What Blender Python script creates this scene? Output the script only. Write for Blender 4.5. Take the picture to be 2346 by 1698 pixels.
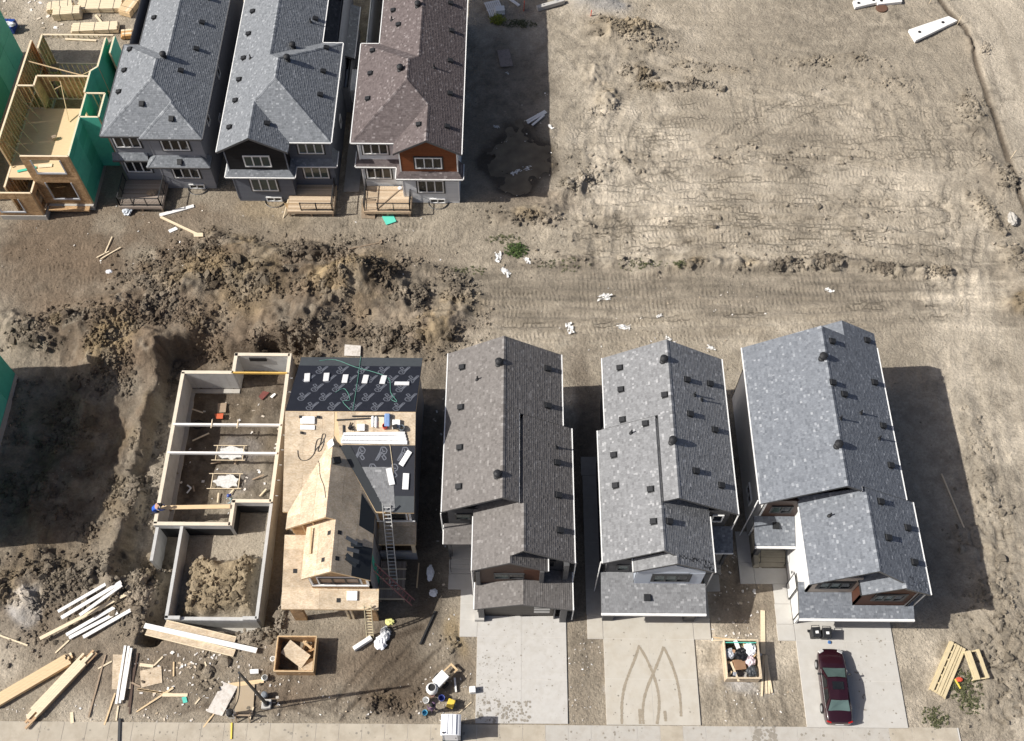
import bpy, math, random
import numpy as np
from mathutils import Vector, Matrix
random.seed(11)
rng = np.random.default_rng(5)
scene = bpy.context.scene
for o in list(bpy.data.objects): bpy.data.objects.remove(o)
R_ = math.radians
# ------------------------------------------------------------------ camera
CAM_H = 70.0
PITCH, ROLL, YAW = R_(60.1), R_(0.6), R_(0.2)
cp, sp = math.cos(PITCH), math.sin(PITCH)
FW = Vector((math.sin(YAW)*cp, math.cos(YAW)*cp, -sp))
RT = Vector((math.cos(YAW), -math.sin(YAW), 0))
UP = RT.cross(FW)
RT, UP = RT*math.cos(ROLL)+UP*math.sin(ROLL), UP*math.cos(ROLL)-RT*math.sin(ROLL)
cam_data = bpy.data.cameras.new("camera"); cam = bpy.data.objects.new("camera", cam_data)
scene.collection.objects.link(cam); scene.camera = cam
cam.matrix_world = Matrix(((RT.x, UP.x, -FW.x, 0), (RT.y, UP.y, -FW.y, 0), (RT.z, UP.z, -FW.z, CAM_H), (0, 0, 0, 1)))
cam_data.sensor_width = 36; cam_data.lens = 36*2420/2346.0
cam_data.clip_start = 1; cam_data.clip_end = 3000
# ------------------------------------------------------------------ sky, sun, exposure
SUN_EL, SUN_AZ = R_(42), R_(7.8)          # light travels towards +X, a little towards +Y
world = bpy.data.worlds.new("World"); scene.world = world; world.use_nodes = True
wn = world.node_tree.nodes; wl = world.node_tree.links
sky = wn.new("ShaderNodeTexSky"); sky.sky_type = 'NISHITA'; sky.sun_disc = False
sky.sun_elevation = SUN_EL; sky.sun_rotation = R_(262.2); sky.altitude = 700; sky.air_density = 0.6; sky.dust_density = 5.0; sky.ozone_density = 0.4
bgn = wn["Background"]; bgn.inputs[1].default_value = 0.085
wl.new(sky.outputs[0], bgn.inputs[0])
sd = bpy.data.lights.new("sun", 'SUN'); sd.energy = 4.6; sd.angle = R_(0.5); sd.color = (1.0, 0.96, 0.90)
sun = bpy.data.objects.new("sun", sd); scene.collection.objects.link(sun)
ld = Vector((math.cos(SUN_EL)*math.cos(SUN_AZ), math.cos(SUN_EL)*math.sin(SUN_AZ), -math.sin(SUN_EL)))
sun.rotation_euler = ld.to_track_quat('-Z', 'Y').to_euler(); sun.location = (-40, 0, 60)
scene.view_settings.view_transform = 'Standard'; scene.view_settings.look = 'None'
scene.view_settings.exposure = 0.35; scene.view_settings.gamma = 1.0
scene.view_settings.use_curve_mapping = False
try: scene.cycles.max_bounces = 9
except Exception: pass
# ------------------------------------------------------------------ helpers
COL = scene.collection
K = 1.03439
def G(x, y, z=0.0):
    """ground (height z) point seen at picture position x, y (2268 px wide plan of the survey photo)"""
    d = FW*2420 + RT*(x*K-1173) - UP*(y*K-849)
    t = (z-CAM_H)/d.z
    return Vector((d.x*t, d.y*t, z))
ORG = {}
def thing(name, label, cat, loc=(0, 0, 0), rz=0.0, group=None):
    o = bpy.data.objects.new(name, None); COL.objects.link(o); o.empty_display_size = .3
    o.location = loc; o.rotation_euler = (0, 0, rz); o["label"] = label; o["category"] = cat
    if group: o["group"] = group
    ORG[o.name] = Vector(loc) if rz == 0 else Vector((0, 0, 0))
    return o
def local_thing(name, label, cat, loc, rz=0.0, group=None):
    o = thing(name, label, cat, loc, rz, group); ORG[o.name] = Vector((0, 0, 0)); return o
def tag(o, label, cat, group=None):
    o["label"] = label; o["category"] = cat
    if group: o["group"] = group
    return o
class MB:
    def __init__(s): s.v = []; s.f = []; s.c = []
    def add(s, vs, fs, c=0.5):
        b = len(s.v); s.v.extend([tuple(p) for p in vs]); s.f.extend([tuple(i+b for i in f) for f in fs])
        s.c.extend([c]*len(fs)); return s
    def box(s, x0, y0, z0, x1, y1, z1, c=0.5):
        return s.add([(x0, y0, z0), (x1, y0, z0), (x1, y1, z0), (x0, y1, z0), (x0, y0, z1), (x1, y0, z1), (x1, y1, z1), (x0, y1, z1)],
                     [(0, 3, 2, 1), (4, 5, 6, 7), (0, 1, 5, 4), (1, 2, 6, 5), (2, 3, 7, 6), (3, 0, 4, 7)], c)
    def obox(s, c0, size, rot=(0, 0, 0), c=0.5, mat=None):
        m = mat if mat is not None else Matrix.Translation(c0) @ Matrix.Rotation(rot[2], 4, 'Z') @ Matrix.Rotation(rot[1], 4, 'Y') @ Matrix.Rotation(rot[0], 4, 'X')
        a, b, d = size[0]/2, size[1]/2, size[2]/2
        vs = [m @ Vector(p) for p in ((-a, -b, -d), (a, -b, -d), (a, b, -d), (-a, b, -d), (-a, -b, d), (a, -b, d), (a, b, d), (-a, b, d))]
        return s.add(vs, [(0, 3, 2, 1), (4, 5, 6, 7), (0, 1, 5, 4), (1, 2, 6, 5), (2, 3, 7, 6), (3, 0, 4, 7)], c)
    def bar(s, p, q, w, h, up=(0, 0, 1), c=0.5):
        p = Vector(p); q = Vector(q); d = (q-p); L = d.length; d.normalize(); u = Vector(up)
        if abs(d.dot(u)) > .97: u = Vector((1, 0, 0))
        r = d.cross(u).normalized(); u = r.cross(d)
        vs = [p+r*a*w/2+u*b*h/2+d*t for t in (0, L) for a, b in ((-1, -1), (1, -1), (1, 1), (-1, 1))]
        return s.add(vs, [(0, 1, 2, 3), (7, 6, 5, 4), (0, 4, 5, 1), (1, 5, 6, 2), (2, 6, 7, 3), (3, 7, 4, 0)], c)
    def tube(s, p, q, r, n=8, r2=None, c=0.5):
        p = Vector(p); q = Vector(q); d = (q-p).normalized(); r2 = r if r2 is None else r2
        u = Vector((0, 0, 1)) if abs(d.z) < .9 else Vector((1, 0, 0))
        a = d.cross(u).normalized(); b = d.cross(a)
        vs = [p+(a*math.cos(t)+b*math.sin(t))*r for t in [2*math.pi*i/n for i in range(n)]] + [q+(a*math.cos(t)+b*math.sin(t))*r2 for t in [2*math.pi*i/n for i in range(n)]]
        fs = [(i, (i+1) % n, n+(i+1) % n, n+i) for i in range(n)] + [tuple(range(n-1, -1, -1)), tuple(range(n, 2*n))]
        return s.add(vs, fs, c)
    def pipe(s, pts, r, n=6, c=0.5):
        for a, b in zip(pts[:-1], pts[1:]): s.tube(a, b, r, n, c=c)
        return s
    def lathe(s, prof, cen=(0, 0, 0), n=16, c=0.5):
        cen = Vector(cen); vs = []
        for r, z in prof: vs += [cen+Vector((r*math.cos(2*math.pi*i/n), r*math.sin(2*math.pi*i/n), z)) for i in range(n)]
        fs = []
        for k in range(len(prof)-1): fs += [(k*n+i, k*n+(i+1) % n, (k+1)*n+(i+1) % n, (k+1)*n+i) for i in range(n)]
        fs += [tuple(range(n-1, -1, -1)), tuple(range((len(prof)-1)*n, len(prof)*n))]
        return s.add(vs, fs, c)
    def slab(s, pts, t, dn=(0, 0, -1), c=0.5):
        pts = [Vector(p) for p in pts]; n = len(pts); dn = Vector(dn)
        nz = sum(((pts[i].x-pts[(i+1) % n].x)*(pts[i].y+pts[(i+1) % n].y) for i in range(n)))
        if nz < 0: pts = pts[::-1]
        vs = pts+[p+dn*t for p in pts]
        fs = [tuple(range(n)), tuple(range(2*n-1, n-1, -1))] + [(i, n+i, n+(i+1) % n, (i+1) % n) for i in range(n)]
        return s.add(vs, fs, c)
    def poly(s, pts, c=0.5): return s.add(pts, [tuple(range(len(pts)))], c)
    def mesh(s, name, org=None):
        me = bpy.data.meshes.new(name); o = org or Vector((0, 0, 0))
        me.from_pydata([(p[0]-o[0], p[1]-o[1], p[2]-o[2]) for p in s.v], [], s.f); me.update()
        at = me.attributes.new("tone", 'FLOAT', 'FACE'); at.data.foreach_set("value", s.c)
        return me
    def build(s, name, mat, parent=None, smooth=False, kind=None, bevel=0):
        org = ORG.get(parent.name, Vector((0, 0, 0))) if parent else Vector((0, 0, 0))
        me = s.mesh(name, org); me.materials.append(mat)
        o = bpy.data.objects.new(name, me); COL.objects.link(o)
        if parent: o.parent = parent; ORG[o.name] = org
        if smooth:
            me.shade_smooth()
        if bevel:
            b = o.modifiers.new("bevel", 'BEVEL'); b.width = bevel; b.segments = 2; b.limit_method = 'ANGLE'
        if kind: o["kind"] = kind
        return o
def struct(name, mb, mat, smooth=False):
    o = mb.build(name, mat, None, smooth); o["kind"] = "structure"; return o
def inst(name, me, parent, loc, rot=None, mtx=None):
    """a part sharing mesh data; loc in world coordinates"""
    o = bpy.data.objects.new(name, me); COL.objects.link(o)
    org = ORG.get(parent.name, Vector((0, 0, 0))) if parent else Vector((0, 0, 0))
    if parent: o.parent = parent; ORG[o.name] = org
    if mtx is not None:
        m = mtx.copy(); m.translation = Vector(loc)-org; o.matrix_local = m
    else:
        o.location = Vector(loc)-org
        if rot: o.rotation_euler = rot
    return o
def copy_tree(o, parent=None):
    c = o.copy(); COL.objects.link(c); c.parent = parent
    for ch in [x for x in bpy.data.objects if x.parent == o]: copy_tree(ch, c)
    return c
# ------------------------------------------------------------------ materials
MATS = {}
def srgb(r, g, b):
    f = lambda c: (c/255/12.92) if c/255 <= .04045 else ((c/255+.055)/1.055)**2.4
    return (f(r), f(g), f(b))
def mat(name, col, rough=.8, var=.12, scale=3.0, bump=0.0, bscale=30.0, metal=0.0, spec=.4, dirt=None, dscale=1.2, damt=.5, detail=4, stretch=None, coat=0, trans=0):
    if name in MATS: return MATS[name]
    m = bpy.data.materials.new(name); m.use_nodes = True; MATS[name] = m
    nt = m.node_tree; N = nt.nodes; L = nt.links; b = N["Principled BSDF"]
    b.inputs["Roughness"].default_value = rough; b.inputs["Metallic"].default_value = metal
    b.inputs["Specular IOR Level"].default_value = spec
    if coat: b.inputs["Coat Weight"].default_value = coat; b.inputs["Coat Roughness"].default_value = .05
    tc = N.new("ShaderNodeTexCoord"); src = tc.outputs["Object"]
    if stretch:
        mp = N.new("ShaderNodeMapping"); mp.inputs["Scale"].default_value = stretch; L.new(src, mp.inputs[0]); src = mp.outputs[0]
    nz = N.new("ShaderNodeTexNoise"); nz.inputs["Scale"].default_value = scale; nz.inputs["Detail"].default_value = detail; L.new(src, nz.inputs[0])
    mx = N.new("ShaderNodeMix"); mx.data_type = 'RGBA'
    c = Vector(col); lo = [max(0, x*(1-var*1.6)) for x in c]; hi = [min(1, x*(1+var*1.6)) for x in c]
    mx.inputs[6].default_value = (*lo, 1); mx.inputs[7].default_value = (*hi, 1)
    L.new(nz.outputs[0], mx.inputs[0]); out = mx.outputs[2]
    if dirt:
        n2 = N.new("ShaderNodeTexNoise"); n2.inputs["Scale"].default_value = dscale; n2.inputs["Detail"].default_value = 6; n2.inputs["Roughness"].default_value = .65; L.new(tc.outputs["Object"], n2.inputs[0])
        rp = N.new("ShaderNodeMapRange"); rp.inputs[1].default_value = .45; rp.inputs[2].default_value = .75; rp.inputs[4].default_value = damt; L.new(n2.outputs[0], rp.inputs[0])
        m2 = N.new("ShaderNodeMix"); m2.data_type = 'RGBA'; L.new(rp.outputs[0], m2.inputs[0]); L.new(out, m2.inputs[6]); m2.inputs[7].default_value = (*dirt, 1); out = m2.outputs[2]
    L.new(out, b.inputs["Base Color"])
    if bump:
        n3 = N.new("ShaderNodeTexNoise"); n3.inputs["Scale"].default_value = bscale; n3.inputs["Detail"].default_value = 3; L.new(src, n3.inputs[0])
        bp = N.new("ShaderNodeBump"); bp.inputs["Strength"].default_value = bump; bp.inputs["Distance"].default_value = .02; L.new(n3.outputs[0], bp.inputs["Height"]); L.new(bp.outputs[0], b.inputs["Normal"])
    return m
def tone_mat(name, stops, rough=.9, nvar=.14, nscale=7.0, spec=.25, big=.0):
    """colour picked per piece (face attribute 'tone')"""
    m = bpy.data.materials.new(name); m.use_nodes = True; MATS[name] = m
    nt = m.node_tree; N = nt.nodes; L = nt.links; b = N["Principled BSDF"]
    b.inputs["Roughness"].default_value = rough; b.inputs["Specular IOR Level"].default_value = spec
    at = N.new("ShaderNodeAttribute"); at.attribute_name = "tone"
    cr = N.new("ShaderNodeValToRGB"); L.new(at.outputs["Fac"], cr.inputs[0])
    el = cr.color_ramp.elements
    while len(el) < len(stops): el.new(.5)
    for e, (p, c) in zip(el, stops): e.position = p; e.color = (*c, 1)
    tc = N.new("ShaderNodeTexCoord"); nz = N.new("ShaderNodeTexNoise"); nz.inputs["Scale"].default_value = nscale; nz.inputs["Detail"].default_value = 5; nz.inputs["Roughness"].default_value = .7; L.new(tc.outputs["Object"], nz.inputs[0])
    mr = N.new("ShaderNodeMapRange"); mr.inputs[3].default_value = 1-nvar; mr.inputs[4].default_value = 1+nvar; mr.inputs[1].default_value = .25; mr.inputs[2].default_value = .75; L.new(nz.outputs[0], mr.inputs[0])
    vm = N.new("ShaderNodeVectorMath"); vm.operation = 'SCALE'; L.new(cr.outputs[0], vm.inputs[0]); L.new(mr.outputs[0], vm.inputs["Scale"])
    L.new(vm.outputs[0], b.inputs["Base Color"])
    return m
def osb_mat(name, a, c, dark=None):
    m = bpy.data.materials.new(name); m.use_nodes = True; MATS[name] = m
    nt = m.node_tree; N = nt.nodes; L = nt.links; b = N["Principled BSDF"]; b.inputs["Roughness"].default_value = .85; b.inputs["Specular IOR Level"].default_value = .2
    tc = N.new("ShaderNodeTexCoord"); mp = N.new("ShaderNodeMapping"); mp.inputs["Scale"].default_value = (9, 16, 12); L.new(tc.outputs["Object"], mp.inputs[0])
    v = N.new("ShaderNodeTexVoronoi"); v.inputs["Scale"].default_value = 1.0; L.new(mp.outputs[0], v.inputs[0])
    nz = N.new("ShaderNodeTexNoise"); nz.inputs["Scale"].default_value = 1.7; nz.inputs["Detail"].default_value = 6; L.new(tc.outputs["Object"], nz.inputs[0])
    sx = N.new("ShaderNodeSeparateColor"); L.new(v.outputs["Color"], sx.inputs[0])
    cr = N.new("ShaderNodeValToRGB"); el = cr.color_ramp.elements; el[0].position = .0; el[0].color = (*a, 1); el[1].position = 1; el[1].color = (*c, 1)
    L.new(sx.outputs[0], cr.inputs[0])
    mr = N.new("ShaderNodeMapRange"); mr.inputs[1].default_value = .3; mr.inputs[2].default_value = .7; mr.inputs[3].default_value = .78; mr.inputs[4].default_value = 1.12; L.new(nz.outputs[0], mr.inputs[0])
    vm = N.new("ShaderNodeVectorMath"); vm.operation = 'SCALE'; L.new(cr.outputs[0], vm.inputs[0]); L.new(mr.outputs[0], vm.inputs["Scale"])
    at = N.new("ShaderNodeAttribute"); at.attribute_name = "tone"; mr2 = N.new("ShaderNodeMapRange"); mr2.inputs[3].default_value = .82; mr2.inputs[4].default_value = 1.15; L.new(at.outputs["Fac"], mr2.inputs[0])
    v2 = N.new("ShaderNodeVectorMath"); v2.operation = 'SCALE'; L.new(vm.outputs[0], v2.inputs[0]); L.new(mr2.outputs[0], v2.inputs["Scale"])
    L.new(v2.outputs[0], b.inputs["Base Color"])
    return m
def glass_mat(name, col, rough=.06):
    m = bpy.data.materials.new(name); m.use_nodes = True; b = m.node_tree.nodes["Principled BSDF"]
    N = m.node_tree.nodes; L = m.node_tree.links
    tc = N.new("ShaderNodeTexCoord"); nz = N.new("ShaderNodeTexNoise"); nz.inputs["Scale"].default_value = .9; L.new(tc.outputs["Object"], nz.inputs[0])
    mx = N.new("ShaderNodeMix"); mx.data_type = 'RGBA'; mx.inputs[6].default_value = (*[x*.4 for x in col], 1); mx.inputs[7].default_value = (*[x*1.5 for x in col], 1); L.new(nz.outputs[0], mx.inputs[0]); L.new(mx.outputs[2], b.inputs["Base Color"])
    b.inputs["Roughness"].default_value = rough; b.inputs["Specular IOR Level"].default_value = .6; MATS[name] = m; return m
m_white = mat("white_trim", (.84, .84, .82), .5, .05, dirt=(.45, .42, .37), damt=.25)
m_dark = mat("dark_trim", (.035, .036, .038), .5, .1)
m_char = mat("charcoal_plastic", (.022, .023, .025), .55, .1, spec=.3)
m_fascia = mat("grey_fascia", (.09, .09, .092), .6, .1)
m_conc = mat("concrete", (.43, .41, .37), .9, .06, 1.5, .15, 60, dirt=(.34, .30, .25), dscale=2.2, damt=.55)
m_conc_new = mat("fresh_concrete", (.48, .465, .43), .9, .05, 2.0, .1, 60, dirt=(.40, .37, .32), dscale=1.4, damt=.45)
m_conc_dusty = mat("dusty_concrete", (.43, .385, .31), .95, .12, 1.1, .3, 30, dirt=(.33, .285, .22), dscale=.9, damt=.95)
m_joint = mat("tooled_joint", (.55, .53, .49), .9, .05)
m_wall_conc = mat("formed_concrete", (.50, .50, .485), .85, .07, 1.2, .1, 40, dirt=(.33, .32, .30), dscale=1.6, damt=.5)
m_osb = osb_mat("osb_sheet", (.49, .385, .265), (.62, .52, .39))
m_osb_wall = osb_mat("osb_wall_sheet", (.38, .23, .115), (.56, .38, .21))
m_pine = mat("pine_lumber", (.66, .49, .29), .75, .12, 2.0, .1, 30, stretch=(1, 8, 8))
m_pine_lt = mat("pale_lumber", (.72, .60, .42), .75, .12, 2.0, stretch=(1, 8, 8))
m_plate = mat("bleached_lumber", (.66, .59, .47), .8, .1, 2.0)
m_pine_dk = mat("weathered_lumber", (.33, .25, .175), .85, .2, 2.0, stretch=(1, 8, 8))
m_plank_white = mat("white_wrapped_plank", (.80, .79, .76), .5, .04, dirt=(.52, .47, .40), damt=.3)
m_green = tone_mat("green_sheathing", [(0, (.06, .39, .26)), (.5, (.085, .48, .335)), (1, (.12, .55, .40))], .6, .12, 2.0)
m_black_memb = mat("roof_underlay", (.016, .018, .026), .55, .15, 2.5, .1, 8, spec=.4)
m_metal = mat("galvanised_metal", (.45, .46, .47), .4, .1, metal=.6)
m_alu = mat("aluminium_ladder", (.62, .62, .60), .4, .06, metal=.3)
m_glass = glass_mat("dark_window_glass", (.016, .018, .02)); m_glass_g = glass_mat("curtained_window_glass", (.06, .085, .08), .12)
m_black = mat("black_rubber", (.015, .015, .016), .7, .1)
# ================================================================== GROUND
def vnoise(x, y, scale, seed):
    r = np.random.default_rng(seed); T = r.random((256, 256)).astype(np.float32)
    u = x/scale+seed*7.31; v = y/scale+seed*3.77
    i = np.floor(u).astype(np.int64); j = np.floor(v).astype(np.int64); fu = u-i; fv = v-j
    fu = fu*fu*(3-2*fu); fv = fv*fv*(3-2*fv)
    a = T[i % 256, j % 256]; b = T[(i+1) % 256, j % 256]; c = T[i % 256, (j+1) % 256]; d = T[(i+1) % 256, (j+1) % 256]
    return (a*(1-fu)+b*fu)*(1-fv)+(c*(1-fu)+d*fu)*fv-.5
def fbm(x, y, scale, seed, n=4, g=.5):
    s = 0; a = 1
    for k in range(n): s = s+a*vnoise(x, y, scale/2**k, seed+k*13); a *= g
    return s
def ss(a, b, x): t = np.clip((x-a)/(b-a), 0, 1); return t*t*(3-2*t)
xs = np.concatenate([np.array([-900, -500, -300, -180, -120, -90, -75, -66, -60, -57, -55]), np.arange(-54, 54.01, .135), np.array([55, 57, 60, 66, 75, 90, 120, 180, 300, 500, 900])])
ys = np.concatenate([np.array([-900, -500, -250, -120, -60, -30, -10, 0, 5, 8, 9.5]), np.arange(10.5, 84, .135), np.array([85, 86.5, 90, 96, 105, 120, 150, 200, 320, 550, 900])])
GX, GY = np.meshgrid(xs, ys, indexing='ij')
X = GX.ravel().astype(np.float64); Y = GY.ravel().astype(np.float64)
wx = X+fbm(X, Y, 5, 1)*1.6; wy = Y+fbm(X, Y, 5, 2)*1.6
Z = fbm(X, Y, 9, 3)*.18+fbm(X, Y, 1.3, 4)*.08+fbm(X, Y, .5, 6, 2)*.05*(.6+.8*np.clip(fbm(X, Y, 4, 8)*2+.5, 0, 1))
clod = np.zeros_like(X)                      # where broken clods lie
def rot_d(cx, cy, rx, ry, a=0, w=True):
    dx = (wx if w else X)-cx; dy = (wy if w else Y)-cy; c, s_ = math.cos(a), math.sin(a)
    return ((dx*c+dy*s_)/rx)**2+((-dx*s_+dy*c)/ry)**2
def mound(px, py, rx, ry, h, a=0, cl=1.0, sharp=1.0):
    global Z, clod
    p = G(px, py); d = rot_d(p.x, p.y, rx, ry, a)
    m = np.exp(-d**sharp); Z += h*m*(1+.35*fbm(X, Y, 1.6, int(px) % 97+5)); clod = np.maximum(clod, cl*np.clip(m*1.6, 0, 1))
# spoil heaps behind the lower row
mound(770, 655, 3.3, 2.1, 1.9); mound(840, 640, 1.8, 1.3, .8); mound(585, 620, 3.6, 2.0, 1.25); mound(440, 640, 2.6, 1.8, .85)
mound(690, 720, 3.6, 1.6, .8); mound(955, 740, 2.2, 1.5, 1.0); mound(880, 770, 1.8, 1.0, .55); mound(900, 680, 1.6, 1.2, .35)
mound(520, 790, 3.2, 1.1, .7); mound(430, 800, 1.8, 1.0, .5); mound(640, 790, 2.5, .9, .5); mound(700, 560, 3.5, .9, .35); mound(520, 545, 3.2, .9, .35)
mound(300, 680, 2.2, 1.6, .75); mound(190, 715, 3.0, 1.3, .6); mound(90, 760, 2.4, 1.0, .5); mound(330, 780, 1.5, 2.2, .8, .2); mound(235, 790, 1.2, 2.2, .6, .2)
mound(500, 560, 5, .7, .25, .05); mound(40, 715, 3, .8, .35)
mound(1390, 80, 3.0, 1.3, .95, 0, .8); mound(1335, 10, 2.2, 1.5, .8, 0, .1)
mound(2180, 115, .9, .9, .4); mound(2165, 250, .9, 1.8, .35, .3, .5); mound(2165, 300, .7, 1.2, .3, .3, .5); mound(2190, 385, .8, 1.3, .35, .3, .4); mound(2235, 415, .9, 1.2, .4); mound(2200, 480, .7, 2.0, .35, .3, .5); mound(2250, 600, 1.1, 2.2, .45, .2, .3); mound(2262, 660, 1.2, 1.2, .4)
mound(1420, 150, 1.0, 1.0, .25); mound(1330, 160, 1.2, 1.6, .25); mound(1180, 470, 2.5, .9, .3, .2); mound(1260, 420, 2.2, .8, .3, .5); mound(1350, 220, .8, 1.2, .25); mound(1500, 190, 2.5, .6, .2)
mound(1990, 182, 2.0, .8, .2, 0, .15); mound(1840, 130, 5, .5, .14, 0, .25); mound(1560, 140, 3.5, .5, .14, 0, .25)
mound(1600, 590, 6, .55, .22, .0, .9); mound(1780, 595, 6, .5, .28, 0, 1); mound(1980, 596, 6, .5, .28, 0, 1); mound(1300, 585, 4, .6, .18, 0, .6)
mound(1000, 700, 1.4, 1.6, .4)
mound(60, 1320, 2.2, 2.0, .5); mound(200, 1320, 3, 1.2, .35); mound(330, 1290, 1.2, 2.5, .35)
mound(600, 1385, 1.6, .8, .3); mound(2215, 1330, 1.6, 5, .25, .2, .22); mound(2200, 1090, .9, 6, .2, .15, .15); mound(2230, 1500, 2.0, 3.0, .15, 0, .08)
rt_ = random.Random(77)
for yy, am in ((330, .14), (352, .12), (372, .1), (455, .14), (478, .12), (505, .14), (530, .1), (558, .12)):   # ridges pushed up by the dozer
    mound(1500+random.uniform(-60, 60), yy, 9, .22, am, 0, .14); mound(1820+random.uniform(-60, 60), yy+random.uniform(-6, 6), 7, .2, am*.8, 0, .12)
# excavated lots
pa = G(165, 1010); d = rot_d(pa.x, pa.y, 6.2, 8.5); Z -= 1.0*np.exp(-d**1.6); clod = np.maximum(clod, .55*np.exp(-d**1.6))
def polyline(pts): return [G(*p) for p in pts]
def pl_dist(pts):
    """distance to, and running length along, a polyline of ground points"""
    best = np.full_like(X, 1e9); S = np.zeros_like(X); acc = 0
    for a, b in zip(pts[:-1], pts[1:]):
        dx, dy = b.x-a.x, b.y-a.y; L = math.hypot(dx, dy)
        t = np.clip(((X-a.x)*dx+(Y-a.y)*dy)/(L*L), 0, 1); dd = np.hypot(X-a.x-t*dx, Y-a.y-t*dy)
        k = dd < best; best[k] = dd[k]; S[k] = acc+t[k]*L; acc += L
    return best, S
def smooth_pts(pts, n=6):
    out = []; P = [pts[0]]+list(pts)+[pts[-1]]
    for i in range(1, len(P)-2):
        for k in range(n):
            t = k/n; a, b, c, d_ = [np.array(q, float) for q in P[i-1:i+3]]
            out.append(tuple(.5*((2*b)+(-a+c)*t+(2*a-5*b+4*c-d_)*t*t+(-a+3*b-3*c+d_)*t**3)))
    out.append(tuple(P[-2])); return out
ridge = pl_dist(polyline([(335, 880), (312, 960), (300, 1080), (275, 1180), (250, 1290)]))[0]; Z += (.55+.5*fbm(X, Y, 1.8, 30, 3))*np.exp(-(ridge/.85)**2)
darkm = np.zeros_like(X); trk_m = np.zeros_like(X); trk_s = np.zeros_like(X)
def track(pts, gauge=2.0, w=.3, depth=.07, tread=.04, period=.42, lug=True, single=False, dark=0.0):
    global Z, darkm, trk_m, trk_s
    d, S = pl_dist([G(*p) for p in smooth_pts(pts)])
    q = d if single else np.abs(d-gauge/2)
    nm = ss(-.42, .02, fbm(X, Y, 3.5, int(abs(pts[0][0])+abs(pts[0][1])) % 89+3, 3)) if lug else 1
    m = np.exp(-(q/w)**4)*nm; Z -= depth*m*.8; Z += depth*.45*np.exp(-((q-w*1.5)/(w*.5))**2)*nm
    if lug: k_ = m*ss(-.3, .1, fbm(X, Y, 1.6, int(abs(pts[-1][0])) % 83+4, 2)); sel = k_ > trk_m; trk_s[sel] = S[sel]; trk_m[sel] = k_[sel]
    if dark: darkm = np.maximum(darkm, dark*m)
# crawler and wheel tracks
for yy in (628, 648, 672, 694): track([(930, yy), (1300, yy+6), (1700, yy-4), (2100, yy-14)], 1.7, .35, .08, .03, .4)
track([(1000, 790), (1250, 760), (1600, 720), (2000, 690), (2110, 640), (2150, 500)], 1.8, .3, .07, .03)
track([(1000, 745), (1300, 735), (1700, 712), (2080, 700)], 1.6, .25, .06, .03)
for k in range(5): track([(1330, 330+k*48), (1600, 325+k*46), (1900, 345+k*42), (2080, 360+k*38)], 2.1, .4, .06, .05, .45)
track([(1400, 120), (1370, 200), (1330, 300), (1350, 420), (1340, 560)], 1.8, .4, .08, .05)
track([(1450, 260), (1420, 320), (1440, 380), (1540, 430), (1760, 470)], 2.0, .3, .06, .04)
track([(1700, 110), (1900, 170), (2000, 260), (2060, 380), (2080, 560), (2110, 700), (2130, 900), (2190, 1150), (2240, 1340)], 2.2, .45, .05, .06, .5)
track([(2050, 130), (2120, 260), (2150, 420), (2180, 640), (2205, 900), (2250, 1150), (2262, 1300)], 2.2, .45, .05, .06, .5)
track([(1460, 130), (1640, 190), (1830, 240), (1960, 330)], 2.0, .35, .08, .05)
track([(1600, 330), (1700, 270), (1850, 210)], 2.0, .3, .07, .04);  track([(1230, 80), (1290, 130), (1330, 220)], 1.8, .3, .06, .04)
track([(1500, 560), (1800, 545), (2060, 530)], 2.1, .4, .05, .06, .4); track([(1200, 560), (1500, 520), (1900, 500), (2070, 470)], 2.1, .4, .05, .06, .4)
track([(0, 590), (200, 560), (420, 520), (700, 510), (1000, 520)], 1.8, .35, .06, .03); track([(0, 640), (180, 600), (330, 590)], 1.8, .35, .07, .03)
for k in range(7):   # muddy wheel ruts in the yard between the frame house and the first driveway
    x0 = 850+k*26+random.uniform(-14, 14); track([(x0+20, 1415+random.uniform(-10, 50)), (x0-40+random.uniform(-14, 14), 1500), (x0-100+random.uniform(-40, 40), 1560+random.uniform(-20, 35))], 1.0, random.uniform(.08, .17), random.uniform(.06, .14), lug=False, single=True, dark=random.uniform(.15, .75))
track([(650, 1470), (640, 1530), (620, 1590)], 1, .16, .1, lug=False, single=True, dark=.5); track([(880, 1410), (905, 1400), (935, 1390)], 1, .22, .05, lug=False, single=True, dark=.9)
for k in range(4): track([(400+k*70, 1580), (480+k*70, 1560), (560+k*70, 1590)], 1, .14, .07, lug=False, single=True, dark=.5)
for k in range(5): track([(1610+k*30, 1530+k*4), (1620+k*32, 1590)], 1, .12, .08, lug=False, single=True, dark=.4)
mound(840, 1545, 1.3, .7, .12, .3, .8); mound(700, 1560, 2.2, .5, .1, 0, .55); mound(560, 1570, 2.0, .45, .1, 0, .5); mound(930, 1560, .8, .8, .12, 0, .6); mound(470, 1480, 3, 1, .05, 0, .22); mound(1000, 1440, .7, 1.5, .1, 0, .2)
for k in range(16):   # many shallow crossing passes over the field
    y0 = rt_.uniform(250, 570); y1 = y0+rt_.uniform(-70, 70); x0 = rt_.uniform(1240, 1500); x1 = rt_.uniform(1850, 2150); track([(x0, y0), ((x0+x1)/2+rt_.uniform(-80, 80), (y0+y1)/2+rt_.uniform(-40, 40)), (x1, y1)], 2.1, .38, .035, .03)
for k in range(6): x0 = rt_.uniform(1280, 2080); track([(x0, rt_.uniform(120, 250)), (x0+rt_.uniform(-90, 90), 330), (x0+rt_.uniform(-60, 60), rt_.uniform(420, 560))], 2.0, .36, .035, .03)
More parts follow.
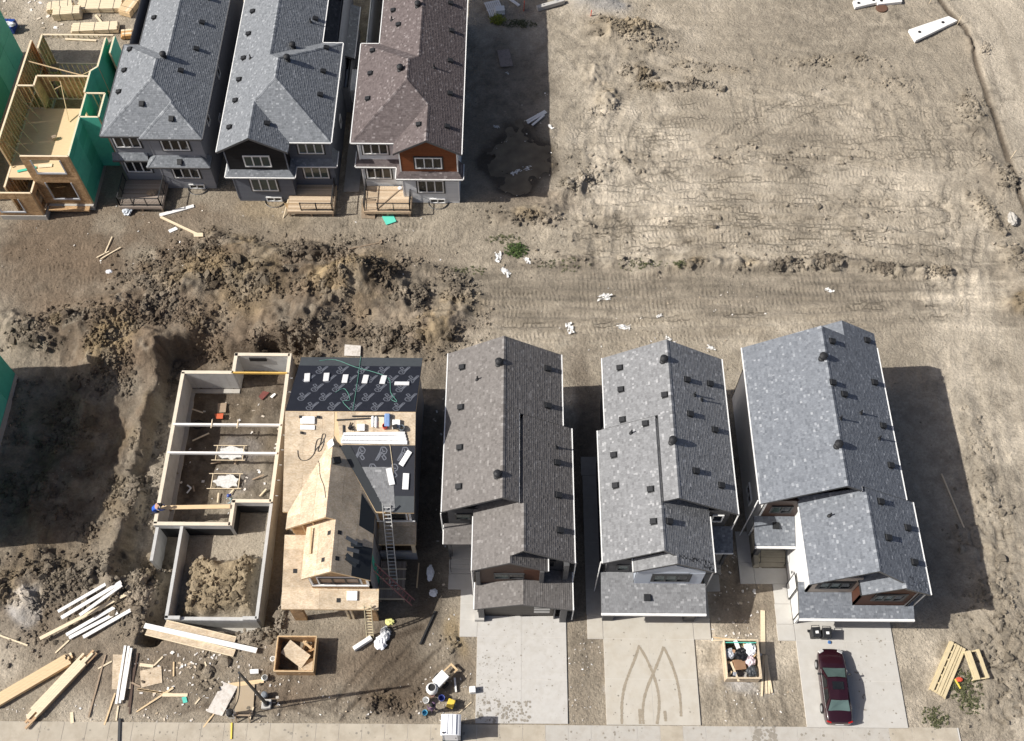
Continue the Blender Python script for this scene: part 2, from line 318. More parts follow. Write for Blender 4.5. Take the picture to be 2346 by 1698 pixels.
# cracked, broken crust at the lower right
pc = G(2225, 1480); cm = np.exp(-rot_d(pc.x, pc.y, 3.2, 7.0)**2)
n1 = np.minimum(np.abs(fbm(X, Y, 1.5, 61, 2)), np.abs(fbm(X, Y, 1.1, 65, 2))); pc2 = G(2215, 1250); cm = np.maximum(cm, .8*np.exp(-rot_d(pc2.x, pc2.y, 2.2, 8.0)**2)); Z += .1*cm*ss(.0, .1, n1)-.13*cm*np.exp(-(n1/.025)**2)+cm*vnoise(X, Y, .9, 66)*.14; darkm = np.maximum(darkm, .55*cm*np.exp(-(n1/.022)**2))
# general roughness on the clods
bd = ss(1.15, .55, rot_d(G(620, 665).x, G(620, 665).y, 15.5, 5.6, -.04)); bd = np.maximum(bd, ss(1.2, .5, rot_d(G(250, 740).x, G(250, 740).y, 6.5, 4.2))); ll = np.exp(-rot_d(pa.x, pa.y, 6.5, 10.0)**2); Z += ll*(fbm(X, Y, 4.0, 28, 3)*.9); Z += .5*ll*np.exp(-((X-pa.x+1.2+fbm(X, Y, 5, 29)*2)/.9)**2)
clod = np.maximum(clod, np.maximum(bd*.62, np.maximum(ll*.6, .6*np.exp(-(ridge/1.1)**2)))); Z += bd*(fbm(X, Y, 3.4, 27, 2)*.9+.15)
Z += clod*(.34-np.abs(fbm(X, Y, 1.5, 21, 3))*1.1)*.75+clod*np.abs(fbm(X, Y, .7, 22, 2))*.5+clod*fbm(X, Y, .35, 25, 2)*.16
# graded road at the upper right, a little above the field, with a dark edge
rd_pts = polyline([(2040, -60), (2098, 22), (2140, 65), (2160, 130), (2190, 225), (2225, 325), (2255, 420), (2300, 520), (2400, 700)])
rd, rs = pl_dist(rd_pts)
side = np.zeros_like(X); bx = np.interp(Y, [p.y for p in rd_pts][::-1], [p.x for p in rd_pts][::-1]); on_road = X > bx
Z = np.where(on_road, Z*.35+.16+.05*np.sin(rd*2.2+fbm(X, Y, 3, 71)*3)*.4, Z); Z -= .2*np.exp(-((rd-.05)/.17)**2); darkm = np.maximum(darkm, 1.0*np.exp(-((rd-.05)/.17)**2)*(on_road | (rd < .3)))
# ------------------------------------------------ flatten where things stand, dig where they are dug
def rect(x0, y0, x1, y1, f=.25): return ss(x0-f, x0, X)*(1-ss(x1, x1+f, X))*ss(y0-f, y0, Y)*(1-ss(y1, y1+f, Y))
def flat(x0, y0, x1, y1, z, f=.3):
    global Z, clod
    m = rect(x0, y0, x1, y1, f); Z = Z*(1-m)+z*m; clod = clod*(1-m)
for r in ((-4.5, 20.5, 4.2, 38), (5.1, 20.5, 15, 38), (15.8, 20.5, 26.6, 40), (-14.9, 20.6, -6, 38)): flat(*r, -.03)
for r in ((-13.0, 55.2, -3.9, 80), (-23.4, 55.2, -14, 80), (-32.9, 55.3, -24.5, 80), (-42, 54.5, -33, 70)): flat(*r, -.03, .8)
for r in ((-3.4, 13, 4, 21.5), (5.2, 13, 13.7, 21.5), (17.9, 13, 25.9, 21)): flat(*r, -.06, .12)
flat(-60, 5, 60, 14.12, -.05, .1)
yard = rect(-34, 14.1, 29, 21, .5); Z = Z*(1-yard*.45)
pit_e = np.zeros_like(X)
def pit(x0, y0, x1, y1, z, slope=.9):
    global Z, pit_e
    ex = fbm(X, Y, 2.6, 33, 4, .6)*1.3
    dd = np.maximum(np.maximum(x0-X, X-x1), np.maximum(y0-Y, Y-y1))+ex*ss(0, .4, np.maximum(np.maximum(x0-X, X-x1), np.maximum(y0-Y, Y-y1)))
    k = np.clip(1-dd/slope, 0, 1); k = k*k*(3-2*k); Z = Z*(1-k)+(z+fbm(X, Y, 1.0, 34)*.12)*k; pit_e = np.maximum(pit_e, k)
pit(-26.4, 24.6, -15.9, 42.0, -1.75, 1.0); pit(-23.5, 20.35, -15.9, 26, -1.75, .9)
inb = ((X > -24.7) & (X < -16.9) & (Y > 27.4) & (Y < 39.5)) | ((X > -20.95) & (X < -16.9) & (Y > 39) & (Y < 41.1)); Z = np.where(inb, -1.85+fbm(X, Y, .8, 41)*.22, Z)
ing = ((X > -22.85) & (X < -16.85) & (Y > 20.9) & (Y < 27.35)) | ((X > -19.45) & (X < -16.85) & (Y >= 27.3) & (Y < 29.1)); Z = np.where(ing, -1.25+fbm(X, Y, 1.2, 42)*.08, Z)
gd_ = np.maximum(np.abs((X+19.75)/2.6), np.abs((Y-23.4)/2.15))+fbm(X, Y, 1.5, 43)*.25; gm = 1-ss(.72, 1.0, gd_)
Z = np.where(ing, Z+gm*(.95+.5*np.abs(fbm(X, Y, 1.1, 44))+.22*fbm(X, Y, .5, 45)), Z); clod = np.where(ing, gm*.3, np.where(inb, .3, clod))
# puddle beside the white house
pp = G(1152, 345); pdm = np.exp(-np.clip(rot_d(pp.x, pp.y, 2.5, 3.7, .1)+fbm(X, Y, 1.5, 46)*.6, 0, 9)**1.6); Z = Z*(1-np.clip(pdm*1.5, 0, 1)*.8)-.24*pdm+.1*fbm(X, Y, 1.1, 47, 3)*ss(.1, .6, pdm)
# ------------------------------------------------ earth colours
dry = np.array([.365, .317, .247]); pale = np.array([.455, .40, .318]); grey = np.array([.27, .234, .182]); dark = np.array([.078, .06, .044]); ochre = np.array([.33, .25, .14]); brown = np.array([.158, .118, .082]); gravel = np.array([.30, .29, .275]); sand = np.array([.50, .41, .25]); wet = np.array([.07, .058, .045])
C = np.tile(dry, (X.size, 1))
def mixc(c, m): 
    global C
    m = np.clip(m, 0, 1)[:, None]; C = C*(1-m)+np.array(c)*m
big = fbm(X, Y, 14, 81); med = fbm(X, Y, 3.2, 82, 5, .6); fine = fbm(X, Y, .7, 83, 3, .6)
mixc(pale, ss(.05, .5, big+med*.7)); mixc(grey, ss(.1, .55, -big+med*.6)*.8)
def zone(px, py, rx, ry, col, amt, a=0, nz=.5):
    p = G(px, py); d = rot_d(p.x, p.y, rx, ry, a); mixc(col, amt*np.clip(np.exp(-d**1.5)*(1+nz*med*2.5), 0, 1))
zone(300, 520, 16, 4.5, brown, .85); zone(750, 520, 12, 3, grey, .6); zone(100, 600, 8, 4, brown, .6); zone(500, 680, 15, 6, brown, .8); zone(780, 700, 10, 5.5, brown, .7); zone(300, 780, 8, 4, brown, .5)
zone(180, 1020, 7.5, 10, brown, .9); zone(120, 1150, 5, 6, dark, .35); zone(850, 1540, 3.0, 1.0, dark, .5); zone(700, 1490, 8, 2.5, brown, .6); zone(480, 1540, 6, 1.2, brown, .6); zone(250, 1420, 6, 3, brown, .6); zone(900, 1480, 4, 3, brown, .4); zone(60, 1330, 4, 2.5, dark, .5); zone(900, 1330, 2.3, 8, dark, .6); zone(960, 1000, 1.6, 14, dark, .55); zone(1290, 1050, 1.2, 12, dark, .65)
zone(1640, 1300, 2.2, 3.2, brown, .7); zone(1290, 1500, 1.3, 3.5, brown, .45)
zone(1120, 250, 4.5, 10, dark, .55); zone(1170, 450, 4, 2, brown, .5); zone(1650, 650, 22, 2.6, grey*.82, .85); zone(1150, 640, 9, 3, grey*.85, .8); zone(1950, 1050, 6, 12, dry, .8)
zone(1960, 400, 6, 2.2, pale*1.05, .95); zone(1400, 300, 2.5, 5, pale, .5); zone(2160, 800, 4, 14, pale, .7); zone(1700, 120, 14, 3, grey, .5); zone(1500, 350, 5, 2, pale, .6); zone(1320, 250, 2.2, 5, pale, .55); zone(1880, 300, 8, 3.5, dry, .5); zone(2120, 560, 3, 7, pale, .5)
zone(1390, 75, 3, 1.5, ochre, .5); zone(800, 50, 4.0, 4.5, sand, .95, 0, .2); zone(1335, 10, 2.6, 1.8, gravel, .9); zone(780, 640, 3, 2, ochre, .45); zone(560, 650, 3.5, 2.2, ochre, .5); zone(250, 770, 1.6, 2, ochre, .6); zone(450, 600, 2.5, 1.5, ochre, .4)
zone(620, 460, 3, 2, ochre, .3); zone(1010, 1420, .7, 1.6, ochre, .7); zone(1080, 470, 3, 2.5, grey, .6)
for px, py, r in ((70, 1360, 1.0), (330, 1280, .9), (520, 975, 1.3), (510, 1040, 1.3), (500, 1090, .9), (1640, 1530, 1.3), (1340, 1550, .6), (1690, 1545, .5)): zone(px, py, r, r*.8, (.52, .51, .50), .75, 0, 1.2)
mixc(brown, pit_e*.35*(1-rect(-24.9, 20, -16, 42))); mixc(dark, inb*.75*ss(-.5, .1, med)); mixc(ochre, np.where(ing, gm*.55, 0)); mixc(pale, np.where(ing, (1-gm)*.5, 0))
sunlit_floor = rect(-26.6, 24, -24.9, 38, .4); mixc(pale, sunlit_floor*.6)  # excavation floor painted paler here: sunshine put into the earth colour
mixc(dark, clod*ss(-.05, .35, fbm(X, Y, 1.7, 91, 3))*.55); mixc(ochre, clod*ss(.0, .4, fbm(X, Y, 2.3, 92, 3))*.4); mixc(grey, clod*ss(.05, .3, fbm(X, Y, 1.0, 95, 3))*.5)
mixc(pale*1.08, on_road*.9); mixc(grey, on_road*ss(.1, .9, vnoise(rd*3, rs*.12, 1, 64)*2+.6*np.sin(rd*2.4))*.4); mixc(dark, darkm*.85)
mixc(wet, ss(.05, .5, pdm)*.85)
streak = vnoise(X+vnoise(X, Y, 6, 55)*3, Y*9+X*.15, 4.5, 56)+.6*vnoise(X, Y*14, 3, 57); road_b = np.exp(-((Y-G(1600, 655).y)/4.2)**4)*(X > -12)*(X < 40)
C *= (1+.5*streak*road_b+.16*streak*(X > 4)*(Y > 50)*(~on_road))[:, None]
smo = .35+.65*ss(-.15, .25, fbm(X, Y, 6, 58)+clod)
C *= (1+(.34*fine+.24*fbm(X, Y, .3, 99, 2)+.1*med)*smo+.22*med)[:, None]
Z = Z.astype(np.float32); C = np.clip(C, .01, .9).astype(np.float32)
nx, ny = len(xs), len(ys)
me = bpy.data.meshes.new("ground"); me.vertices.add(nx*ny)
me.vertices.foreach_set("co", np.stack([X, Y, Z], 1).astype(np.float32).ravel())
ii = (np.arange(nx-1)[:, None]*ny+np.arange(ny-1)[None, :]).ravel()
quads = np.stack([ii, ii+ny, ii+ny+1, ii+1], 1).astype(np.int32)
me.loops.add(quads.size); me.loops.foreach_set("vertex_index", quads.ravel())
me.polygons.add(len(quads)); me.polygons.foreach_set("loop_start", np.arange(0, quads.size, 4, dtype=np.int32))
me.update(calc_edges=True)
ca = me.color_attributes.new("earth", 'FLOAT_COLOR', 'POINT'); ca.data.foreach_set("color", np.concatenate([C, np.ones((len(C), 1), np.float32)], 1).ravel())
for nm_, ar in (("track_mask", trk_m), ("track_run", trk_s)): at_ = me.attributes.new(nm_, 'FLOAT', 'POINT'); at_.data.foreach_set("value", ar.astype(np.float32))
me.shade_smooth()
def earth_mat(name):
    m = bpy.data.materials.new(name); m.use_nodes = True; N = m.node_tree.nodes; L = m.node_tree.links; b = N["Principled BSDF"]
    b.inputs["Roughness"].default_value = .95; b.inputs["Specular IOR Level"].default_value = .12
    at = N.new("ShaderNodeAttribute"); at.attribute_name = "earth"; tc = N.new("ShaderNodeTexCoord")
    nz = N.new("ShaderNodeTexNoise"); nz.inputs["Scale"].default_value = 5.5; nz.inputs["Detail"].default_value = 8; nz.inputs["Roughness"].default_value = .75; L.new(tc.outputs["Object"], nz.inputs[0])
    mr = N.new("ShaderNodeMapRange"); mr.inputs[1].default_value = .3; mr.inputs[2].default_value = .7; mr.inputs[3].default_value = .72; mr.inputs[4].default_value = 1.22; L.new(nz.outputs[0], mr.inputs[0])
    vm = N.new("ShaderNodeVectorMath"); vm.operation = 'SCALE'; L.new(at.outputs["Color"], vm.inputs[0]); L.new(mr.outputs[0], vm.inputs["Scale"])
    v = N.new("ShaderNodeTexVoronoi"); v.inputs["Scale"].default_value = 3.1; L.new(tc.outputs["Object"], v.inputs[0])   # small pale stones
    r2 = N.new("ShaderNodeMapRange"); r2.inputs[1].default_value = .10; r2.inputs[2].default_value = .14; r2.inputs[3].default_value = 1; r2.inputs[4].default_value = 0; L.new(v.outputs[0], r2.inputs[0])
    n4 = N.new("ShaderNodeTexNoise"); n4.inputs["Scale"].default_value = .5; L.new(tc.outputs["Object"], n4.inputs[0]); r3 = N.new("ShaderNodeMapRange"); r3.inputs[1].default_value = .5; r3.inputs[2].default_value = .62; r3.inputs[4].default_value = .5; L.new(n4.outputs[0], r3.inputs[0])
    mm = N.new("ShaderNodeMath"); mm.operation = 'MULTIPLY'; L.new(r2.outputs[0], mm.inputs[0]); L.new(r3.outputs[0], mm.inputs[1])
    mx = N.new("ShaderNodeMix"); mx.data_type = 'RGBA'; L.new(mm.outputs[0], mx.inputs[0]); L.new(vm.outputs[0], mx.inputs[6]); mx.inputs[7].default_value = (.45, .41, .35, 1)
    L.new(mx.outputs[2], b.inputs["Base Color"])
    n3 = N.new("ShaderNodeTexNoise"); n3.inputs["Scale"].default_value = 4.0; n3.inputs["Detail"].default_value = 7; n3.inputs["Roughness"].default_value = .7; L.new(tc.outputs["Object"], n3.inputs[0])
    am = N.new("ShaderNodeAttribute"); am.attribute_name = "track_mask"; as_ = N.new("ShaderNodeAttribute"); as_.attribute_name = "track_run"
    ml = N.new("ShaderNodeMath"); ml.operation = 'MULTIPLY'; ml.inputs[1].default_value = 6.2832/.34; L.new(as_.outputs["Fac"], ml.inputs[0]); sn = N.new("ShaderNodeMath"); sn.operation = 'SINE'; L.new(ml.outputs[0], sn.inputs[0])
    m3 = N.new("ShaderNodeMath"); m3.operation = 'MULTIPLY'; L.new(sn.outputs[0], m3.inputs[0]); L.new(am.outputs["Fac"], m3.inputs[1])
    b2 = N.new("ShaderNodeBump"); b2.inputs["Strength"].default_value = 1.0; b2.inputs["Distance"].default_value = .014; L.new(m3.outputs[0], b2.inputs["Height"])
    bp = N.new("ShaderNodeBump"); L.new(b2.outputs[0], bp.inputs["Normal"]); bp.inputs["Strength"].default_value = 1.0; bp.inputs["Distance"].default_value = .2; L.new(n3.outputs[0], bp.inputs["Height"]); L.new(bp.outputs[0], b.inputs["Normal"])
    MATS[name] = m; return m
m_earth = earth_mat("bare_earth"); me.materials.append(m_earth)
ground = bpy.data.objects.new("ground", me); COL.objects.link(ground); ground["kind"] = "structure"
ZG = Z.reshape(nx, ny)
def gz(x, y):
    i = min(max(int(np.searchsorted(xs, x))-1, 0), nx-2); j = min(max(int(np.searchsorted(ys, y))-1, 0), ny-2)
    return float(max(ZG[i, j], ZG[i+1, j], ZG[i, j+1], ZG[i+1, j+1])*.5+(ZG[i, j]+ZG[i+1, j+1])*.25)
# ---- broken clods of soil lying on the heaps (uncountable)
def icosa():
    t = (1+5**.5)/2; v = np.array([(-1, t, 0), (1, t, 0), (-1, -t, 0), (1, -t, 0), (0, -1, t), (0, 1, t), (0, -1, -t), (0, 1, -t), (t, 0, -1), (t, 0, 1), (-t, 0, -1), (-t, 0, 1)], float)
    f = np.array([(0, 11, 5), (0, 5, 1), (0, 1, 7), (0, 7, 10), (0, 10, 11), (1, 5, 9), (5, 11, 4), (11, 10, 2), (10, 7, 6), (7, 1, 8), (3, 9, 4), (3, 4, 2), (3, 2, 6), (3, 6, 8), (3, 8, 9), (4, 9, 5), (2, 4, 11), (6, 2, 10), (8, 6, 7), (9, 8, 1)])
    return v/np.linalg.norm(v[0]), f
def clods(name, idx, smin, smax, mtl, seed, label=None):
    r = np.random.default_rng(seed); bv, bf = icosa(); n = len(idx)
    sz = (smin+(smax-smin)*r.random(n)**3)[:, None, None]; sc = .65+.7*r.random((n, 1, 3)); jit = 1+.75*(r.random((n, 12, 1))-.5)
    an = r.random(n)*6.28; V = bv[None]*jit*sc*sz; ca_, sa = np.cos(an)[:, None], np.sin(an)[:, None]
    Vx = V[:, :, 0]*ca_-V[:, :, 1]*sa; Vy = V[:, :, 0]*sa+V[:, :, 1]*ca_
    ox = X[idx]+(r.random(n)-.5)*.3; oy = Y[idx]+(r.random(n)-.5)*.3; oz = Z[idx]+sz[:, 0, 0]*.15
    P = np.stack([Vx+ox[:, None], Vy+oy[:, None], V[:, :, 2]*.8+oz[:, None]], 2).reshape(-1, 3)
    Fc = (bf[None]+(np.arange(n)*12)[:, None, None]).reshape(-1, 3)
    m_ = bpy.data.meshes.new(name); m_.from_pydata(P.tolist(), [], Fc.tolist()); m_.update()
    cc = C[idx]*(.55+.55*r.random((n, 1))); cc = np.repeat(cc, 12, 0)
    a_ = m_.color_attributes.new("earth", 'FLOAT_COLOR', 'POINT'); a_.data.foreach_set("color", np.concatenate([cc, np.ones((len(cc), 1))], 1).astype(np.float32).ravel())
    m_.materials.append(mtl); o = bpy.data.objects.new(name, m_); COL.objects.link(o); o["kind"] = "stuff"
    o["label"] = label; o["category"] = "soil"; return o
vis = (np.abs(X) < 50) & (Y > 13) & (Y < 82) & ~inb
w = np.where(vis, clod, 0)*ss(-.15, .25, fbm(X, Y, 2.0, 93, 3)); w = w/w.sum()
clods("soil_clods", rng.choice(X.size, 30000, p=w), .025, .17, m_earth, 3, "broken brown soil clods covering the spoil heaps")
clods("soil_lumps", rng.choice(X.size, 900, p=w), .14, .42, m_earth, 8, "large broken lumps of clay bedded in the spoil heaps")
bw = np.where((np.abs(X) < 50) & (Y > 14.2) & (Y < 82) & (clod < .9) & ~on_road, .25+np.clip(med*2, 0, 1), 0); bw = bw*(1-rect(-33, 55, -3.9, 82))*(1-rect(-15, 20, 27, 39)); bw = bw/bw.sum()
clods("loose_stones", rng.choice(X.size, 6500, p=bw), .015, .075, m_earth, 4, "small loose stones strewn over the bare ground")
# ---- puddle water
m_water = mat("muddy_water", (.16, .13, .088), .3, .35, 1.1, spec=.25)
zs = -.125
wb = MB(); wb.poly([(pp.x+2.9*math.cos(t), pp.y+4.4*math.sin(t), zs) for t in [i*math.pi/16 for i in range(32)]])
struct("puddle_water", wb, m_water)
# ================================================================== BUILDING KIT
def clip_poly(poly, conv):
    out = poly; n = len(conv)
    for i in range(n):
        if not out: return out
        a = conv[i]; b = conv[(i+1) % n]; ex, ey = b[0]-a[0], b[1]-a[1]; res = []
        sd_ = [ex*(p[1]-a[1])-ey*(p[0]-a[0]) for p in out]
        for k in range(len(out)):
            p, q = out[k-1], out[k]; sp_, sq = sd_[k-1], sd_[k]
            if (sp_ >= 0) != (sq >= 0): t = sp_/(sp_-sq); res.append((p[0]+(q[0]-p[0])*t, p[1]+(q[1]-p[1])*t))
            if sq >= 0: res.append(q)
        out = res
    return out
def ccw(P):
    a = sum(P[i-1][0]*P[i][1]-P[i][0]*P[i-1][1] for i in range(len(P))); return P if a > 0 else P[::-1]
def plane_axes(pts):
    n = Vector((0, 0, 0))
    for i in range(len(pts)):
        a, b = pts[i], pts[(i+1) % len(pts)]; n += Vector(((a.y-b.y)*(a.z+b.z), (a.z-b.z)*(a.x+b.x), (a.x-b.x)*(a.y+b.y)))
    n.normalize()
    if n.z < 0: n = -n
    u = Vector((0, 0, 1))-n*n.z; u.normalize(); h = u.cross(n); h.normalize(); return n, u, h
def shingles(mb, pts, e=.145, wmin=.1, wmax=.27):
    pts = [Vector(p) for p in pts]; n, u, h = plane_axes(pts); d0 = n.dot(pts[0])
    P = ccw([(p.dot(h), p.dot(u)) for p in pts]); b0 = min(p[1] for p in P); b1 = max(p[1] for p in P); a0 = min(p[0] for p in P); a1 = max(p[0] for p in P)
    ed = [(P[i], P[(i+1) % len(P)]) for i in range(len(P))]
    base = n*d0
    def ins(a, b): return all((q[0]-p[0])*(b-p[1])-(q[1]-p[1])*(a-p[0]) >= -1e-9 for p, q in ed)
    k0 = math.floor(b0/e); k1 = math.ceil(b1/e)
    for k in range(k0, k1):
        lo, hi = k*e, (k+1)*e; a = a0-random.random()*wmax
        while a < a1:
            w_ = random.uniform(wmin, wmax); r = [(a, lo), (a+w_-.006, lo), (a+w_-.006, hi+.01), (a, hi+.01)]; a += w_
            q = r if all(ins(*c) for c in r) else clip_poly(r, P)
            if len(q) < 3: continue
            t = .011+(.008 if random.random() < .4 else 0)
            tn = min(1, max(0, random.gauss(.42, .15))); tn = tn if random.random() < .94 else random.choice((.08, .9, .97))
            vs = [base+h*c[0]+u*c[1]+n*(.004+t*(1-(c[1]-lo)/e)) for c in q]; m_ = len(q)
            fs = [tuple(range(m_))]
            for i in range(m_):
                if abs(q[i][1]-lo) < 1e-6 and abs(q[(i+1) % m_][1]-lo) < 1e-6:
                    vs += [base+h*q[i][0]+u*q[i][1], base+h*q[(i+1) % m_][0]+u*q[(i+1) % m_][1]]; fs.append(((i+1) % m_, i, len(vs)-2, len(vs)-1)); break
            mb.add(vs, fs, tn)
class Roof:
    """roof deck (a part) with shingles, gutters, caps and vents under it"""
    def __init__(s, house, shingle, fascia=None): s.h = house; s.sh = shingle; s.deck = MB(); s.tab = MB(); s.cap = []; s.gut = []; s.v = []; s.fascia = fascia or m_fascia; s.planes = []
    def plane(s, pts, t=.2, tab=True):
        s.deck.slab([Vector(p)-Vector((0, 0, .002)) for p in pts], t)
        if tab: shingles(s.tab, pts)
        s.planes.append([Vector(p) for p in pts]); return s
    def ridge(s, p, q, w=.15, drop=.09):
        p = Vector(p); q = Vector(q); d = q-p; L = d.length; d.normalize(); r = d.cross(Vector((0, 0, 1))).normalized(); n = max(1, int(L/.2)); cap = MB(); s.cap.append(cap)
        for i in range(n):
            a = p+d*(L*i/n); b = p+d*(L*(i+1)/n-.01); c = random.random()
            o = Vector((0, 0, .03)); o2 = Vector((0, 0, .038)); k = Vector((0, 0, drop))
            cap.add([a-r*w-k+o, b-r*w-k+o2, b+o2, a+o], [(0, 1, 2, 3)], c); cap.add([a+o, b+o2, b+r*w-k+o2, a+r*w-k+o], [(0, 1, 2, 3)], c)
    def gutter(s, p, q, out, mat_=None, w=.07, h=.09): s.gut.append((Vector(p), Vector(q), Vector(out), mat_ or m_white, w, h))
    def at(s, x, y):
        best = None
        for P in s.planes:
            n, u, h = plane_axes(P); Q = ccw([(p.x, p.y) for p in P])
            if all((Q[(i+1) % len(Q)][0]-Q[i][0])*(y-Q[i][1])-(Q[(i+1) % len(Q)][1]-Q[i][1])*(x-Q[i][0]) >= 0 for i in range(len(Q))):
                z = P[0].z-(n.x*(x-P[0].x)+n.y*(y-P[0].y))/n.z
                if best is None or z > best[0]: best = (z, n, u, h)
        return best
    def vent(s, x, y, kind='box'): s.v.append((x, y, kind)); return s
    def done(s):
        roof = s.deck.build("roof", s.fascia, s.h)
        s.tab.build("shingles", s.sh, roof, kind="stuff")
        for cap in s.cap: cap.build("ridge_cap", s.sh, roof)
        for p, q, o, m_, w, h in s.gut:
            g = MB(); off = o*(w/2+.004); d = (q-p).normalized(); r = o
            a = p+off; b = q+off   # open trough: back, bottom, front lip
            g.bar(a-Vector((0, 0, h*.5-.035)), b-Vector((0, 0, h*.5-.035)), w, h)
            g.build("gutter", m_, roof)
        for x, y, kd in s.v:
            r = s.at(x, y)
            if r is None: continue
            z, n, u, h = r
            if kd == 'box': inst("roof_vent", ME_BOXVENT, roof, (x, y, z), mtx=Matrix((h, u, n)).transposed().to_4x4())
            elif kd == 'turbine': inst("roof_turbine", ME_TURB, roof, (x, y, z))
            elif kd == 'pipe': inst("vent_pipe", ME_PIPE, roof, (x, y, z))
        return roof
b_ = MB()   # low square vent with a sloping hood and a flange (built once, shared)
b_.box(-.23, -.23, .02, .23, .23, .035); b_.add([(-.17, -.17, .03), (.17, -.17, .03), (.17, .17, .03), (-.17, .17, .03), (-.18, -.2, .23), (.18, -.2, .23), (.18, .17, .14), (-.18, .17, .14)], [(0, 3, 2, 1), (4, 5, 6, 7), (0, 1, 5, 4), (1, 2, 6, 5), (2, 3, 7, 6), (3, 0, 4, 7)])
ME_BOXVENT = b_.mesh("roof_vent"); ME_BOXVENT.materials.append(m_char)
b_ = MB(); b_.lathe([(.17, -.2), (.17, .26), (.26, .28), (.27, .42), (.2, .5), (.08, .55)], n=14); b_.lathe([(.25, -.15), (.25, .06), (.18, .1)], n=14)
ME_TURB = b_.mesh("roof_turbine"); ME_TURB.materials.append(m_char)
b_ = MB(); b_.lathe([(.055, -.1), (.055, .42)], n=8); b_.lathe([(.16, -.08), (.13, .05), (.06, .12)], n=8)
ME_PIPE = b_.mesh("vent_pipe"); ME_PIPE.materials.append(m_char)
def lap(mb, A, B, poly, e=.16, out=.014):
    """lap siding on the vertical wall A-B (outside on the right of A->B); poly in (run, z)"""
    A = Vector((A[0], A[1], 0)); B = Vector((B[0], B[1], 0)); d = (B-A).normalized(); n = Vector((d.y, -d.x, 0)); P = ccw(list(poly))
    z0 = min(p[1] for p in P); z1 = max(p[1] for p in P); k = 0
    while z0+k*e < z1:
        lo, hi = z0+k*e, min(z0+(k+1)*e, z1); q = clip_poly([(-50, lo), (80, lo), (80, hi), (-50, hi)], P); k += 1
        if len(q) < 3: continue
        mb.add([A+d*t+n*(out*(1-(z-lo)/e)+.001)+Vector((0, 0, z)) for t, z in q], [tuple(range(len(q)))], random.random())
    mb.add([A+d*t-n*.01+Vector((0, 0, z)) for t, z in P], [tuple(range(len(P)))])
    mb.add([A+d*t-n*.16+Vector((0, 0, z)) for t, z in P], [tuple(range(len(P)-1, -1, -1))])
def flatwall(mb, A, B, poly, t=.12, off=0.0):
    A = Vector((A[0], A[1], 0)); B = Vector((B[0], B[1], 0)); d = (B-A).normalized(); n = Vector((d.y, -d.x, 0)); P = ccw(list(poly)); m_ = len(P)
    vs = [A+d*a+n*off+Vector((0, 0, z)) for a, z in P]+[A+d*a+n*(off-t)+Vector((0, 0, z)) for a, z in P]
    mb.add(vs, [tuple(range(m_)), tuple(range(2*m_-1, m_-1, -1))]+[(i, m_+i, m_+(i+1) % m_, (i+1) % m_) for i in range(m_)])
def rectp(x0, z0, x1, z1): return [(x0, z0), (x1, z0), (x1, z1), (x0, z1)]
def window(house, A, d, w, h, n=3, frame=None, trim=None, glass=None, gl2=None, bar_=.095):
    """A = lower left corner on the wall seen from outside; d = unit vector along the wall"""
    A = Vector(A); d = Vector((d[0], d[1], 0)); nr = Vector((d.y, -d.x, 0)); U = Vector((0, 0, 1)); frame = frame or m_white
    f = MB(); o = A+nr*.05
    f.bar(o+U*bar_/2, o+d*w+U*bar_/2, bar_, bar_, nr); f.bar(o+U*(h-bar_/2), o+d*w+U*(h-bar_/2), bar_, bar_, nr)
    for i in range(n+1):
        x = bar_/2+(w-bar_)*i/n; f.bar(o+d*x+U*bar_, o+d*x+U*(h-bar_), bar_, bar_*.96, nr)
    wo = f.build("window", frame, house)
    if trim:
        t = MB(); k = .11; o2 = A+nr*.035
        t.bar(o2-U*k/2-d*k, o2+d*(w+k)-U*k/2, .05, k, nr if False else U); t.bar(o2+U*(h+k/2)-d*k, o2+d*(w+k)+U*(h+k/2), .05, k, U)
        t.bar(o2-d*k/2, o2-d*k/2+U*h, k, .05, nr); t.bar(o2+d*(w+k/2), o2+d*(w+k/2)+U*h, k, .05, nr); t.build("window_trim", trim, wo)
    for i in range(n):
        x0 = bar_+(w-bar_)*i/n; x1 = (w-bar_)*(i+1)/n
        p = MB(); p.add([A+d*x+nr*.035+U*z for x, z in ((x0, bar_), (x1, bar_), (x1, h-bar_), (x0, h-bar_))], [(0, 1, 2, 3)])
        g = glass or m_glass
        if gl2 and i in gl2: g = m_glass_g
        p.build("pane", g, wo)
    return wo
def boards(mb, x0, y0, x1, y1, z, w=.14, gap=.012, t=.035, along='x'):
    a = y0 if along == 'x' else x0; end = y1 if along == 'x' else x1
    while a < end-.02:
        b = min(a+w, end)
        if along == 'x': mb.box(x0, a, z-t, x1, b-gap, z, random.random())
        else: mb.box(a, y0, z-t, b-gap, y1, z, random.random())
        a += w
sh_brown = tone_mat("brown_grey_shingle", [(0, (.125, .116, .109)), (.5, (.176, .164, .155)), (.85, (.208, .196, .186)), (1, (.26, .246, .235))])
sh_grey = tone_mat("light_grey_shingle", [(0, (.158, .16, .164)), (.5, (.225, .229, .234)), (.8, (.265, .269, .274)), (1, (.365, .368, .372))])
sh_blue = tone_mat("slate_blue_shingle", [(0, (.122, .133, .15)), (.5, (.178, .193, .215)), (.8, (.218, .234, .256)), (1, (.31, .326, .347))])
sh_top = tone_mat("cool_grey_shingle", [(0, (.138, .149, .161)), (.5, (.20, .213, .228)), (.8, (.24, .254, .27)), (1, (.315, .33, .345))])
sh_mauve = tone_mat("reddish_brown_shingle", [(0, (.09, .074, .072)), (.5, (.135, .112, .109)), (.8, (.17, .146, .142)), (1, (.25, .222, .216))])
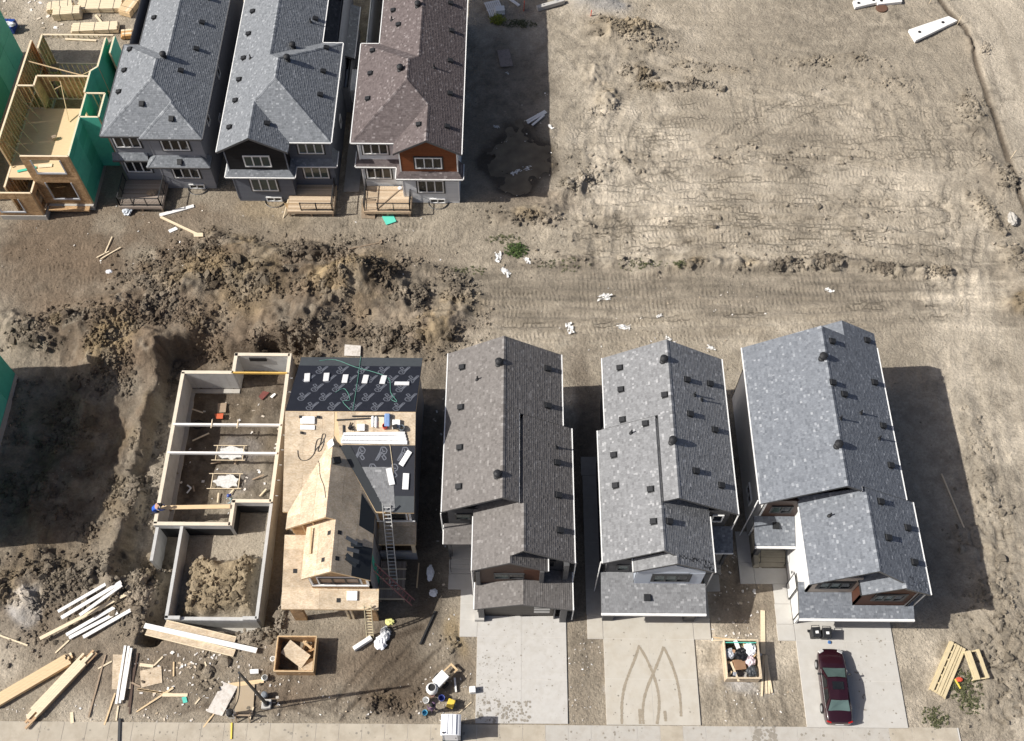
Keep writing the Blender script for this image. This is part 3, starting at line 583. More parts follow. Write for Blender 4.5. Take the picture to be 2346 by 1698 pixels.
sd_grey = tone_mat("grey_siding", [(0, (.25, .255, .272)), (1, (.275, .28, .298))], .7, .06)
sd_slate = tone_mat("slate_siding", [(0, (.135, .145, .17)), (1, (.15, .162, .187))], .7, .06)
sd_white = tone_mat("white_siding", [(0, (.63, .65, .66)), (1, (.70, .715, .72))], .6, .04)
sd_black = tone_mat("black_siding", [(0, (.010, .010, .012)), (1, (.016, .016, .018))], .6, .1)
sd_rust = tone_mat("rust_siding", [(0, (.20, .062, .022)), (1, (.23, .075, .028))], .6, .08)
sd_rust_dk = tone_mat("dark_rust_siding", [(0, (.066, .027, .016)), (1, (.08, .033, .02))], .6, .08)
sd_dkgrey = tone_mat("dark_grey_and_shaded_siding", [(0, (.06, .06, .063)), (1, (.075, .075, .078))], .7, .08)
m_panel = mat("blue_grey_panel", (.42, .46, .52), .5, .04)
m_render = mat("beige_panel", (.38, .33, .28), .6, .05)
m_wood_door = mat("dark_brown_cladding", (.06, .032, .022), .5, .2, 3, stretch=(1, 1, 12))
m_brick = mat("thin_stone_cladding", (.22, .15, .13), .9, .4, 7)
m_deck = tone_mat("deck_board", [(0, (.40, .29, .19)), (.5, (.52, .40, .275)), (1, (.62, .50, .36))], .8, .12)
m_deck_grey = tone_mat("weathered_deck_board", [(0, (.25, .20, .165)), (.5, (.33, .275, .23)), (1, (.40, .34, .285))], .85, .15)
# ================================================================== UPPER ROW: three finished houses
def upper_house(name, label, loc, m, xg, xo, inner, yh, yg, gw, shingle, sid, gabled, sid2, winmat, trim, pane2, deck, labels=None, gut=None, hipfront=False):
    """m=+1: projecting bay on the right. xg eave on the bay side, xo the other eave; yh / yg front eaves; gw bay width"""
    H = thing(name, label, "house", loc); p = .58; ze = 6.5; gut = gut or m_white
    W = abs(xg-xo); s = -1 if xg > xo else 1; U = lambda u: xg+s*u          # u = distance in from the bay-side eave
    hw = W/2; zr = ze+hw*p; yr0 = yh+hw; yr1 = 63.75; yb = yr1+hw
    r = Roof(H, shingle)
    V = lambda u, y, z: Vector((U(u), y, z))
    wi = W-inner; zi = ze+wi/2*p; yv = yb-(zi-ze)/p; yT = 82
    gz_ = ze+gw/2*p; yv2 = yh+gw/2 if not hipfront else yh+gw/2
    # bay-side slope (one plane, eave at u=0) in convex pieces
    yfr = yg if not hipfront else yg+gw/2
    r.plane([V(0, yg if not hipfront else yg, ze), V(gw/2, yfr, gz_), V(gw/2, yv2, gz_), V(0, yv2, ze)][:4] if hipfront else [V(0, yg, ze), V(gw/2, yg, gz_), V(gw/2, yv2, gz_), V(0, yv2, ze)])
    r.plane([V(0, yv2, ze), V(gw/2, yv2, gz_), V(hw, yr0, zr), V(hw, yr1, zr), V(wi/2, yv, zi), V(0, yv, ze)])
    r.plane([V(0, yv, ze), V(wi/2, yv, zi), V(wi/2, yT, zi), V(0, yT, ze)])
    # bay's inner slope, front hip, far-side slope, back hip, back block's far slope
    if hipfront: r.plane([V(0, yg, ze), V(gw, yg, ze), V(gw/2, yfr, gz_)])
    off = (yg-yh)
    r.plane([V(gw, yg, ze), V(gw/2, yfr, gz_), V(gw/2, yv2, gz_), V(gw, yh, ze)])
    r.plane([V(gw, yh, ze), V(W, yh, ze), V(hw, yr0, zr), V(gw/2, yv2, gz_)])
    r.plane([V(W, yh, ze), V(W, yb, ze), V(hw, yr1, zr), V(hw, yr0, zr)])
    r.plane([V(W, yb, ze), V(wi, yb, ze), V(wi/2, yv, zi), V(hw, yr1, zr)])
    r.plane([V(wi, yb, ze), V(wi/2, yv, zi), V(wi/2, yT, zi), V(wi, yT, ze)])
    r.ridge(V(hw, yr0, zr), V(hw, yr1, zr)); r.ridge(V(wi/2, yv, zi), V(wi/2, yT, zi)); r.ridge(V(gw/2, yfr, gz_), V(gw/2, yv2, gz_)); r.ridge(V(W, yh, ze), V(hw, yr0, zr), .13, .06); r.ridge(V(gw/2, yv2, gz_), V(hw, yr0, zr), .13, .06)
    r.ridge(V(W, yb, ze), V(hw, yr1, zr), .13, .05)
    if hipfront: r.ridge(V(0, yg, ze), V(gw/2, yfr, gz_), .13, .06); r.ridge(V(gw, yg, ze), V(gw/2, yfr, gz_), .13, .06)
    ox = Vector((-s, 0, 0)); oi = Vector((s, 0, 0)); oy = Vector((0, -1, 0))
    r.gutter(V(0, yg, ze), V(0, yT, ze), ox, gut); r.gutter(V(W, yh, ze), V(W, yb, ze), oi, gut); r.gutter(V(gw, yh, ze), V(W, yh, ze), oy, gut); r.gutter(V(wi, yb, ze), V(W, yb, ze), Vector((0, 1, 0)), gut); r.gutter(V(wi, yb, ze), V(wi, yT, ze), oi, gut)
    if hipfront: r.gutter(V(0, yg, ze), V(gw, yg, ze), oy, gut)
    # walls
    c = .4; yA = yg+.45; yB = yh+.6; xw0, xw1, xm = U(c), U(W-c), U(gw-.42)
    L_, R2 = (xw1, xw0) if s < 0 else (xw0, xw1)
    wl_ = MB(); wu = MB()
    def front(mb, xa, xb, y, z0, z1, top=None):
        a, b = min(xa, xb), max(xa, xb); poly = rectp(0, z0, b-a, z1) if top is None else top(a, b)
        lap(mb, (a, y), (b, y), poly)
    def gtop(a, b):
        t = (U(gw/2)-a); return [(0, 3.75), (b-a, 3.75), (b-a, ze-.1), (t, gz_-.32), (0, ze-.1)]
    ub = MB() if sid2 else wu
    front(wl_, xw0, xm, yA, .0, 3.8); front(ub, xw0, xm, yA, 3.75, ze-.05, gtop if not hipfront else None)
    front(wl_, xm, xw1, yB, .0, 3.8); front(wu, xm, xw1, yB, 3.75, ze-.05)
    for mb, z0, z1 in ((wl_, 0, 3.8), (wu, 3.75, ze)):
        lap(mb, (L_, yB+20), (L_, yB if s < 0 else yA), rectp(0, z0, 20 if s < 0 else 20+yB-yA, z1)); lap(mb, (R2, yA if s < 0 else yB), (R2, yB+20), rectp(0, z0, 20+(yB-yA if s < 0 else 0), z1))
        a, b = ((xm, yB), (xm, yA)) if s < 0 else ((xm, yA), (xm, yB)); lap(mb if not (sid2 and z0 > 1) else ub, a, b, rectp(0, z0, yB-yA, z1-.05))
    wl_.box(min(xw0, xw1)+.15, yB+19.9, 0, max(xw0, xw1)-.15, yB+20, ze)
    wl_.build("wall", sid, H); wu.build("upper_wall", sid, H)
    if sid2: ub.build("bay_wall", sid2, H)
    fb = MB(); fb.box(min(xw0, xm)+.02, yA+.02, -.3, max(xw0, xm)-.02, yA+.3, .28); fb.box(min(xm, xw1), yB+.02, -.3, max(xm, xw1)-.02, yB+.3, .28); fb.build("foundation_wall", m_conc, H)
    # skirt roof between the storeys
    sk = Roof(H, shingle); zs0, zs1 = 3.45, 3.95
    if hipfront:
        a, b = 0.05, gw+.25; sk.plane([V(a, yA-.75, zs0), V(b, yA-.75, zs0), V(b-.75, yA, zs1+.15), V(a+.75, yA, zs1+.15)]); sk.plane([V(a, yA-.75, zs0), V(a, yA+.5, zs0), V(a+.75, yA+.5, zs1+.15), V(a+.75, yA, zs1+.15)]); sk.plane([V(b, yA-.75, zs0), V(b, yB, zs0), V(b-.75, yB, zs1+.15), V(b-.75, yA, zs1+.15)])
        sk.plane([V(b, yB-.45, zs0), V(W, yB-.45, zs0), V(W, yB, zs1), V(b, yB, zs1)])
        sk.gutter(V(a, yA-.75, zs0), V(b, yA-.75, zs0), oy, gut); sk.gutter(V(b, yB-.45, zs0), V(W, yB-.45, zs0), oy, gut); sk.vent(U(gw*.5), yA-.4)
        sk.ridge(V(a, yA-.75, zs0), V(a+.75, yA, zs1+.15), .1, .04); sk.ridge(V(b, yA-.75, zs0), V(b-.75, yA, zs1+.15), .1, .04)
    else:
        a, b = -.02, gw+.02; e1 = yA-.42; e2 = yB-.42
        sk.plane([V(a, e1, zs0), V(b, e1, zs0), V(b-.42, yA, zs1), V(a+.42, yA, zs1)]); sk.plane([V(a, e1, zs0), V(a, yA+1.2, zs0), V(a+.42, yA+1.2, zs1), V(a+.42, yA, zs1)]); sk.plane([V(b, e1, zs0), V(b, e2, zs0), V(b-.42, yB, zs1), V(b-.42, yA, zs1)])
        sk.plane([V(b, e2, zs0), V(W, e2, zs0), V(W-.4, yB, zs1), V(b-.42, yB, zs1)]); sk.plane([V(W, e2, zs0), V(W, yB+1.2, zs0), V(W-.4, yB+1.2, zs1), V(W-.4, yB, zs1)])
        sk.gutter(V(a, e1, zs0), V(b, e1, zs0), oy, gut); sk.gutter(V(b, e2, zs0), V(W, e2, zs0), oy, gut); sk.gutter(V(b, e1, zs0), V(b, e2, zs0), oi, gut); sk.gutter(V(a, e1, zs0), V(a, yA+1.2, zs0), ox, gut); sk.gutter(V(W, e2, zs0), V(W, yB+1.2, zs0), oi, gut)
    sk.done()
    # windows: bay up / down, side up / down, basement with a well
    ex = (1, 0)
    xc = U(gw/2+.02); xs_ = U((gw+W)/2-.15)
    window(H, (xc-1.05, yA, 4.35 if not hipfront else 4.75), ex, 2.15, 1.3, 3, winmat, trim if gabled != 'bare' else None, gl2=pane2); window(H, (xc-1.05, yA, 1.35), ex, 2.15, 1.55, 3, winmat, trim, gl2=pane2)
    window(H, (xs_-1.1, yB, 4.6), ex, 2.05, 1.35, 3, winmat, trim, gl2=pane2); window(H, (xs_-1.1, yB, 1.6), ex, 2.05, 1.45, 3, winmat, trim, gl2=pane2)
    window(H, (xc-.15, yA-.02, .02), ex, 1.3, .55, 2, winmat)
    ww = MB()
    for i in range(9):
        t0 = math.pi+math.pi*i/9; t1 = math.pi+math.pi*(i+1)/9; q = lambda t, k: (xc+.5+k*.85*math.cos(t), yA+.0+k*.75*math.sin(t))
        (x0, y0), (x1, y1) = q(t0, 1), q(t1, 1); ww.add([(x0, y0, -.35), (x1, y1, -.35), (x1, y1, .12), (x0, y0, .12)], [(0, 1, 2, 3)])
    ww.build("window_well", m_metal, H)
    # side windows on the sun-shaded flank
    for yy, zz in ((60.5, 4.6), (63, 1.8), (66, 4.4)): window(H, (R2, yy, zz), (0, 1), .75, 1.0, 1, winmat)
    # corner boards
    for xx, yy in ((xw0, yA), (xw1, yB), (xm, yA)): cb = MB(); cb.box(xx-.05, yy-.03, .3, xx+.05, yy+.07, ze-.1); cb.build("corner_board", m_white if sid is sd_white else (sid if sid is not sd_white else m_white), H)
    return H, r, U, dict(yA=yA, yB=yB, xw0=xw0, xw1=xw1, xm=xm, W=W)
def deck_thing(name, label, x0, x1, y0, y1, z, mt, rail=('f',), panel=None, post_h=1.0):
    D = thing(name, label, "deck", ((x0+x1)/2, (y0+y1)/2, 0))
    b = MB(); boards(b, x0, y0, x1, y1, z); b.build("deck_boards", mt, D)
    f = MB(); f.box(x0-.02, y0-.06, z-.32, x1+.02, y0-.005, z-.045); f.box(x0-.06, y0, z-.32, x0-.025, y1, z-.045); f.box(x1+.025, y0, z-.32, x1+.06, y1, z-.045); f.build("rim_joist", mt, D)
    for x in (x0+.1, (x0+x1)/2, x1-.1): q = MB(); q.box(x-.07, y0+.02, -.25, x+.07, y0+.16, z-.05); q.build("leg", m_pine_dk, D)
    r = MB(); bal = MB()
    def run(a, c):
        a = Vector(a); c = Vector(c); U = Vector((0, 0, 1)); n = max(1, round((c-a).length/1.35))
        r.bar(a+U*(z+.95), c+U*(z+.95), .07, .05); r.bar(a+U*(z+.1), c+U*(z+.1), .05, .04)
        for i in range(n+1): p = a.lerp(c, i/n); r.box(p.x-.035, p.y-.035, z, p.x+.035, p.y+.035, z+1.0)
        k = int((c-a).length/.11)
        for i in range(1, k): p = a.lerp(c, i/k); bal.box(p.x-.009, p.y-.009, z+.1, p.x+.009, p.y+.009, z+.94)
    if 'f' in rail: run((x0+.05, y0+.05, 0), (x1-.05, y0+.05, 0))
    if 'p' in rail: run((x0+(x1-x0)*.3, y0+.05, 0), (x1-.05, y0+.05, 0))
    if 'l' in rail: run((x0+.05, y0+.05, 0), (x0+.05, y1-.1, 0))
    if 'r' in rail: run((x1-.05, y0+.05, 0), (x1-.05, y1-.1, 0))
    r.build("railing", m_dark, D); bal.build("balusters", m_dark, D, kind="stuff")
    return D
# --- reddish roof, white walls
Hw, r, U, q = upper_house("two_storey_house", "white house with reddish brown shingle roof and rust coloured gable", (-8.4, 62, 0), 1, -3.96, -12.75, 1.55, 57.15, 56.05, 5.4, sh_mauve, sd_white, True, sd_rust, m_white, m_dark, None, None)
for u, y in ((7.6, 66.6), (7.6, 64), (7.6, 61.2), (1.4, 76), (1.4, 72.2), (1.2, 69), (1.2, 65.5), (1.1, 61.9), (3.3, 58), (1.2, 58.3), (6.2, 71.5), (5.6, 69.4), (6.1, 73.2)): r.vent(U(u), y)
r.vent(U(5.0), 62.9, 'turbine'); r.vent(U(4.0), 70.6, 'turbine'); r.vent(U(6.3), 70.4, 'pipe'); r.vent(U(2.4), 64, 'pipe'); r.done()
deck_thing("wooden_deck", "pale wooden deck of the white house with a loose board across it", -12.2, -8.35, 54.95, 57.6, .75, m_deck, ('p', 'r', 'l'))
# --- slate roof, black gable
Hb, r, U, q = upper_house("two_storey_house", "slate grey house with black front gable and white window frames", (-18.75, 62, 0), -1, -23.2, -14.3, 1.74, 57.15, 56.1, 5.6, sh_top, sd_slate, 'bare', sd_black, m_white, m_dark, (0, 1, 2), None)
for u, y in ((.9, 58.2), (1.0, 61), (1.0, 63.3), (1.05, 65.7), (1.1, 68.5), (1.1, 71.2), (1.15, 74), (3.9, 58.2), (7.7, 66.9), (7.7, 64.2), (7.7, 61.6), (6.4, 70.6), (5.9, 73.3)): r.vent(U(u), y)
r.vent(U(5.1), 63.9, 'turbine'); r.vent(U(5.1), 66.4, 'turbine'); r.vent(U(1.7), 65.3, 'pipe'); r.vent(U(6.1), 70, 'pipe'); r.done()
deck_thing("wooden_deck", "pale wooden deck beside the black gabled house", -18.5, -14.75, 54.9, 57.7, .75, m_deck, ('p', 'r'))
# entrance wing on the flank of the slate house
w_ = MB(); lap(w_, (-14.2, 66.6), (-14.2, 76), rectp(0, 0, 9.4, 2.9)); lap(w_, (-15.6, 66.6), (-14.2, 66.6), rectp(0, 0, 1.4, 2.9)); w_.build("porch_wall", sd_grey, Hb)
pr = Roof(Hb, sh_top); pr.plane([(-16.5, 70.0, 4.1), (-13.9, 70.0, 3.1), (-13.9, 76.5, 3.1), (-16.5, 76.5, 4.1)]); pr.gutter((-13.9, 70.0, 3.1), (-13.9, 76.5, 3.1), Vector((1, 0, 0))); pr.done()
pb = MB(); pb.box(-15.0, 67.2, .5, -13.6, 69.8, 2.1); pb.build("porch_box", m_white, Hb, bevel=.12)
# --- all grey, hipped bay
Hg, r, U, q = upper_house("two_storey_house", "all grey house with hipped front bay beside the open timber frame", (-28.6, 62, 0), 1, -24.55, -32.65, 1.3, 57.65, 57.4, 4.95, sh_top, sd_grey, True, None, m_white, m_dark, None, None, gut=m_fascia, hipfront=True)
for u, y in ((7.2, 66.7), (7.2, 64.3), (7.2, 61.9), (4.8, 59.9), (2.4, 58.8), (1.6, 66.4), (1.6, 69.5), (1.6, 72.5), (2.3, 63.5), (5.8, 70.4), (5.8, 73), (5.9, 75.5)): r.vent(U(u), y)
r.vent(U(3.6), 64.3, 'turbine'); r.vent(U(3.0), 73.0, 'turbine'); r.done()
deck_thing("wooden_deck", "weathered deck with dark railing in front of the all grey house", -32.5, -29.0, 55.3, 58.1, .7, m_deck_grey, ('f', 'l', 'r'))
# ================================================================== LOWER ROW: three finished houses
PT = .62
def lower_roof(H, shingle, m, P):
    """u runs from the sunny-side eave of the main gable towards the shared long slope; x = m*u"""
    r = Roof(H, shingle); V = lambda u, y, z: Vector((m*u, y, z))
    zB = P['zB']; zc = lambda u: zB-(u-P['B'])*PT                     # shared slope
    zA = zB-(P['B']-P['A'])*PT; zE = zc(P['E'])-.05; zF = zE-(P['E']-P['F'])*PT
    zl = lambda u: zE-(P['E']-u)*PT                                    # front roof, sunny slope
    r.plane([V(P['A'], P['yM'], zA), V(P['B'], P['yM'], zB), V(P['B'], P['yB'], zB), V(P['A'], P['yB'], zA)])
    r.plane([V(P['B'], P['yS'], zB), V(P['C'], P['yS'], zc(P['C'])), V(P['C'], P['yB'], zc(P['C'])), V(P['B'], P['yB'], zB)])
    r.plane([V(P['B'], P['yM'], zB), V(P['S'], P['yM'], zc(P['S'])), V(P['S'], P['yS'], zc(P['S'])), V(P['B'], P['yS'], zB)])
    zD = zc(P['D'])-.05
    r.plane([V(P['E'], P['yE'], zE), V(P['D'], P['yD'], zD), V(P['D'], P['yS'], zD), V(P['E'], P['yS'], zE)])
    r.plane([V(P['F'], P['yF'], zF), V(P['E'], P['yE'], zE), V(P['E'], P['yS'], zE), V(P['F'], P['yM']+.6, zF)])
    r.ridge(V(P['B'], P['yM'], zB), V(P['B'], P['yB'], zB)); r.ridge(V(P['E'], P['yE'], zE), V(P['E'], P['yM'], zE))
    ou = Vector((m, 0, 0))
    r.gutter(V(P['A'], P['yM'], zA), V(P['A'], P['yB'], zA), -ou); r.gutter(V(P['C'], P['yS'], zc(P['C'])), V(P['C'], P['yB'], zc(P['C'])), ou); r.gutter(V(P['D'], P['yD'], zD), V(P['D'], P['yS'], zD), ou); r.gutter(V(P['F'], P['yF'], zF), V(P['F'], P['yM']-.1, zF), -ou)
    st = MB(); st.bar(V(P['S']+.02, P['yM'], zc(P['S'])-.12), V(P['S']+.02, P['yS'], zc(P['S'])-.12), .03, .22); st.build("step_fascia", m_white if m > 0 else m_dark, H)
    return r, V, dict(zA=zA, zE=zE, zF=zF, zD=zD, zc=zc, zl=zl)
def garage_door(H, x0, x1, y, h, mt, glass=()):
    g = MB(); n = 4
    for i in range(n): g.box(x0, y-.03, .08+i*h/n, x1, y+.03, .08+(i+1)*h/n-.015)
    d = g.build("garage_door", mt, H)
    for i in glass:
        q = MB(); q.box(x1-1.3, y-.045, .18+i*h/n, x1-.25, y-.032, .02+(i+1)*h/n); q.build("pane", m_alu, d)
    return d
# ---------------- brownish grey house (nearest the frame house)
H1 = thing("two_storey_house", "brownish grey shingled house with dark brown garage front nearest the unfinished house", "house", (0, 29, 0))
P1 = dict(A=-4.33, B=-.43, C=3.56, D=4.17, E=.92, F=-2.31, S=.62, zB=8.98, yB=37.8, yM=25.95, yS=32.25, yE=22.8, yD=22.75, yF=22.2)
r, V, q = lower_roof(H1, sh_brown, 1, P1)
zl = q['zl']; zr1 = zl(.07)
r.plane([V(-2.31, 22.2, q['zF']), V(.07, 22.2, zr1), V(.07, 22.82, zr1), V(-2.31, 22.82, q['zF']-.002)], tab=True)
r.plane([V(.07, 22.2, zr1), V(2.47, 22.2, zr1-2.4*PT), V(2.47, 23.1, zr1-2.4*PT), V(.07, 23.1, zr1)]); r.gutter(V(2.47, 22.2, zr1-2.4*PT), V(2.47, 23.1, zr1-2.4*PT), Vector((1, 0, 0))); r.ridge(V(.07, 22.2, zr1), V(.07, 22.8, zr1))
for x, y in ((-3.25, 36.3), (-3.25, 33.2), (-3.22, 30.2), (-3.2, 27.4), (2.55, 36.3), (2.52, 33.4), (3.1, 29.4), (3.15, 27.1), (3.2, 24.7)): r.vent(x, y)
r.vent(-.75, 27.5, 'turbine'); r.vent(-.75, 35.7, 'turbine'); r.vent(-2.2, 35, 'pipe'); r.vent(3.1, 30.5, 'pipe'); r.done()
w = MB(); lap(w, (-4.0, 37.4), (-4.0, 26.3), rectp(0, 0, 11.1, 6.4)); lap(w, (3.2, 32.6), (3.2, 37.4), rectp(0, 0, 4.8, 6.3)); lap(w, (3.8, 21.1), (3.8, 32.6), rectp(0, 0, 11.5, 3.0)); lap(w, (3.8, 23.3), (3.8, 32.6), rectp(0, 3, 9.3, 6.0)); lap(w, (3.2, 37.4), (-4.0, 37.4), [(0, 0), (7.2, 0), (7.2, 6.35), (3.6, 8.6), (0, 6.3)]); lap(w, (-4.0, 26.3), (-2.0, 26.3), rectp(0, 0, 2.0, 6.3)); lap(w, (-2.0, 26.3), (-2.0, 21.1), rectp(0, 0, 5.2, 3.1)); lap(w, (-2.0, 26.3), (-2.0, 22.38), rectp(0, 3, 3.92, 5.8)); lap(w, (2.2, 23.25), (3.8, 23.25), rectp(0, 3, 1.6, 6.0)); w.build("wall", sd_dkgrey, H1)
w = MB(); flatwall(w, (-2.0, 22.36), (2.2, 22.36), [(0, 3.0), (4.2, 3.0), (4.2, 5.85), (2.07, 7.1), (0, 5.75)]); flatwall(w, (2.2, 22.36), (2.2, 23.25), rectp(0, 3, .89, 5.9)); w.build("front_wall", m_wood_door, H1)
w = MB(); flatwall(w, (.95, 22.35), (2.1, 22.35), rectp(0, 3.1, 1.15, 5.8), .03); w.build("cladding_panel", sd_rust_dk, H1)
for a in ((-2.11, 22.22, 3.2, -1.83, 22.42, 5.8), (1.98, 22.22, 3.2, 2.26, 22.42, 5.8), (3.52, 22.6, 3.0, 3.84, 23.2, 6.0)): w = MB(); w.box(*a); w.build("pilaster", m_fascia, H1)
window(H1, (-.95, 22.36, 4.3), (1, 0), 1.95, .95, 2, m_dark, None, gl2=(0,)); window(H1, (-3.55, 26.3, 4.6), (1, 0), 1.1, .95, 1, m_dark, gl2=(0,)); window(H1, (2.4, 23.25, 4.2), (1, 0), .6, 1.0, 1, m_dark)
g = Roof(H1, sh_brown); g.plane([(-2.2, 20.68, 3.0), (.95, 20.68, 4.1), (.95, 22.48, 4.1), (-2.2, 22.48, 3.0)]); g.plane([(4.17, 20.65, 3.0), (.95, 20.65, 4.1), (.95, 23.2, 4.1), (4.17, 23.2, 3.0)]); g.gutter((4.17, 20.65, 3.0), (4.17, 23.2, 3.0), Vector((1, 0, 0))); g.gutter((-2.2, 20.68, 3.0), (-2.2, 22.48, 3.0), Vector((-1, 0, 0))); g.ridge((.95, 20.68, 4.1), (.95, 22.4, 4.1)); g.done()
w = MB(); flatwall(w, (-2.0, 21.15), (3.8, 21.15), [(0, 2.35), (5.8, 2.35), (5.8, 2.85), (2.95, 3.85), (0, 2.85)]); w.build("gable_panel", m_wood_door, H1)
garage_door(H1, -1.55, 3.0, 21.2, 2.25, mat("bronze_door", (.05, .043, .037), .5, .1), (1, 2, 3))
for a in ((-1.98, 20.85, 0, -1.6, 21.3, 2.9), (3.42, 20.72, 0, 3.84, 21.3, 2.9), (3.02, 20.95, 0, 3.1, 21.2, 2.6)): w = MB(); w.box(*a); w.build("pillar", m_fascia, H1)
w = MB(); w.box(-2.25, 20.72, .0, -1.62, 21.25, .55); w.build("pillar_base", m_conc_new, H1)
g = Roof(H1, sh_brown); g.plane([(-4.35, 25.0, 3.25), (-2.3, 25.0, 3.25), (-2.3, 26.28, 3.75), (-4.35, 26.28, 3.75)]); g.gutter((-4.35, 25.0, 3.25), (-4.35, 26.28, 3.5), Vector((-1, 0, 0))); g.done()
w = MB(); w.box(-4.1, 25.1, .5, -3.85, 25.35, 3.1); w.build("porch_post", m_fascia, H1)
w = MB(); w.box(-4.0, 24.95, 0, -2.3, 26.28, .62); w.box(-4.1, 24.65, 0, -2.35, 24.94, .46); w.box(-4.1, 24.36, 0, -2.35, 24.64, .31); w.box(-4.1, 24.07, 0, -2.35, 24.35, .16); w.build("porch_steps", m_conc_new, H1)
w = MB(); w.box(-3.97, 24.1, .1, -3.93, 24.95, .14); w.bar((-3.95, 24.15, 1.0), (-3.95, 25.0, 1.45), .04, .04); w.box(-3.97, 24.13, .15, -3.93, 24.17, 1.0); w.box(-3.97, 24.93, .5, -3.93, 24.97, 1.45); w.build("handrail", m_dark, H1)
for x, yb, yt, z in ((-4.42, 26.0, 26.0, 6.2), (4.26, 22.9, 22.9, 5.9), (-2.36, 22.5, 22.5, 5.6), (4.26, 20.9, 20.9, 2.8)):
    w = MB(); w.tube((x, yb, .1), (x, yt, z), .045, 6); w.build("downpipe", m_white, H1)
# ---------------- light grey house (middle)
H2 = thing("two_storey_house", "light grey shingled house with blue grey panelled front bay above a white gutter", "house", (10.3, 29, 0))
P2 = dict(A=-14.77, B=-10.58, C=-6.42, D=-5.95, E=-9.55, F=-12.97, S=-9.72, zB=9.0, yB=37.6, yM=26.0, yS=32.1, yE=22.8, yD=22.75, yF=22.15)
r, V, q = lower_roof(H2, sh_grey, -1, P2)
zl = q['zl']; zr2 = zl(-10.38)
r.plane([V(-12.97, 22.15, q['zF']), V(-10.38, 22.15, zr2), V(-10.38, 22.82, zr2), V(-12.97, 22.82, q['zF'])]); r.plane([V(-10.38, 22.15, zr2), V(-7.85, 22.15, zr2-2.53*PT), V(-7.85, 23.0, zr2-2.53*PT), V(-10.38, 23.0, zr2)]); r.gutter(V(-7.85, 22.15, zr2-2.53*PT), V(-7.85, 23.0, zr2-2.53*PT), Vector((-1, 0, 0))); r.ridge(V(-10.38, 22.15, zr2), V(-10.38, 22.8, zr2))
for x, y in ((7.58, 36.4), (7.58, 34.7), (10.25, 33.4), (7.58, 32.4), (8.98, 31.7), (6.93, 30.0), (6.95, 27.8), (9.03, 27.0), (9.08, 24.8), (11.85, 34.9), (13.6, 35.2), (11.85, 32.3), (13.62, 31.7), (11.9, 28.2), (13.68, 27.7), (9.98, 24.8)): r.vent(x, y)
r.vent(10.3, 36.0, 'turbine'); r.vent(10.45, 29.9, 'turbine'); r.vent(8.05, 31.3, 'pipe'); r.vent(12.35, 33.9, 'pipe'); r.vent(12.85, 33.7, 'pipe'); r.done()
w = MB(); lap(w, (14.4, 26.3), (14.4, 37.2), rectp(0, 0, 10.9, 6.3)); lap(w, (6.75, 37.2), (6.75, 32.4), rectp(0, 0, 4.8, 6.3)); lap(w, (6.3, 32.4), (6.3, 22.95), rectp(0, 0, 9.45, 6.1)); lap(w, (6.3, 22.95), (6.3, 20.9), rectp(0, 0, 2.05, 2.9)); lap(w, (14.4, 37.2), (6.75, 37.2), [(0, 0), (7.65, 0), (7.65, 6.2), (3.8, 8.6), (0, 6.2)]); lap(w, (12.6, 26.3), (14.4, 26.3), rectp(0, 0, 1.8, 6.3)); lap(w, (12.5, 20.9), (12.5, 26.3), rectp(0, 0, 5.4, 3.2)); lap(w, (12.5, 22.4), (12.5, 26.3), rectp(0, 3.0, 3.9, 5.9)); lap(w, (6.3, 22.95), (8.1, 22.95), rectp(0, 3, 1.8, 6.2)); w.build("wall", sd_dkgrey, H2)
w = MB(); flatwall(w, (8.12, 22.28), (12.47, 22.28), [(0, 3.5), (4.35, 3.6), (4.35, 5.75), (2.26, 7.1), (0, 5.75)]); flatwall(w, (8.12, 23.0), (8.12, 22.28), rectp(0, 3.5, .7, 5.8)); bay = w.build("bay_wall", m_panel, H2)
for a, z0, z1 in (((0, 1.0), 3.65, 5.7), ((1.03, 3.3), 3.65, 4.15), ((3.33, 4.33), 3.65, 5.7), ((1.03, 3.3), 5.5, 5.85)):
    w = MB(); flatwall(w, (8.12, 22.27), (12.47, 22.27), rectp(a[0]+.02, z0, a[1], z1), .02, .012); w.build("panel", m_panel, bay)
w = MB(); w.box(8.1, 22.2, 3.42, 12.5, 22.279, 3.58); w.build("base_flashing", m_dark, H2)
window(H2, (9.25, 22.28, 4.25), (1, 0), 2.3, 1.2, 3, m_dark, m_dark, gl2=(0, 1)); window(H2, (6.95, 22.95, 4.4), (1, 0), .8, 1.0, 1, m_dark, gl2=(0,)); window(H2, (13.3, 26.3, 4.5), (1, 0), .75, 1.1, 1, m_white)
g = Roof(H2, sh_grey); g.plane([(6.0, 20.45, 3.1), (12.78, 20.45, 3.1), (12.78, 22.26, 3.703), (6.0, 22.26, 3.703)]); g.plane([(6.0, 22.26, 3.703), (8.1, 22.26, 3.703), (8.1, 22.93, 3.927), (6.0, 22.93, 3.927)]); g.gutter((6.0, 20.45, 3.1), (12.78, 20.45, 3.1), Vector((0, -1, 0)), w=.14, h=.16); g.vent(9.0, 21.4); g.done()
garage_door(H2, 7.1, 11.7, 21.25, 2.3, m_fascia)
w = MB(); w.box(6.3, 20.85, 0, 7.0, 21.35, 3.0); w.build("pillar", sd_dkgrey, H2); w = MB(); w.box(11.72, 20.85, 0, 12.48, 21.35, 3.0); w.build("pillar", sd_dkgrey, H2); w = MB(); w.box(11.85, 20.82, .9, 12.35, 20.845, 2.3); w.build("wall_panel", m_fascia, H2)
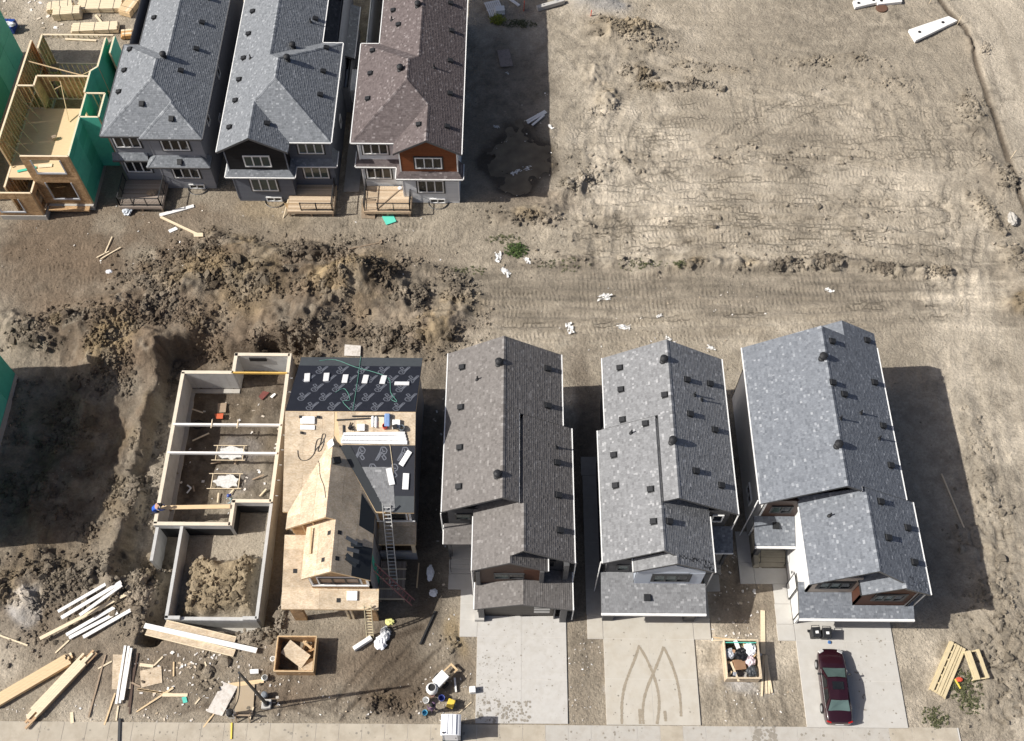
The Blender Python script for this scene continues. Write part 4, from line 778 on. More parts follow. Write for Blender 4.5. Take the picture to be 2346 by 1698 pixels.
g = Roof(H2, sh_blue); g.plane([(13.0, 24.62, 3.0), (14.95, 24.62, 3.0), (14.95, 26.28, 3.6), (13.0, 26.28, 3.6)]); g.gutter((13.0, 24.62, 3.0), (14.95, 24.62, 3.0), Vector((0, -1, 0))); g.done()
w = MB(); w.box(14.5, 24.75, 0, 14.7, 24.95, 2.9); w.build("porch_post", m_fascia, H2); w = MB(); w.box(12.9, 24.9, 0, 14.8, 26.28, .5); w.box(13.2, 24.55, 0, 14.6, 24.88, .32); w.box(13.2, 24.2, 0, 14.6, 24.53, .16); w.build("porch_steps", m_conc, H2)
for x, y, z in ((5.85, 22.9, 5.9), (14.88, 26.1, 6.2), (13.05, 22.5, 5.6)): w = MB(); w.tube((x, y, .1), (x, y, z), .045, 6); w.build("downpipe", m_white, H2)
# ---------------- slate blue house (right)
H3 = thing("two_storey_house", "slate blue shingled house with rust coloured bay and maroon car on its driveway", "house", (21.3, 29, 0))
P3 = dict(A=16.28, B=21.08, C=25.74, D=26.28, E=22.5, F=18.8, S=22.2, zB=9.46, yB=38.5, yM=26.7, yS=27.0, yE=21.5, yD=20.8, yF=21.4)
r, V, q = lower_roof(H3, sh_blue, 1, P3); zc = q['zc']; zD = q['zD']
r.plane([(23.0, 38.5, zc(23.0)), (25.74, 38.5, zc(25.74)), (25.74, 39.7, zc(25.74)), (23.0, 39.7, zc(23.0))]); r.plane([(23.0, 38.5, zc(23.0)), (23.0, 39.7, zc(23.0)), (20.6, 39.7, zc(23.0)-2.4*PT), (20.6, 38.5, zc(23.0)-2.4*PT)])
zb = zc(24.4)-.06; r.plane([(24.4, 20.85, zb), (24.4, 22.2, zb), (22.08, 22.2, zb-2.32*PT), (22.08, 20.85, zb-2.32*PT)]); r.plane([(24.4, 20.8, zb+.01), (26.28, 20.8, zD), (26.28, 21.7, zD), (24.4, 21.7, zb+.01)]); r.ridge((24.4, 20.85, zb), (24.4, 21.5, zb)); r.gutter((22.08, 20.85, zb-2.32*PT), (22.08, 22.0, zb-2.32*PT), Vector((-1, 0, 0)), m_dark)
for x, y in ((21.2, 34.1), (24.9, 38.8), (21.75, 37.5), (24.85, 35.4), (22.0, 33.5), (24.88, 32.1), (24.9, 29.2), (23.5, 26.3), (25.35, 25.0), (23.58, 23.9), (25.35, 22.7)): r.vent(x, y)
r.vent(20.85, 36.0, 'turbine'); r.vent(20.9, 29.5, 'turbine'); r.vent(20.4, 25.6, 'pipe'); r.vent(23.2, 32.5, 'pipe'); r.vent(24.4, 31.0, 'pipe'); r.vent(21.4, 31.5, 'pipe'); r.done()
w = MB(); flatwall(w, (16.75, 38.1), (16.75, 27.0), rectp(0, 0, 11.1, 6.35), .15); flatwall(w, (19.2, 27.0), (19.2, 20.75), rectp(0, 0, 6.25, 3.1), .15); flatwall(w, (19.2, 27.0), (19.2, 21.8), rectp(0, 3.1, 5.2, 6.2), .15); flatwall(w, (25.9, 38.1), (16.75, 38.1), [(0, 0), (9.15, 0), (9.15, 6.3), (4.7, 9.0), (0, 6.3)]); w.build("wall", mat("white_render", (.72, .72, .70), .7, .03, dirt=(.55, .53, .5), damt=.3), H3)
w = MB(); lap(w, (25.75, 20.95), (25.75, 39.4), rectp(0, 0, 18.45, 6.2)); w.build("side_wall", sd_dkgrey, H3)  # shaded side of a white house, its shade put into a dark grey
w = MB(); flatwall(w, (16.75, 27.0), (19.2, 27.0), rectp(0, 0, 2.45, 6.3)); w.build("recessed_wall", m_wood_door, H3)
w = MB(); flatwall(w, (19.2, 21.8), (22.25, 21.8), rectp(0, 3.4, 3.05, 6.3)); w.build("upper_front_wall", m_render, H3)
w = MB(); flatwall(w, (22.25, 21.05), (25.75, 21.05), [(0, 3.2), (3.5, 3.2), (3.5, 6.0), (2.15, 6.9), (0, 5.8)]); flatwall(w, (22.25, 21.8), (22.25, 21.05), rectp(0, 3.2, .75, 5.85)); w.build("bay_wall", sd_rust_dk, H3)
window(H3, (19.75, 21.8, 4.5), (1, 0), 2.1, 1.15, 3, m_dark, m_dark, gl2=(0, 1)); window(H3, (23.2, 21.05, 4.4), (1, 0), 1.85, 1.1, 3, m_dark, m_dark, gl2=(0, 1)); window(H3, (17.3, 27.0, 4.4), (1, 0), 1.4, 1.1, 2, m_dark, gl2=(0,)); window(H3, (16.75, 31.5, 4.6), (0, -1), .8, 1.2, 1, m_dark); window(H3, (16.75, 30, 1.5), (0, -1), 1.4, 1.0, 2, m_white)
g = Roof(H3, sh_blue); g.plane([(18.78, 20.2, 3.05), (26.2, 20.2, 3.05), (26.2, 21.02, 3.34), (18.78, 21.02, 3.34)]); g.plane([(18.78, 21.02, 3.34), (22.23, 21.02, 3.34), (22.23, 21.78, 3.61), (18.78, 21.78, 3.61)]); g.plane([(18.78, 21.78, 3.61), (19.18, 21.78, 3.61), (19.18, 22.4, 3.83), (18.78, 22.4, 3.83)]); g.plane([(25.78, 21.02, 3.34), (26.2, 21.02, 3.34), (26.2, 21.5, 3.51), (25.78, 21.5, 3.51)]); g.gutter((18.78, 20.2, 3.05), (26.2, 20.2, 3.05), Vector((0, -1, 0)), w=.14, h=.16); g.done()
garage_door(H3, 20.0, 24.6, 21.0, 2.3, m_dark); w = MB(); flatwall(w, (19.2, 20.95), (20.0, 20.95), rectp(0, 0, .8, 2.9)); w.build("stone_pier", m_brick, H3); w = MB(); flatwall(w, (24.6, 20.95), (25.75, 20.95), rectp(0, 0, 1.15, 2.9)); w.build("stone_pier", m_fascia, H3); w = MB(); flatwall(w, (20.0, 20.97), (24.6, 20.97), rectp(0, 2.38, 4.6, 2.95)); w.build("lintel", m_fascia, H3)
g = Roof(H3, sh_blue); g.plane([(16.45, 25.1, 3.0), (19.17, 25.1, 3.0), (19.17, 26.98, 3.7), (16.45, 26.98, 3.7)]); g.gutter((16.45, 25.1, 3.0), (19.17, 25.1, 3.0), Vector((0, -1, 0)), w=.13, h=.14); g.vent(17.9, 26.4); g.done()
w = MB(); w.box(16.85, 25.3, 0, 17.15, 25.6, 2.9); w.build("porch_post", m_fascia, H3)
w = MB(); w.box(17.2, 25.6, 0, 19.1, 26.95, .68); w.box(17.2, 25.3, 0, 19.1, 25.59, .51); w.box(17.2, 25.0, 0, 19.1, 25.29, .34); w.box(17.2, 24.7, 0, 19.1, 24.99, .17); w.box(16.85, 24.65, 0, 17.18, 26.95, .75); w.build("porch_steps", mat("porch_boards", (.33, .30, .235), .8, .1), H3)
for x in (17.2, 19.0): w = MB(); w.bar((x, 24.75, 1.05), (x, 25.7, 1.6), .045, .045); w.box(x-.02, 24.73, .17, x+.02, 24.77, 1.05); w.box(x-.02, 25.68, .68, x+.02, 25.72, 1.6); w.build("handrail", m_dark, H3)
dr = MB(); dr.box(19.03, 22.45, .18, 19.045, 23.42, 2.4); dr.box(19.0, 22.6, 1.3, 19.03, 23.2, 2.1); d_ = dr.build("side_door", m_white, H3)
dr = MB(); dr.box(19.01, 22.38, .18, 19.03, 22.44, 2.5); dr.box(19.01, 23.43, .18, 19.03, 23.5, 2.5); dr.box(19.01, 22.38, 2.41, 19.03, 23.5, 2.5); dr.box(19.01, 22.38, .1, 19.03, 23.5, .17); dr.build("door_frame", m_dark, d_)
w = MB(); w.box(19.0, 23.65, 1.75, 19.04, 23.8, 1.95); w.build("wall_lamp", m_dark, H3)
for x, y, z in ((16.18, 27.0, 6.3), (26.4, 21.2, 6.0)): w = MB(); w.tube((x, y, .1), (x, y, z), .045, 6); w.build("downpipe", m_white, H3)
# ================================================================== CONCRETE: driveways, walks, pavement
def slabs(name, rects, mt, z=.06, base=None):
    S = MB()
    for x0, y0, x1, y1 in (base or rects): S.box(x0, y0, -.12, x1, y1, z-.01)
    o = struct(name, S, m_joint)
    for x0, y0, x1, y1 in rects:
        p = MB(); k = .012; p.box(x0+k, y0+k, z-.03, x1-k, y1-k, z+random.uniform(-.002, .002)); p.build("concrete_panel", mt, o)
    return o
m_d1 = mat("stained_concrete", (.49, .475, .445), .9, .05, 1.3, .12, 60, dirt=(.38, .35, .30), dscale=2.2, damt=.5)
m_d2 = mat("sandy_concrete", (.48, .45, .39), .9, .05, 1.3, .12, 60, dirt=(.39, .34, .265), dscale=1.1, damt=.6)
slabs("driveway", [(a, c, b, d_) for a, b in ((-2.07, .9), (.9, 3.88)) for c, d_ in ((14.14, 16.9), (16.9, 19.72), (19.72, 21.15))], m_d1)
slabs("walkway", [(-3.25, 19.72, -2.08, 20.9), (-3.25, 20.9, -2.08, 22.0), (-3.25, 22.0, -2.08, 22.98), (-4.12, 22.98, -2.35, 24.05)], m_conc_new)
slabs("driveway", [(a, c, b, d_) for a, b in ((6.36, 9.4), (9.4, 12.4)) for c, d_ in ((14.1, 17.0), (17.0, 19.64), (19.64, 21.2))]+[(5.3, 19.64, 6.34, 21.3), (12.42, 19.64, 13.55, 21.1)], m_d2)
slabs("walkway", [(5.28, 21.32+i*1.7, 6.28, 21.32+(i+1)*1.7) for i in range(6)]+[(5.2, 31.55, 6.6, 33.0), (12.52, 21.12, 13.55, 22.95), (13.4, 22.97, 14.45, 24.15)], m_conc)
slabs("driveway", [(a, c, b, d_) for a, b in ((19.2, 22.5), (22.5, 25.68)) for c, d_ in ((14.0, 16.95), (16.95, 19.6), (19.6, 20.95))], m_conc_new)
slabs("walkway", [(18.02, 19.6, 19.18, 20.7), (18.06, 20.72, 19.15, 22.1), (18.1, 22.12, 19.15, 23.5), (16.92, 23.52, 19.15, 24.63), (15.9, 23.52, 16.9, 25.0), (15.9, 25.02, 16.82, 27.3)], m_conc_new)
slabs("walkway", [(-14.2, 57.6+i*1.6, -12.9, 57.6+(i+1)*1.6) for i in range(5)], m_conc, .04)
# pavement along the street
S = MB(); S.box(-60, 9.0, -.2, 28.9, 14.05, .035); pave = struct("pavement", S, m_joint)
for k in range(40):
    x0 = -29.8+k*1.465; p = MB(); p.box(x0+.012, 12.2, .0, x0+1.453, 14.04, .05); p.build("paving_slab", m_conc_dusty if (x0 < -2.5 or random.random() < .35) else m_conc, pave)
p = MB(); p.box(-60, 12.2, 0, -29.82, 14.04, .05); p.build("paving_slab", m_conc_dusty, pave)
# muddy tyre curves on the middle driveway, thrown-up dirt: real thin dirt films
tr = MB(); D2 = lambda x, y: G(1300/K+x/4.536/K, 1360/K+y/4.536/K)
def film(pts, w, z=.066):
    Q = [D2(*p) for p in smooth_pts(pts, 8)]
    for a, b in zip(Q[:-1], Q[1:]):
        d_ = (b-a).normalized(); n_ = Vector((-d_.y, d_.x, 0)); wa = w*random.uniform(.7, 1.15)/2; wb_ = w*random.uniform(.7, 1.15)/2
        tr.add([(a-n_*wa).xy.to_tuple()+(z,), (a+n_*wa).xy.to_tuple()+(z,), (b+n_*wb_).xy.to_tuple()+(z,), (b-n_*wb_).xy.to_tuple()+(z,)], [(0, 3, 2, 1)])
for k, c_ in enumerate(([(745, 540), (700, 680), (640, 830), (590, 980), (565, 1150), (565, 1360)], [(750, 560), (820, 680), (900, 870), (945, 1050), (950, 1200), (930, 1360)], [(1000, 555), (930, 740), (840, 950), (795, 1100), (780, 1250), (790, 1360)], [(1000, 560), (1080, 730), (1140, 920), (1170, 1100), (1180, 1280)], [(750, 1200), (755, 1360)], [(1010, 1220), (1020, 1330)])): film(c_, .19, .066+.0007*k)
tm = struct("tyre_mud", tr, mat("mud_film", (.30, .26, .20), .95, .2, 6)); tm["kind"] = "stuff"; tm["label"] = "curved brown tyre marks on the middle driveway"; tm["category"] = "mud"
def splats(name, x0, y0, x1, y1, n, seed, label, smax=.12, zz=.068, wfun=None):
    r = random.Random(seed); b = MB()
    for _ in range(n):
        for _t in range(20):
            x, y = r.uniform(x0, x1), r.uniform(y0, y1)
            if wfun is None or r.random() < wfun(x, y): break
        s_ = smax*(.25+.75*r.random()**2); k = r.randint(5, 7); a0 = r.random()*6
        b.poly([(x+s_*r.uniform(.5, 1)*math.cos(a0+i*6.283/k), y+s_*r.uniform(.5, 1)*math.sin(a0+i*6.283/k), zz+r.random()*.004) for i in range(k)])
    o = struct(name, b, mat("mud_splash", (.27, .245, .205), .95, .25, 6)); o["kind"] = "stuff"; o["label"] = label; o["category"] = "mud"
splats("mud_spots", -2.0, 14.3, 3.8, 20.8, 330, 2, "spots of mud trodden over the first driveway", .075, wfun=lambda x, y: max(.05, 1-(x+2)/3.2) if y < 18.5 else .12)
splats('mud_spots', -2.0, 14.2, 1.5, 15.6, 120, 12, 'trodden mud at the street end of the first driveway', .16, .0695)
splats("mud_spots", 6.4, 14.3, 12.3, 20.8, 90, 3, "spots of mud on the middle driveway", .08); splats("mud_spots", 22.6, 14.2, 25.5, 20, 60, 4, "faint mud spots beside the maroon car", .10); splats("mud_spots", -30, 12.3, 28, 14.0, 260, 5, "dried mud along the pavement", .13, .053)
splats("mud_spots", 15.6, 13.0, 17.2, 14.05, 40, 6, "dirt spilled over the pavement edge", .3, .054)
# ================================================================== UNFINISHED BUILDINGS
def sheet_grid(parent, pts, mt, name="osb_sheet", w=2.44, h=1.22, t=.012, holes=()):
    """lay boards (1.22 x 2.44, staggered, small joints) over a plane; each board its own piece"""
    pts = [Vector(p) for p in pts]; n, u, hx = plane_axes(pts); d0 = n.dot(pts[0]); P = ccw([(p.dot(hx), p.dot(u)) for p in pts])
    a0 = min(p[0] for p in P); a1 = max(p[0] for p in P); b0 = min(p[1] for p in P); b1 = max(p[1] for p in P); k = 0; b = b0
    while b < b1-.03:
        a = a0-(w/2 if k % 2 else 0)
        while a < a1-.03:
            q = clip_poly([(a+.006, b+.006), (a+w-.006, b+.006), (a+w-.006, b+h-.006), (a+.006, b+h-.006)], P); a += w
            if len(q) < 3 or abs(sum(q[i-1][0]*q[i][1]-q[i][0]*q[i-1][1] for i in range(len(q))))/2 < .03: continue
            lift = random.uniform(.0, .006); m_ = MB(); vs = [n*(d0+t+lift)+hx*c[0]+u*c[1] for c in q]; nn = len(vs)
            vs += [v-n*(t+lift) for v in vs]; m_.add(vs, [tuple(range(nn))]+[(i, nn+i, nn+(i+1) % nn, (i+1) % nn) for i in range(nn)], random.random()); m_.build(name, mt, parent)
        b += h; k += 1
# ---------------- house with bare board roof and black underlay
HO = thing("unfinished_house", "unfinished house with bare board roof and black logo printed underlay", "house", (-10.5, 29, 0))
xL, xR = -14.65, -6.15; zE_, zR = 6.15, 8.85; yF_, yR, yBk = 26.05, 31.95, 37.65
dk = MB(); V3 = lambda x, y, z: Vector((x, y, z)); p_ = (zR-zE_)/(yR-yF_); zy = lambda y: zE_+(y-yF_)*p_
back = [V3(xL, yBk, zE_), V3(xR, yBk, zE_), V3(xR, yR, zR), V3(xL, yR, zR)]; cxr, crz, cp_ = -11.45, 8.2, .73; cyf = 24.88
yv = yF_+(crz-zE_)/p_                       # where the cross ridge dies into the front slope
cl = lambda z: cxr-(crz-z)/cp_
f_left = [V3(xL, yF_, zE_), V3(cl(zE_), yF_, zE_), V3(cxr, yv, crz), V3(cxr, yR, zR), V3(xL, yR, zR)]
cr_ = lambda z: cxr+(crz-z)/cp_
f_right = [V3(cr_(zE_), yF_, zE_), V3(xR, yF_, zE_), V3(xR, yR, zR), V3(cxr, yR, zR), V3(cxr, yv, crz)]
zle = crz-(cxr+14.33)*cp_; c_left = [V3(-14.33, cyf, zle), V3(cxr, cyf, crz), V3(cxr, yv, crz), V3(-14.33, yF_+(zle-zE_)/p_, zle)]
lrx, lyf = -10.88, 21.5; lrz = crz-(lrx-cxr)*cp_; xre = -8.66; zre = crz-(xre-cxr)*cp_; xle = -12.95; zle2 = lrz-(lrx-xle)*cp_
c_right = [V3(cxr, cyf, crz), V3(xre, cyf, zre), V3(xre, yF_+(zre-zE_)/p_, zre), V3(cxr, yv, crz)]
l_right = [V3(lrx, lyf, lrz), V3(xre, lyf, zre), V3(xre, cyf, zre), V3(lrx, cyf, lrz)]; l_left = [V3(xle, lyf, zle2), V3(lrx, lyf, lrz), V3(lrx, cyf+.6, lrz), V3(xle, cyf+.6, zle2)]
gar = [V3(-14.7, 20.6, 3.0), V3(-8.42, 20.6, 3.0), V3(-8.42, 21.9, 3.44), V3(-14.7, 21.9, 3.44)]; gar2 = [V3(-14.7, 21.9, 3.44), V3(-12.75, 21.9, 3.44), V3(-12.75, 25.1, 4.52), V3(-14.7, 25.1, 4.52)]
por = [V3(-8.68, 25.02, 3.1), V3(-6.2, 25.02, 3.1), V3(-6.2, 26.35, 3.75), V3(-8.68, 26.35, 3.75)]
for q in (back, f_left, f_right, c_left, c_right, l_right, l_left, gar, gar2, por): dk.slab([p-Vector((0, 0, .003)) for p in q], .18)
rf = dk.build("roof", m_pine, HO)
for q in (f_left, c_left, c_right, l_right, l_left, gar, gar2, por): sheet_grid(rf, q, m_osb)
# boards bare on a strip below the ridge of the right part; underlay strips elsewhere
sheet_grid(rf, [V3(-11.0, yR-1.95, zy(yR-1.95)), V3(xR, yR-1.95, zy(yR-1.95)), V3(xR, yR, zR), V3(-11.3, yR, zR)], m_osb)
m_logo = mat("pale_print", (.14, .15, .175), .6, .1)
m_under2 = mat("grey_starter_strip", (.06, .068, .074), .7, .1)
def underlay(pts, strips, name="underlay_strip", skip=None):
    pts = [Vector(p) for p in pts]; n, u, h = plane_axes(pts); d0 = n.dot(pts[0])+.012; P = ccw([(p.dot(h), p.dot(u)) for p in pts]); b0 = min(p[1] for p in P); b1 = max(p[1] for p in P); a0 = min(p[0] for p in P); a1 = max(p[0] for p in P)
    k = 0; b = b0; W_ = (b1-b0)/strips; B = lambda a, bb, l=0: n*(d0+l)+h*a+u*bb
    while k < strips:
        q = clip_poly([(a0-1, b), (a1+1, b), (a1+1, b+W_+.05), (a0-1, b+W_+.05)], P)
        if len(q) >= 3:
            m_ = MB(); vs = [B(a, bb, .004+.012*(1-min(1, (bb-b)/W_))) for a, bb in q]; nn = len(vs); m_.add(vs+[v-n*.02 for v in vs], [tuple(range(nn))]+[(i, nn+i, nn+(i+1) % nn, (i+1) % nn) for i in range(nn)]); so = m_.build(name, m_under2 if (skip and k in skip) else m_black_memb, rf)
            if not (skip and k in skip):
                lg = MB(); a = a0+.3+(k % 2)*.7
                def seg(pp):                     # outlined print: slanted name block and a round badge
                    for (x1, y1), (x2, y2) in zip(pp[:-1], pp[1:]):
                        q1, q2 = (a+x1, b+W_*.5+y1), (a+x2, b+W_*.5+y2)
                        if clip_inside(q1, P) and clip_inside(q2, P):
                            l_ = .02; A_ = B(*q1, l_); C_ = B(*q2, l_); dd = (C_-A_).normalized().cross(n)*.032; lg.add([A_-dd, C_-dd, C_+dd, A_+dd], [(0, 1, 2, 3)])
                while a < a1-.9:
                    sc = min(.42, W_*.46)
                    for pl in ([(-.55, -1), (.1, .2), (.45, .2), (-.2, -1), (-.55, -1)], [(-.3, -.75), (.18, .05)], [(.1, .2), (.35, 1), (.9, 1), (1.25, .55), (1.1, .1), (.7, -.1), (.45, .2)], [(.5, .8), (.62, .3), (.95, .4)], [(.7, -.1), (1.15, -.75), (.8, -1), (.4, -.35)], [(.45, -.55), (.75, -.2)]):
                        seg([(x*sc, y*sc) for x, y in pl])
                    a += 1.42
                if lg.v: lg.build("underlay_print", m_logo, so, kind="stuff")
        b += W_; k += 1
def clip_inside(p, P):
    return all((P[(i+1) % len(P)][0]-P[i][0])*(p[1]-P[i][1])-(P[(i+1) % len(P)][1]-P[i][1])*(p[0]-P[i][0]) >= 0 for i in range(len(P)))
underlay([back[0], back[1], V3(xR, yR+.05, zR-.02), V3(xL, yR+.05, zR-.02)], 6, skip=(0,))
underlay([V3(-9.6, 28.0, zy(28.0)), V3(xR, 28.0, zy(28.0)), V3(xR, yR-1.95, zy(yR-1.95)), V3(-10.9, yR-1.95, zy(yR-1.95)), V3(-10.35, 28.9, zy(28.9))], 2)
underlay([V3(-7.45, yF_, zE_), V3(xR, yF_, zE_), V3(xR, 28.0, zy(28.0)), V3(-7.6, 28.0, zy(28.0))], 2, skip=(0,))
shp = [V3(-7.98, yF_, zE_), V3(-7.35, yF_, zE_), V3(-7.6, 28.7, zy(28.7)), V3(-9.6, 28.7, zy(28.7))]
t_ = MB(); shingles(t_, [p+Vector((0, 0, .03)) for p in shp]); t_.build("shingles", sh_grey, rf, kind="stuff")
m_memb2 = mat("valley_membrane", (.02, .024, .028), .6, .1)
def patch(pts, lift=.03):
    pts = [Vector(p) for p in pts]; n, u, h = plane_axes(pts); m_ = MB(); vs = [p+n*lift for p in pts]; k = len(vs); m_.add(vs+[v-n*.02 for v in vs], [tuple(range(k))]+[(i, k+i, k+(i+1) % k, (i+1) % k) for i in range(k)]); m_.build("valley_membrane", m_memb2, rf)
patch([V3(-11.08, 29.95, zy(29.95)), V3(-10.35, 29.95, zy(29.95)), V3(-7.95, 26.1, zy(26.1)), V3(-8.6, 26.1, zy(26.1))], .045)
zs_ = lambda x: crz-(x-cxr)*cp_
patch([V3(-9.55, cyf-.0, zs_(-9.55)), V3(xre, cyf-.35, zre), V3(xre, cyf+1.0, zre), V3(-9.55, cyf+2.2, zs_(-9.55))]); patch([V3(-9.75, lyf, zs_(-9.75)), V3(xre, lyf, zre), V3(xre, 23.6, zre), V3(-9.75, 23.55, zs_(-9.75))])
def hole(x, y, pl):
    n, u, h = plane_axes(pl); z = pl[0].z-(n.x*(x-pl[0].x)+n.y*(y-pl[0].y))/n.z; m_ = MB(); c0 = Vector((x, y, z))+n*.022
    m_.add([c0+h*a+u*b for a, b in ((-.14, -.14), (.14, -.14), (.14, .14), (-.14, .14))], [(0, 1, 2, 3)]); m_.build("vent_opening", m_black, rf)
for x, y, pl in ((-11.25, 24.1, l_left), (-10.6, 24.1, l_right), (-11.5, 22.4, l_left), (-10.6, 22.4, l_right), (-13.9, 22.9, gar2), (-11.0, 21.15, gar)): hole(x, y, pl)
# walls
w = MB(); flatwall(w, (xL+.35, yBk-.3), (xL+.35, yF_+.3), [(0, 0), (11, 0), (11, 6.0), (5.5, 8.5), (0, 6.0)], .15); w.build("side_wall", m_osb_wall, HO)
w = MB(); flatwall(w, (xR-.3, yF_+.3), (xR-.3, yBk-.3), [(0, 0), (11, 0), (11, 6.0), (5.5, 8.5), (0, 6.0)], .15); w.build("side_wall", mat("grey_house_wrap", (.30, .30, .31), .6, .12, .8), HO)
w = MB(); flatwall(w, (-8.85, 26.35), (xR-.3, 26.35), rectp(0, 0, 2.4, 6.05), .15); flatwall(w, (-14.0, 25.1), (-8.85, 25.1), [(0, 0), (5.15, 0), (5.15, 6.2), (2.6, 7.85), (0, 6.0)], .15); fw = w.build("front_wall", m_osb_wall, HO)
window(HO, (-7.9, 26.35, 4.35), (1, 0), 1.1, 1.0, 1, m_dark, m_white); w = MB(); w.box(-8.8, 26.25, 4.0, -6.25, 26.33, 4.15); w.box(-8.8, 26.25, 5.55, -6.25, 26.33, 5.7); w.box(-8.75, 26.27, 4.16, -8.6, 26.33, 5.54); w.box(-6.6, 26.27, 4.16, -6.45, 26.33, 5.54); w.build("window_buck", m_white, HO)
w = MB(); flatwall(w, (-12.7, 21.85), (-8.85, 21.85), [(0, 3.2), (3.85, 3.2), (3.85, 6.0), (1.85, 7.4), (0, 6.0)], .15); w.build("gable_wall", m_osb_wall, HO)
w = MB(); flatwall(w, (-8.85, 20.95), (-8.85, 26.35), rectp(0, 0, 5.4, 3.1), .15); flatwall(w, (-8.85, 21.85), (-8.85, 26.35), rectp(0, 3.1, 4.5, 6.1), .15); w.build("flank_wall", MATS["grey_house_wrap"], HO)
w = MB(); w.box(-8.83, 23.2, .2, -8.81, 23.7, 5.9); w.build("tape_strip", m_green, HO)
w = MB(); flatwall(w, (-12.7, 25.1), (-12.7, 21.85), rectp(0, 4.0, 3.25, 6.1), .12); w.build("flank_wall", m_osb_wall, HO)
window(HO, (-12.05, 21.85, 4.6), (1, 0), 2.6, 1.1, 3, m_dark, m_white, glass=mat("bright_opening", (.33, .22, .15), .4, .2)); w = MB(); w.box(-12.6, 21.72, 4.2, -8.95, 21.83, 4.38); w.box(-12.62, 21.74, 4.4, -12.5, 21.84, 6.0); w.box(-9.05, 21.74, 4.4, -8.9, 21.84, 6.0); w.build("window_buck", m_white, HO)
w = MB(); w.box(-14.3, 20.75, 0, -13.5, 21.0, 2.85); w.build("garage_pier", m_osb_wall, HO); w = MB(); w.box(-9.3, 20.75, 0, -8.7, 21.0, 2.85); w.build("garage_pier", m_osb_wall, HO)
w = MB(); w.box(-14.3, 20.9, 2.5, -8.7, 21.05, 2.84); w.build("garage_lintel", m_pine, HO)
for x in (-10.75, -10.45): w = MB(); w.box(x, 20.85, 0, x+.13, 20.98, 2.5); w.build("prop", m_pine_lt, HO)
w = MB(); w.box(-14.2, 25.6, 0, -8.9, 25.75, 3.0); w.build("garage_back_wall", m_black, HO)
w = MB(); boards(w, -8.75, 22.0, -7.0, 24.7, .7, along='y'); w.build("stair_platform", m_deck_grey, HO)
for x, y in ((-8.7, 22.05), (-7.1, 22.05), (-8.7, 24.6), (-7.1, 24.6)): w = MB(); w.box(x, y, 0, x+.09, y+.09, .66); w.build("platform_leg", m_pine_dk, HO)
for k in range(4): w = MB(); w.box(-8.78, 22.0+k*.7, .705, -6.98, 22.09+k*.7, .76); w.build("cleat", m_pine_lt, HO)
w = MB(); flatwall(w, (-8.8, 25.1), (-6.3, 25.1), rectp(0, 0, 2.5, 1.4), .12); w.build("porch_front", MATS["grey_house_wrap"], HO); w = MB(); w.box(-6.55, 25.05, 1.4, -6.3, 25.2, 3.05); w.build("porch_post", m_pine_lt, HO)
for k in range(3): w = MB(); w.bar((-13.95+k*.75, 24.98, 5.2), (-13.95+k*.75, 24.98, 6.0+k*.5), .05, .1); w.build("stud", m_pine, HO)
w = MB(); w.bar((-12.55, 24.72, zle2+.55), (-12.45, 23.0, zle2+.5), .09, .12); w.build("loose_rafter", m_pine, HO)
# ---------------- concrete foundation
FN = thing("house_foundation", "roofless concrete foundation with basement room and garage walls beside the bare board house", "foundation", (-20.8, 30, -1.8))
T0 = .5; tw = .24
def fwall(a, b, z1=T0, z0=-1.95, plate=True, panel=.61):
    a = Vector((*a, 0)); b = Vector((*b, 0)); d_ = (b-a).normalized(); L = (b-a).length; n_ = Vector((d_.y, -d_.x, 0)); m_ = MB(); c_ = (a+b)/2
    m_.bar(a+Vector((0, 0, (z0+z1)/2)), b+Vector((0, 0, (z0+z1)/2)), tw-.03, z1-z0); o = m_.build("foundation_wall", m_wall_conc, FN)
    k = max(1, round(L/panel)); hgt = z1-z0-.03
    for sgn in (1, -1):
        for i in range(k):
            for lev in (0,):
                q = MB(); x0 = L*i/k+.006; x1 = L*(i+1)/k-.006; za = z0+.006; zb_ = z0+hgt-.006; off0 = n_*sgn*(tw/2-.016); off1 = n_*sgn*(tw/2+random.uniform(0, .004))
                P4 = [a+d_*x0+Vector((0, 0, za)), a+d_*x1+Vector((0, 0, za)), a+d_*x1+Vector((0, 0, zb_)), a+d_*x0+Vector((0, 0, zb_))]; vs = [p+off1 for p in P4]+[p+off0 for p in P4]
                q.add(vs, [(0, 1, 2, 3) if sgn > 0 else (3, 2, 1, 0)]+[(i2, 4+i2, 4+(i2+1) % 4, (i2+1) % 4) for i2 in range(4)]); q.build("form_panel", m_wall_conc, o)
    if plate:
        s_ = MB(); s_.bar(a+Vector((0, 0, z1+.02)), b+Vector((0, 0, z1+.02)), tw+.02, .04); s_.build("sill_plate", m_plate, o)
    return o
xl, xr = -24.75, -16.85
fwall((xl, 39.6), (xl, 27.4)); fwall((xl-.1, 39.6), (-20.95, 39.6)); fwall((-20.95, 39.5), (-20.95, 41.3)); fwall((-21.05, 41.2), (xr, 41.2)); fwall((xr, 41.3), (xr, 29.1)); fwall((xl-.1, 27.4), (-19.5, 27.4)); fwall((-19.5, 27.3), (-19.5, 29.2)); fwall((-19.6, 29.15), (xr, 29.15))
fwall((xr, 29.1), (xr, 20.75), .35, plate=False); fwall((-22.9, 27.3), (-22.9, 20.75), .35, plate=False); fwall((-24.6, 27.2), (-24.6, 24.75), .35, plate=False); fwall((-23.0, 20.8), (xr-.05, 20.8), .12, plate=False)
for x0, x1 in ((-23.0, -22.0), (-17.8, -16.85)): fwall((x0, 20.8), (x1, 20.8), .35, .1, plate=False, panel=.5)
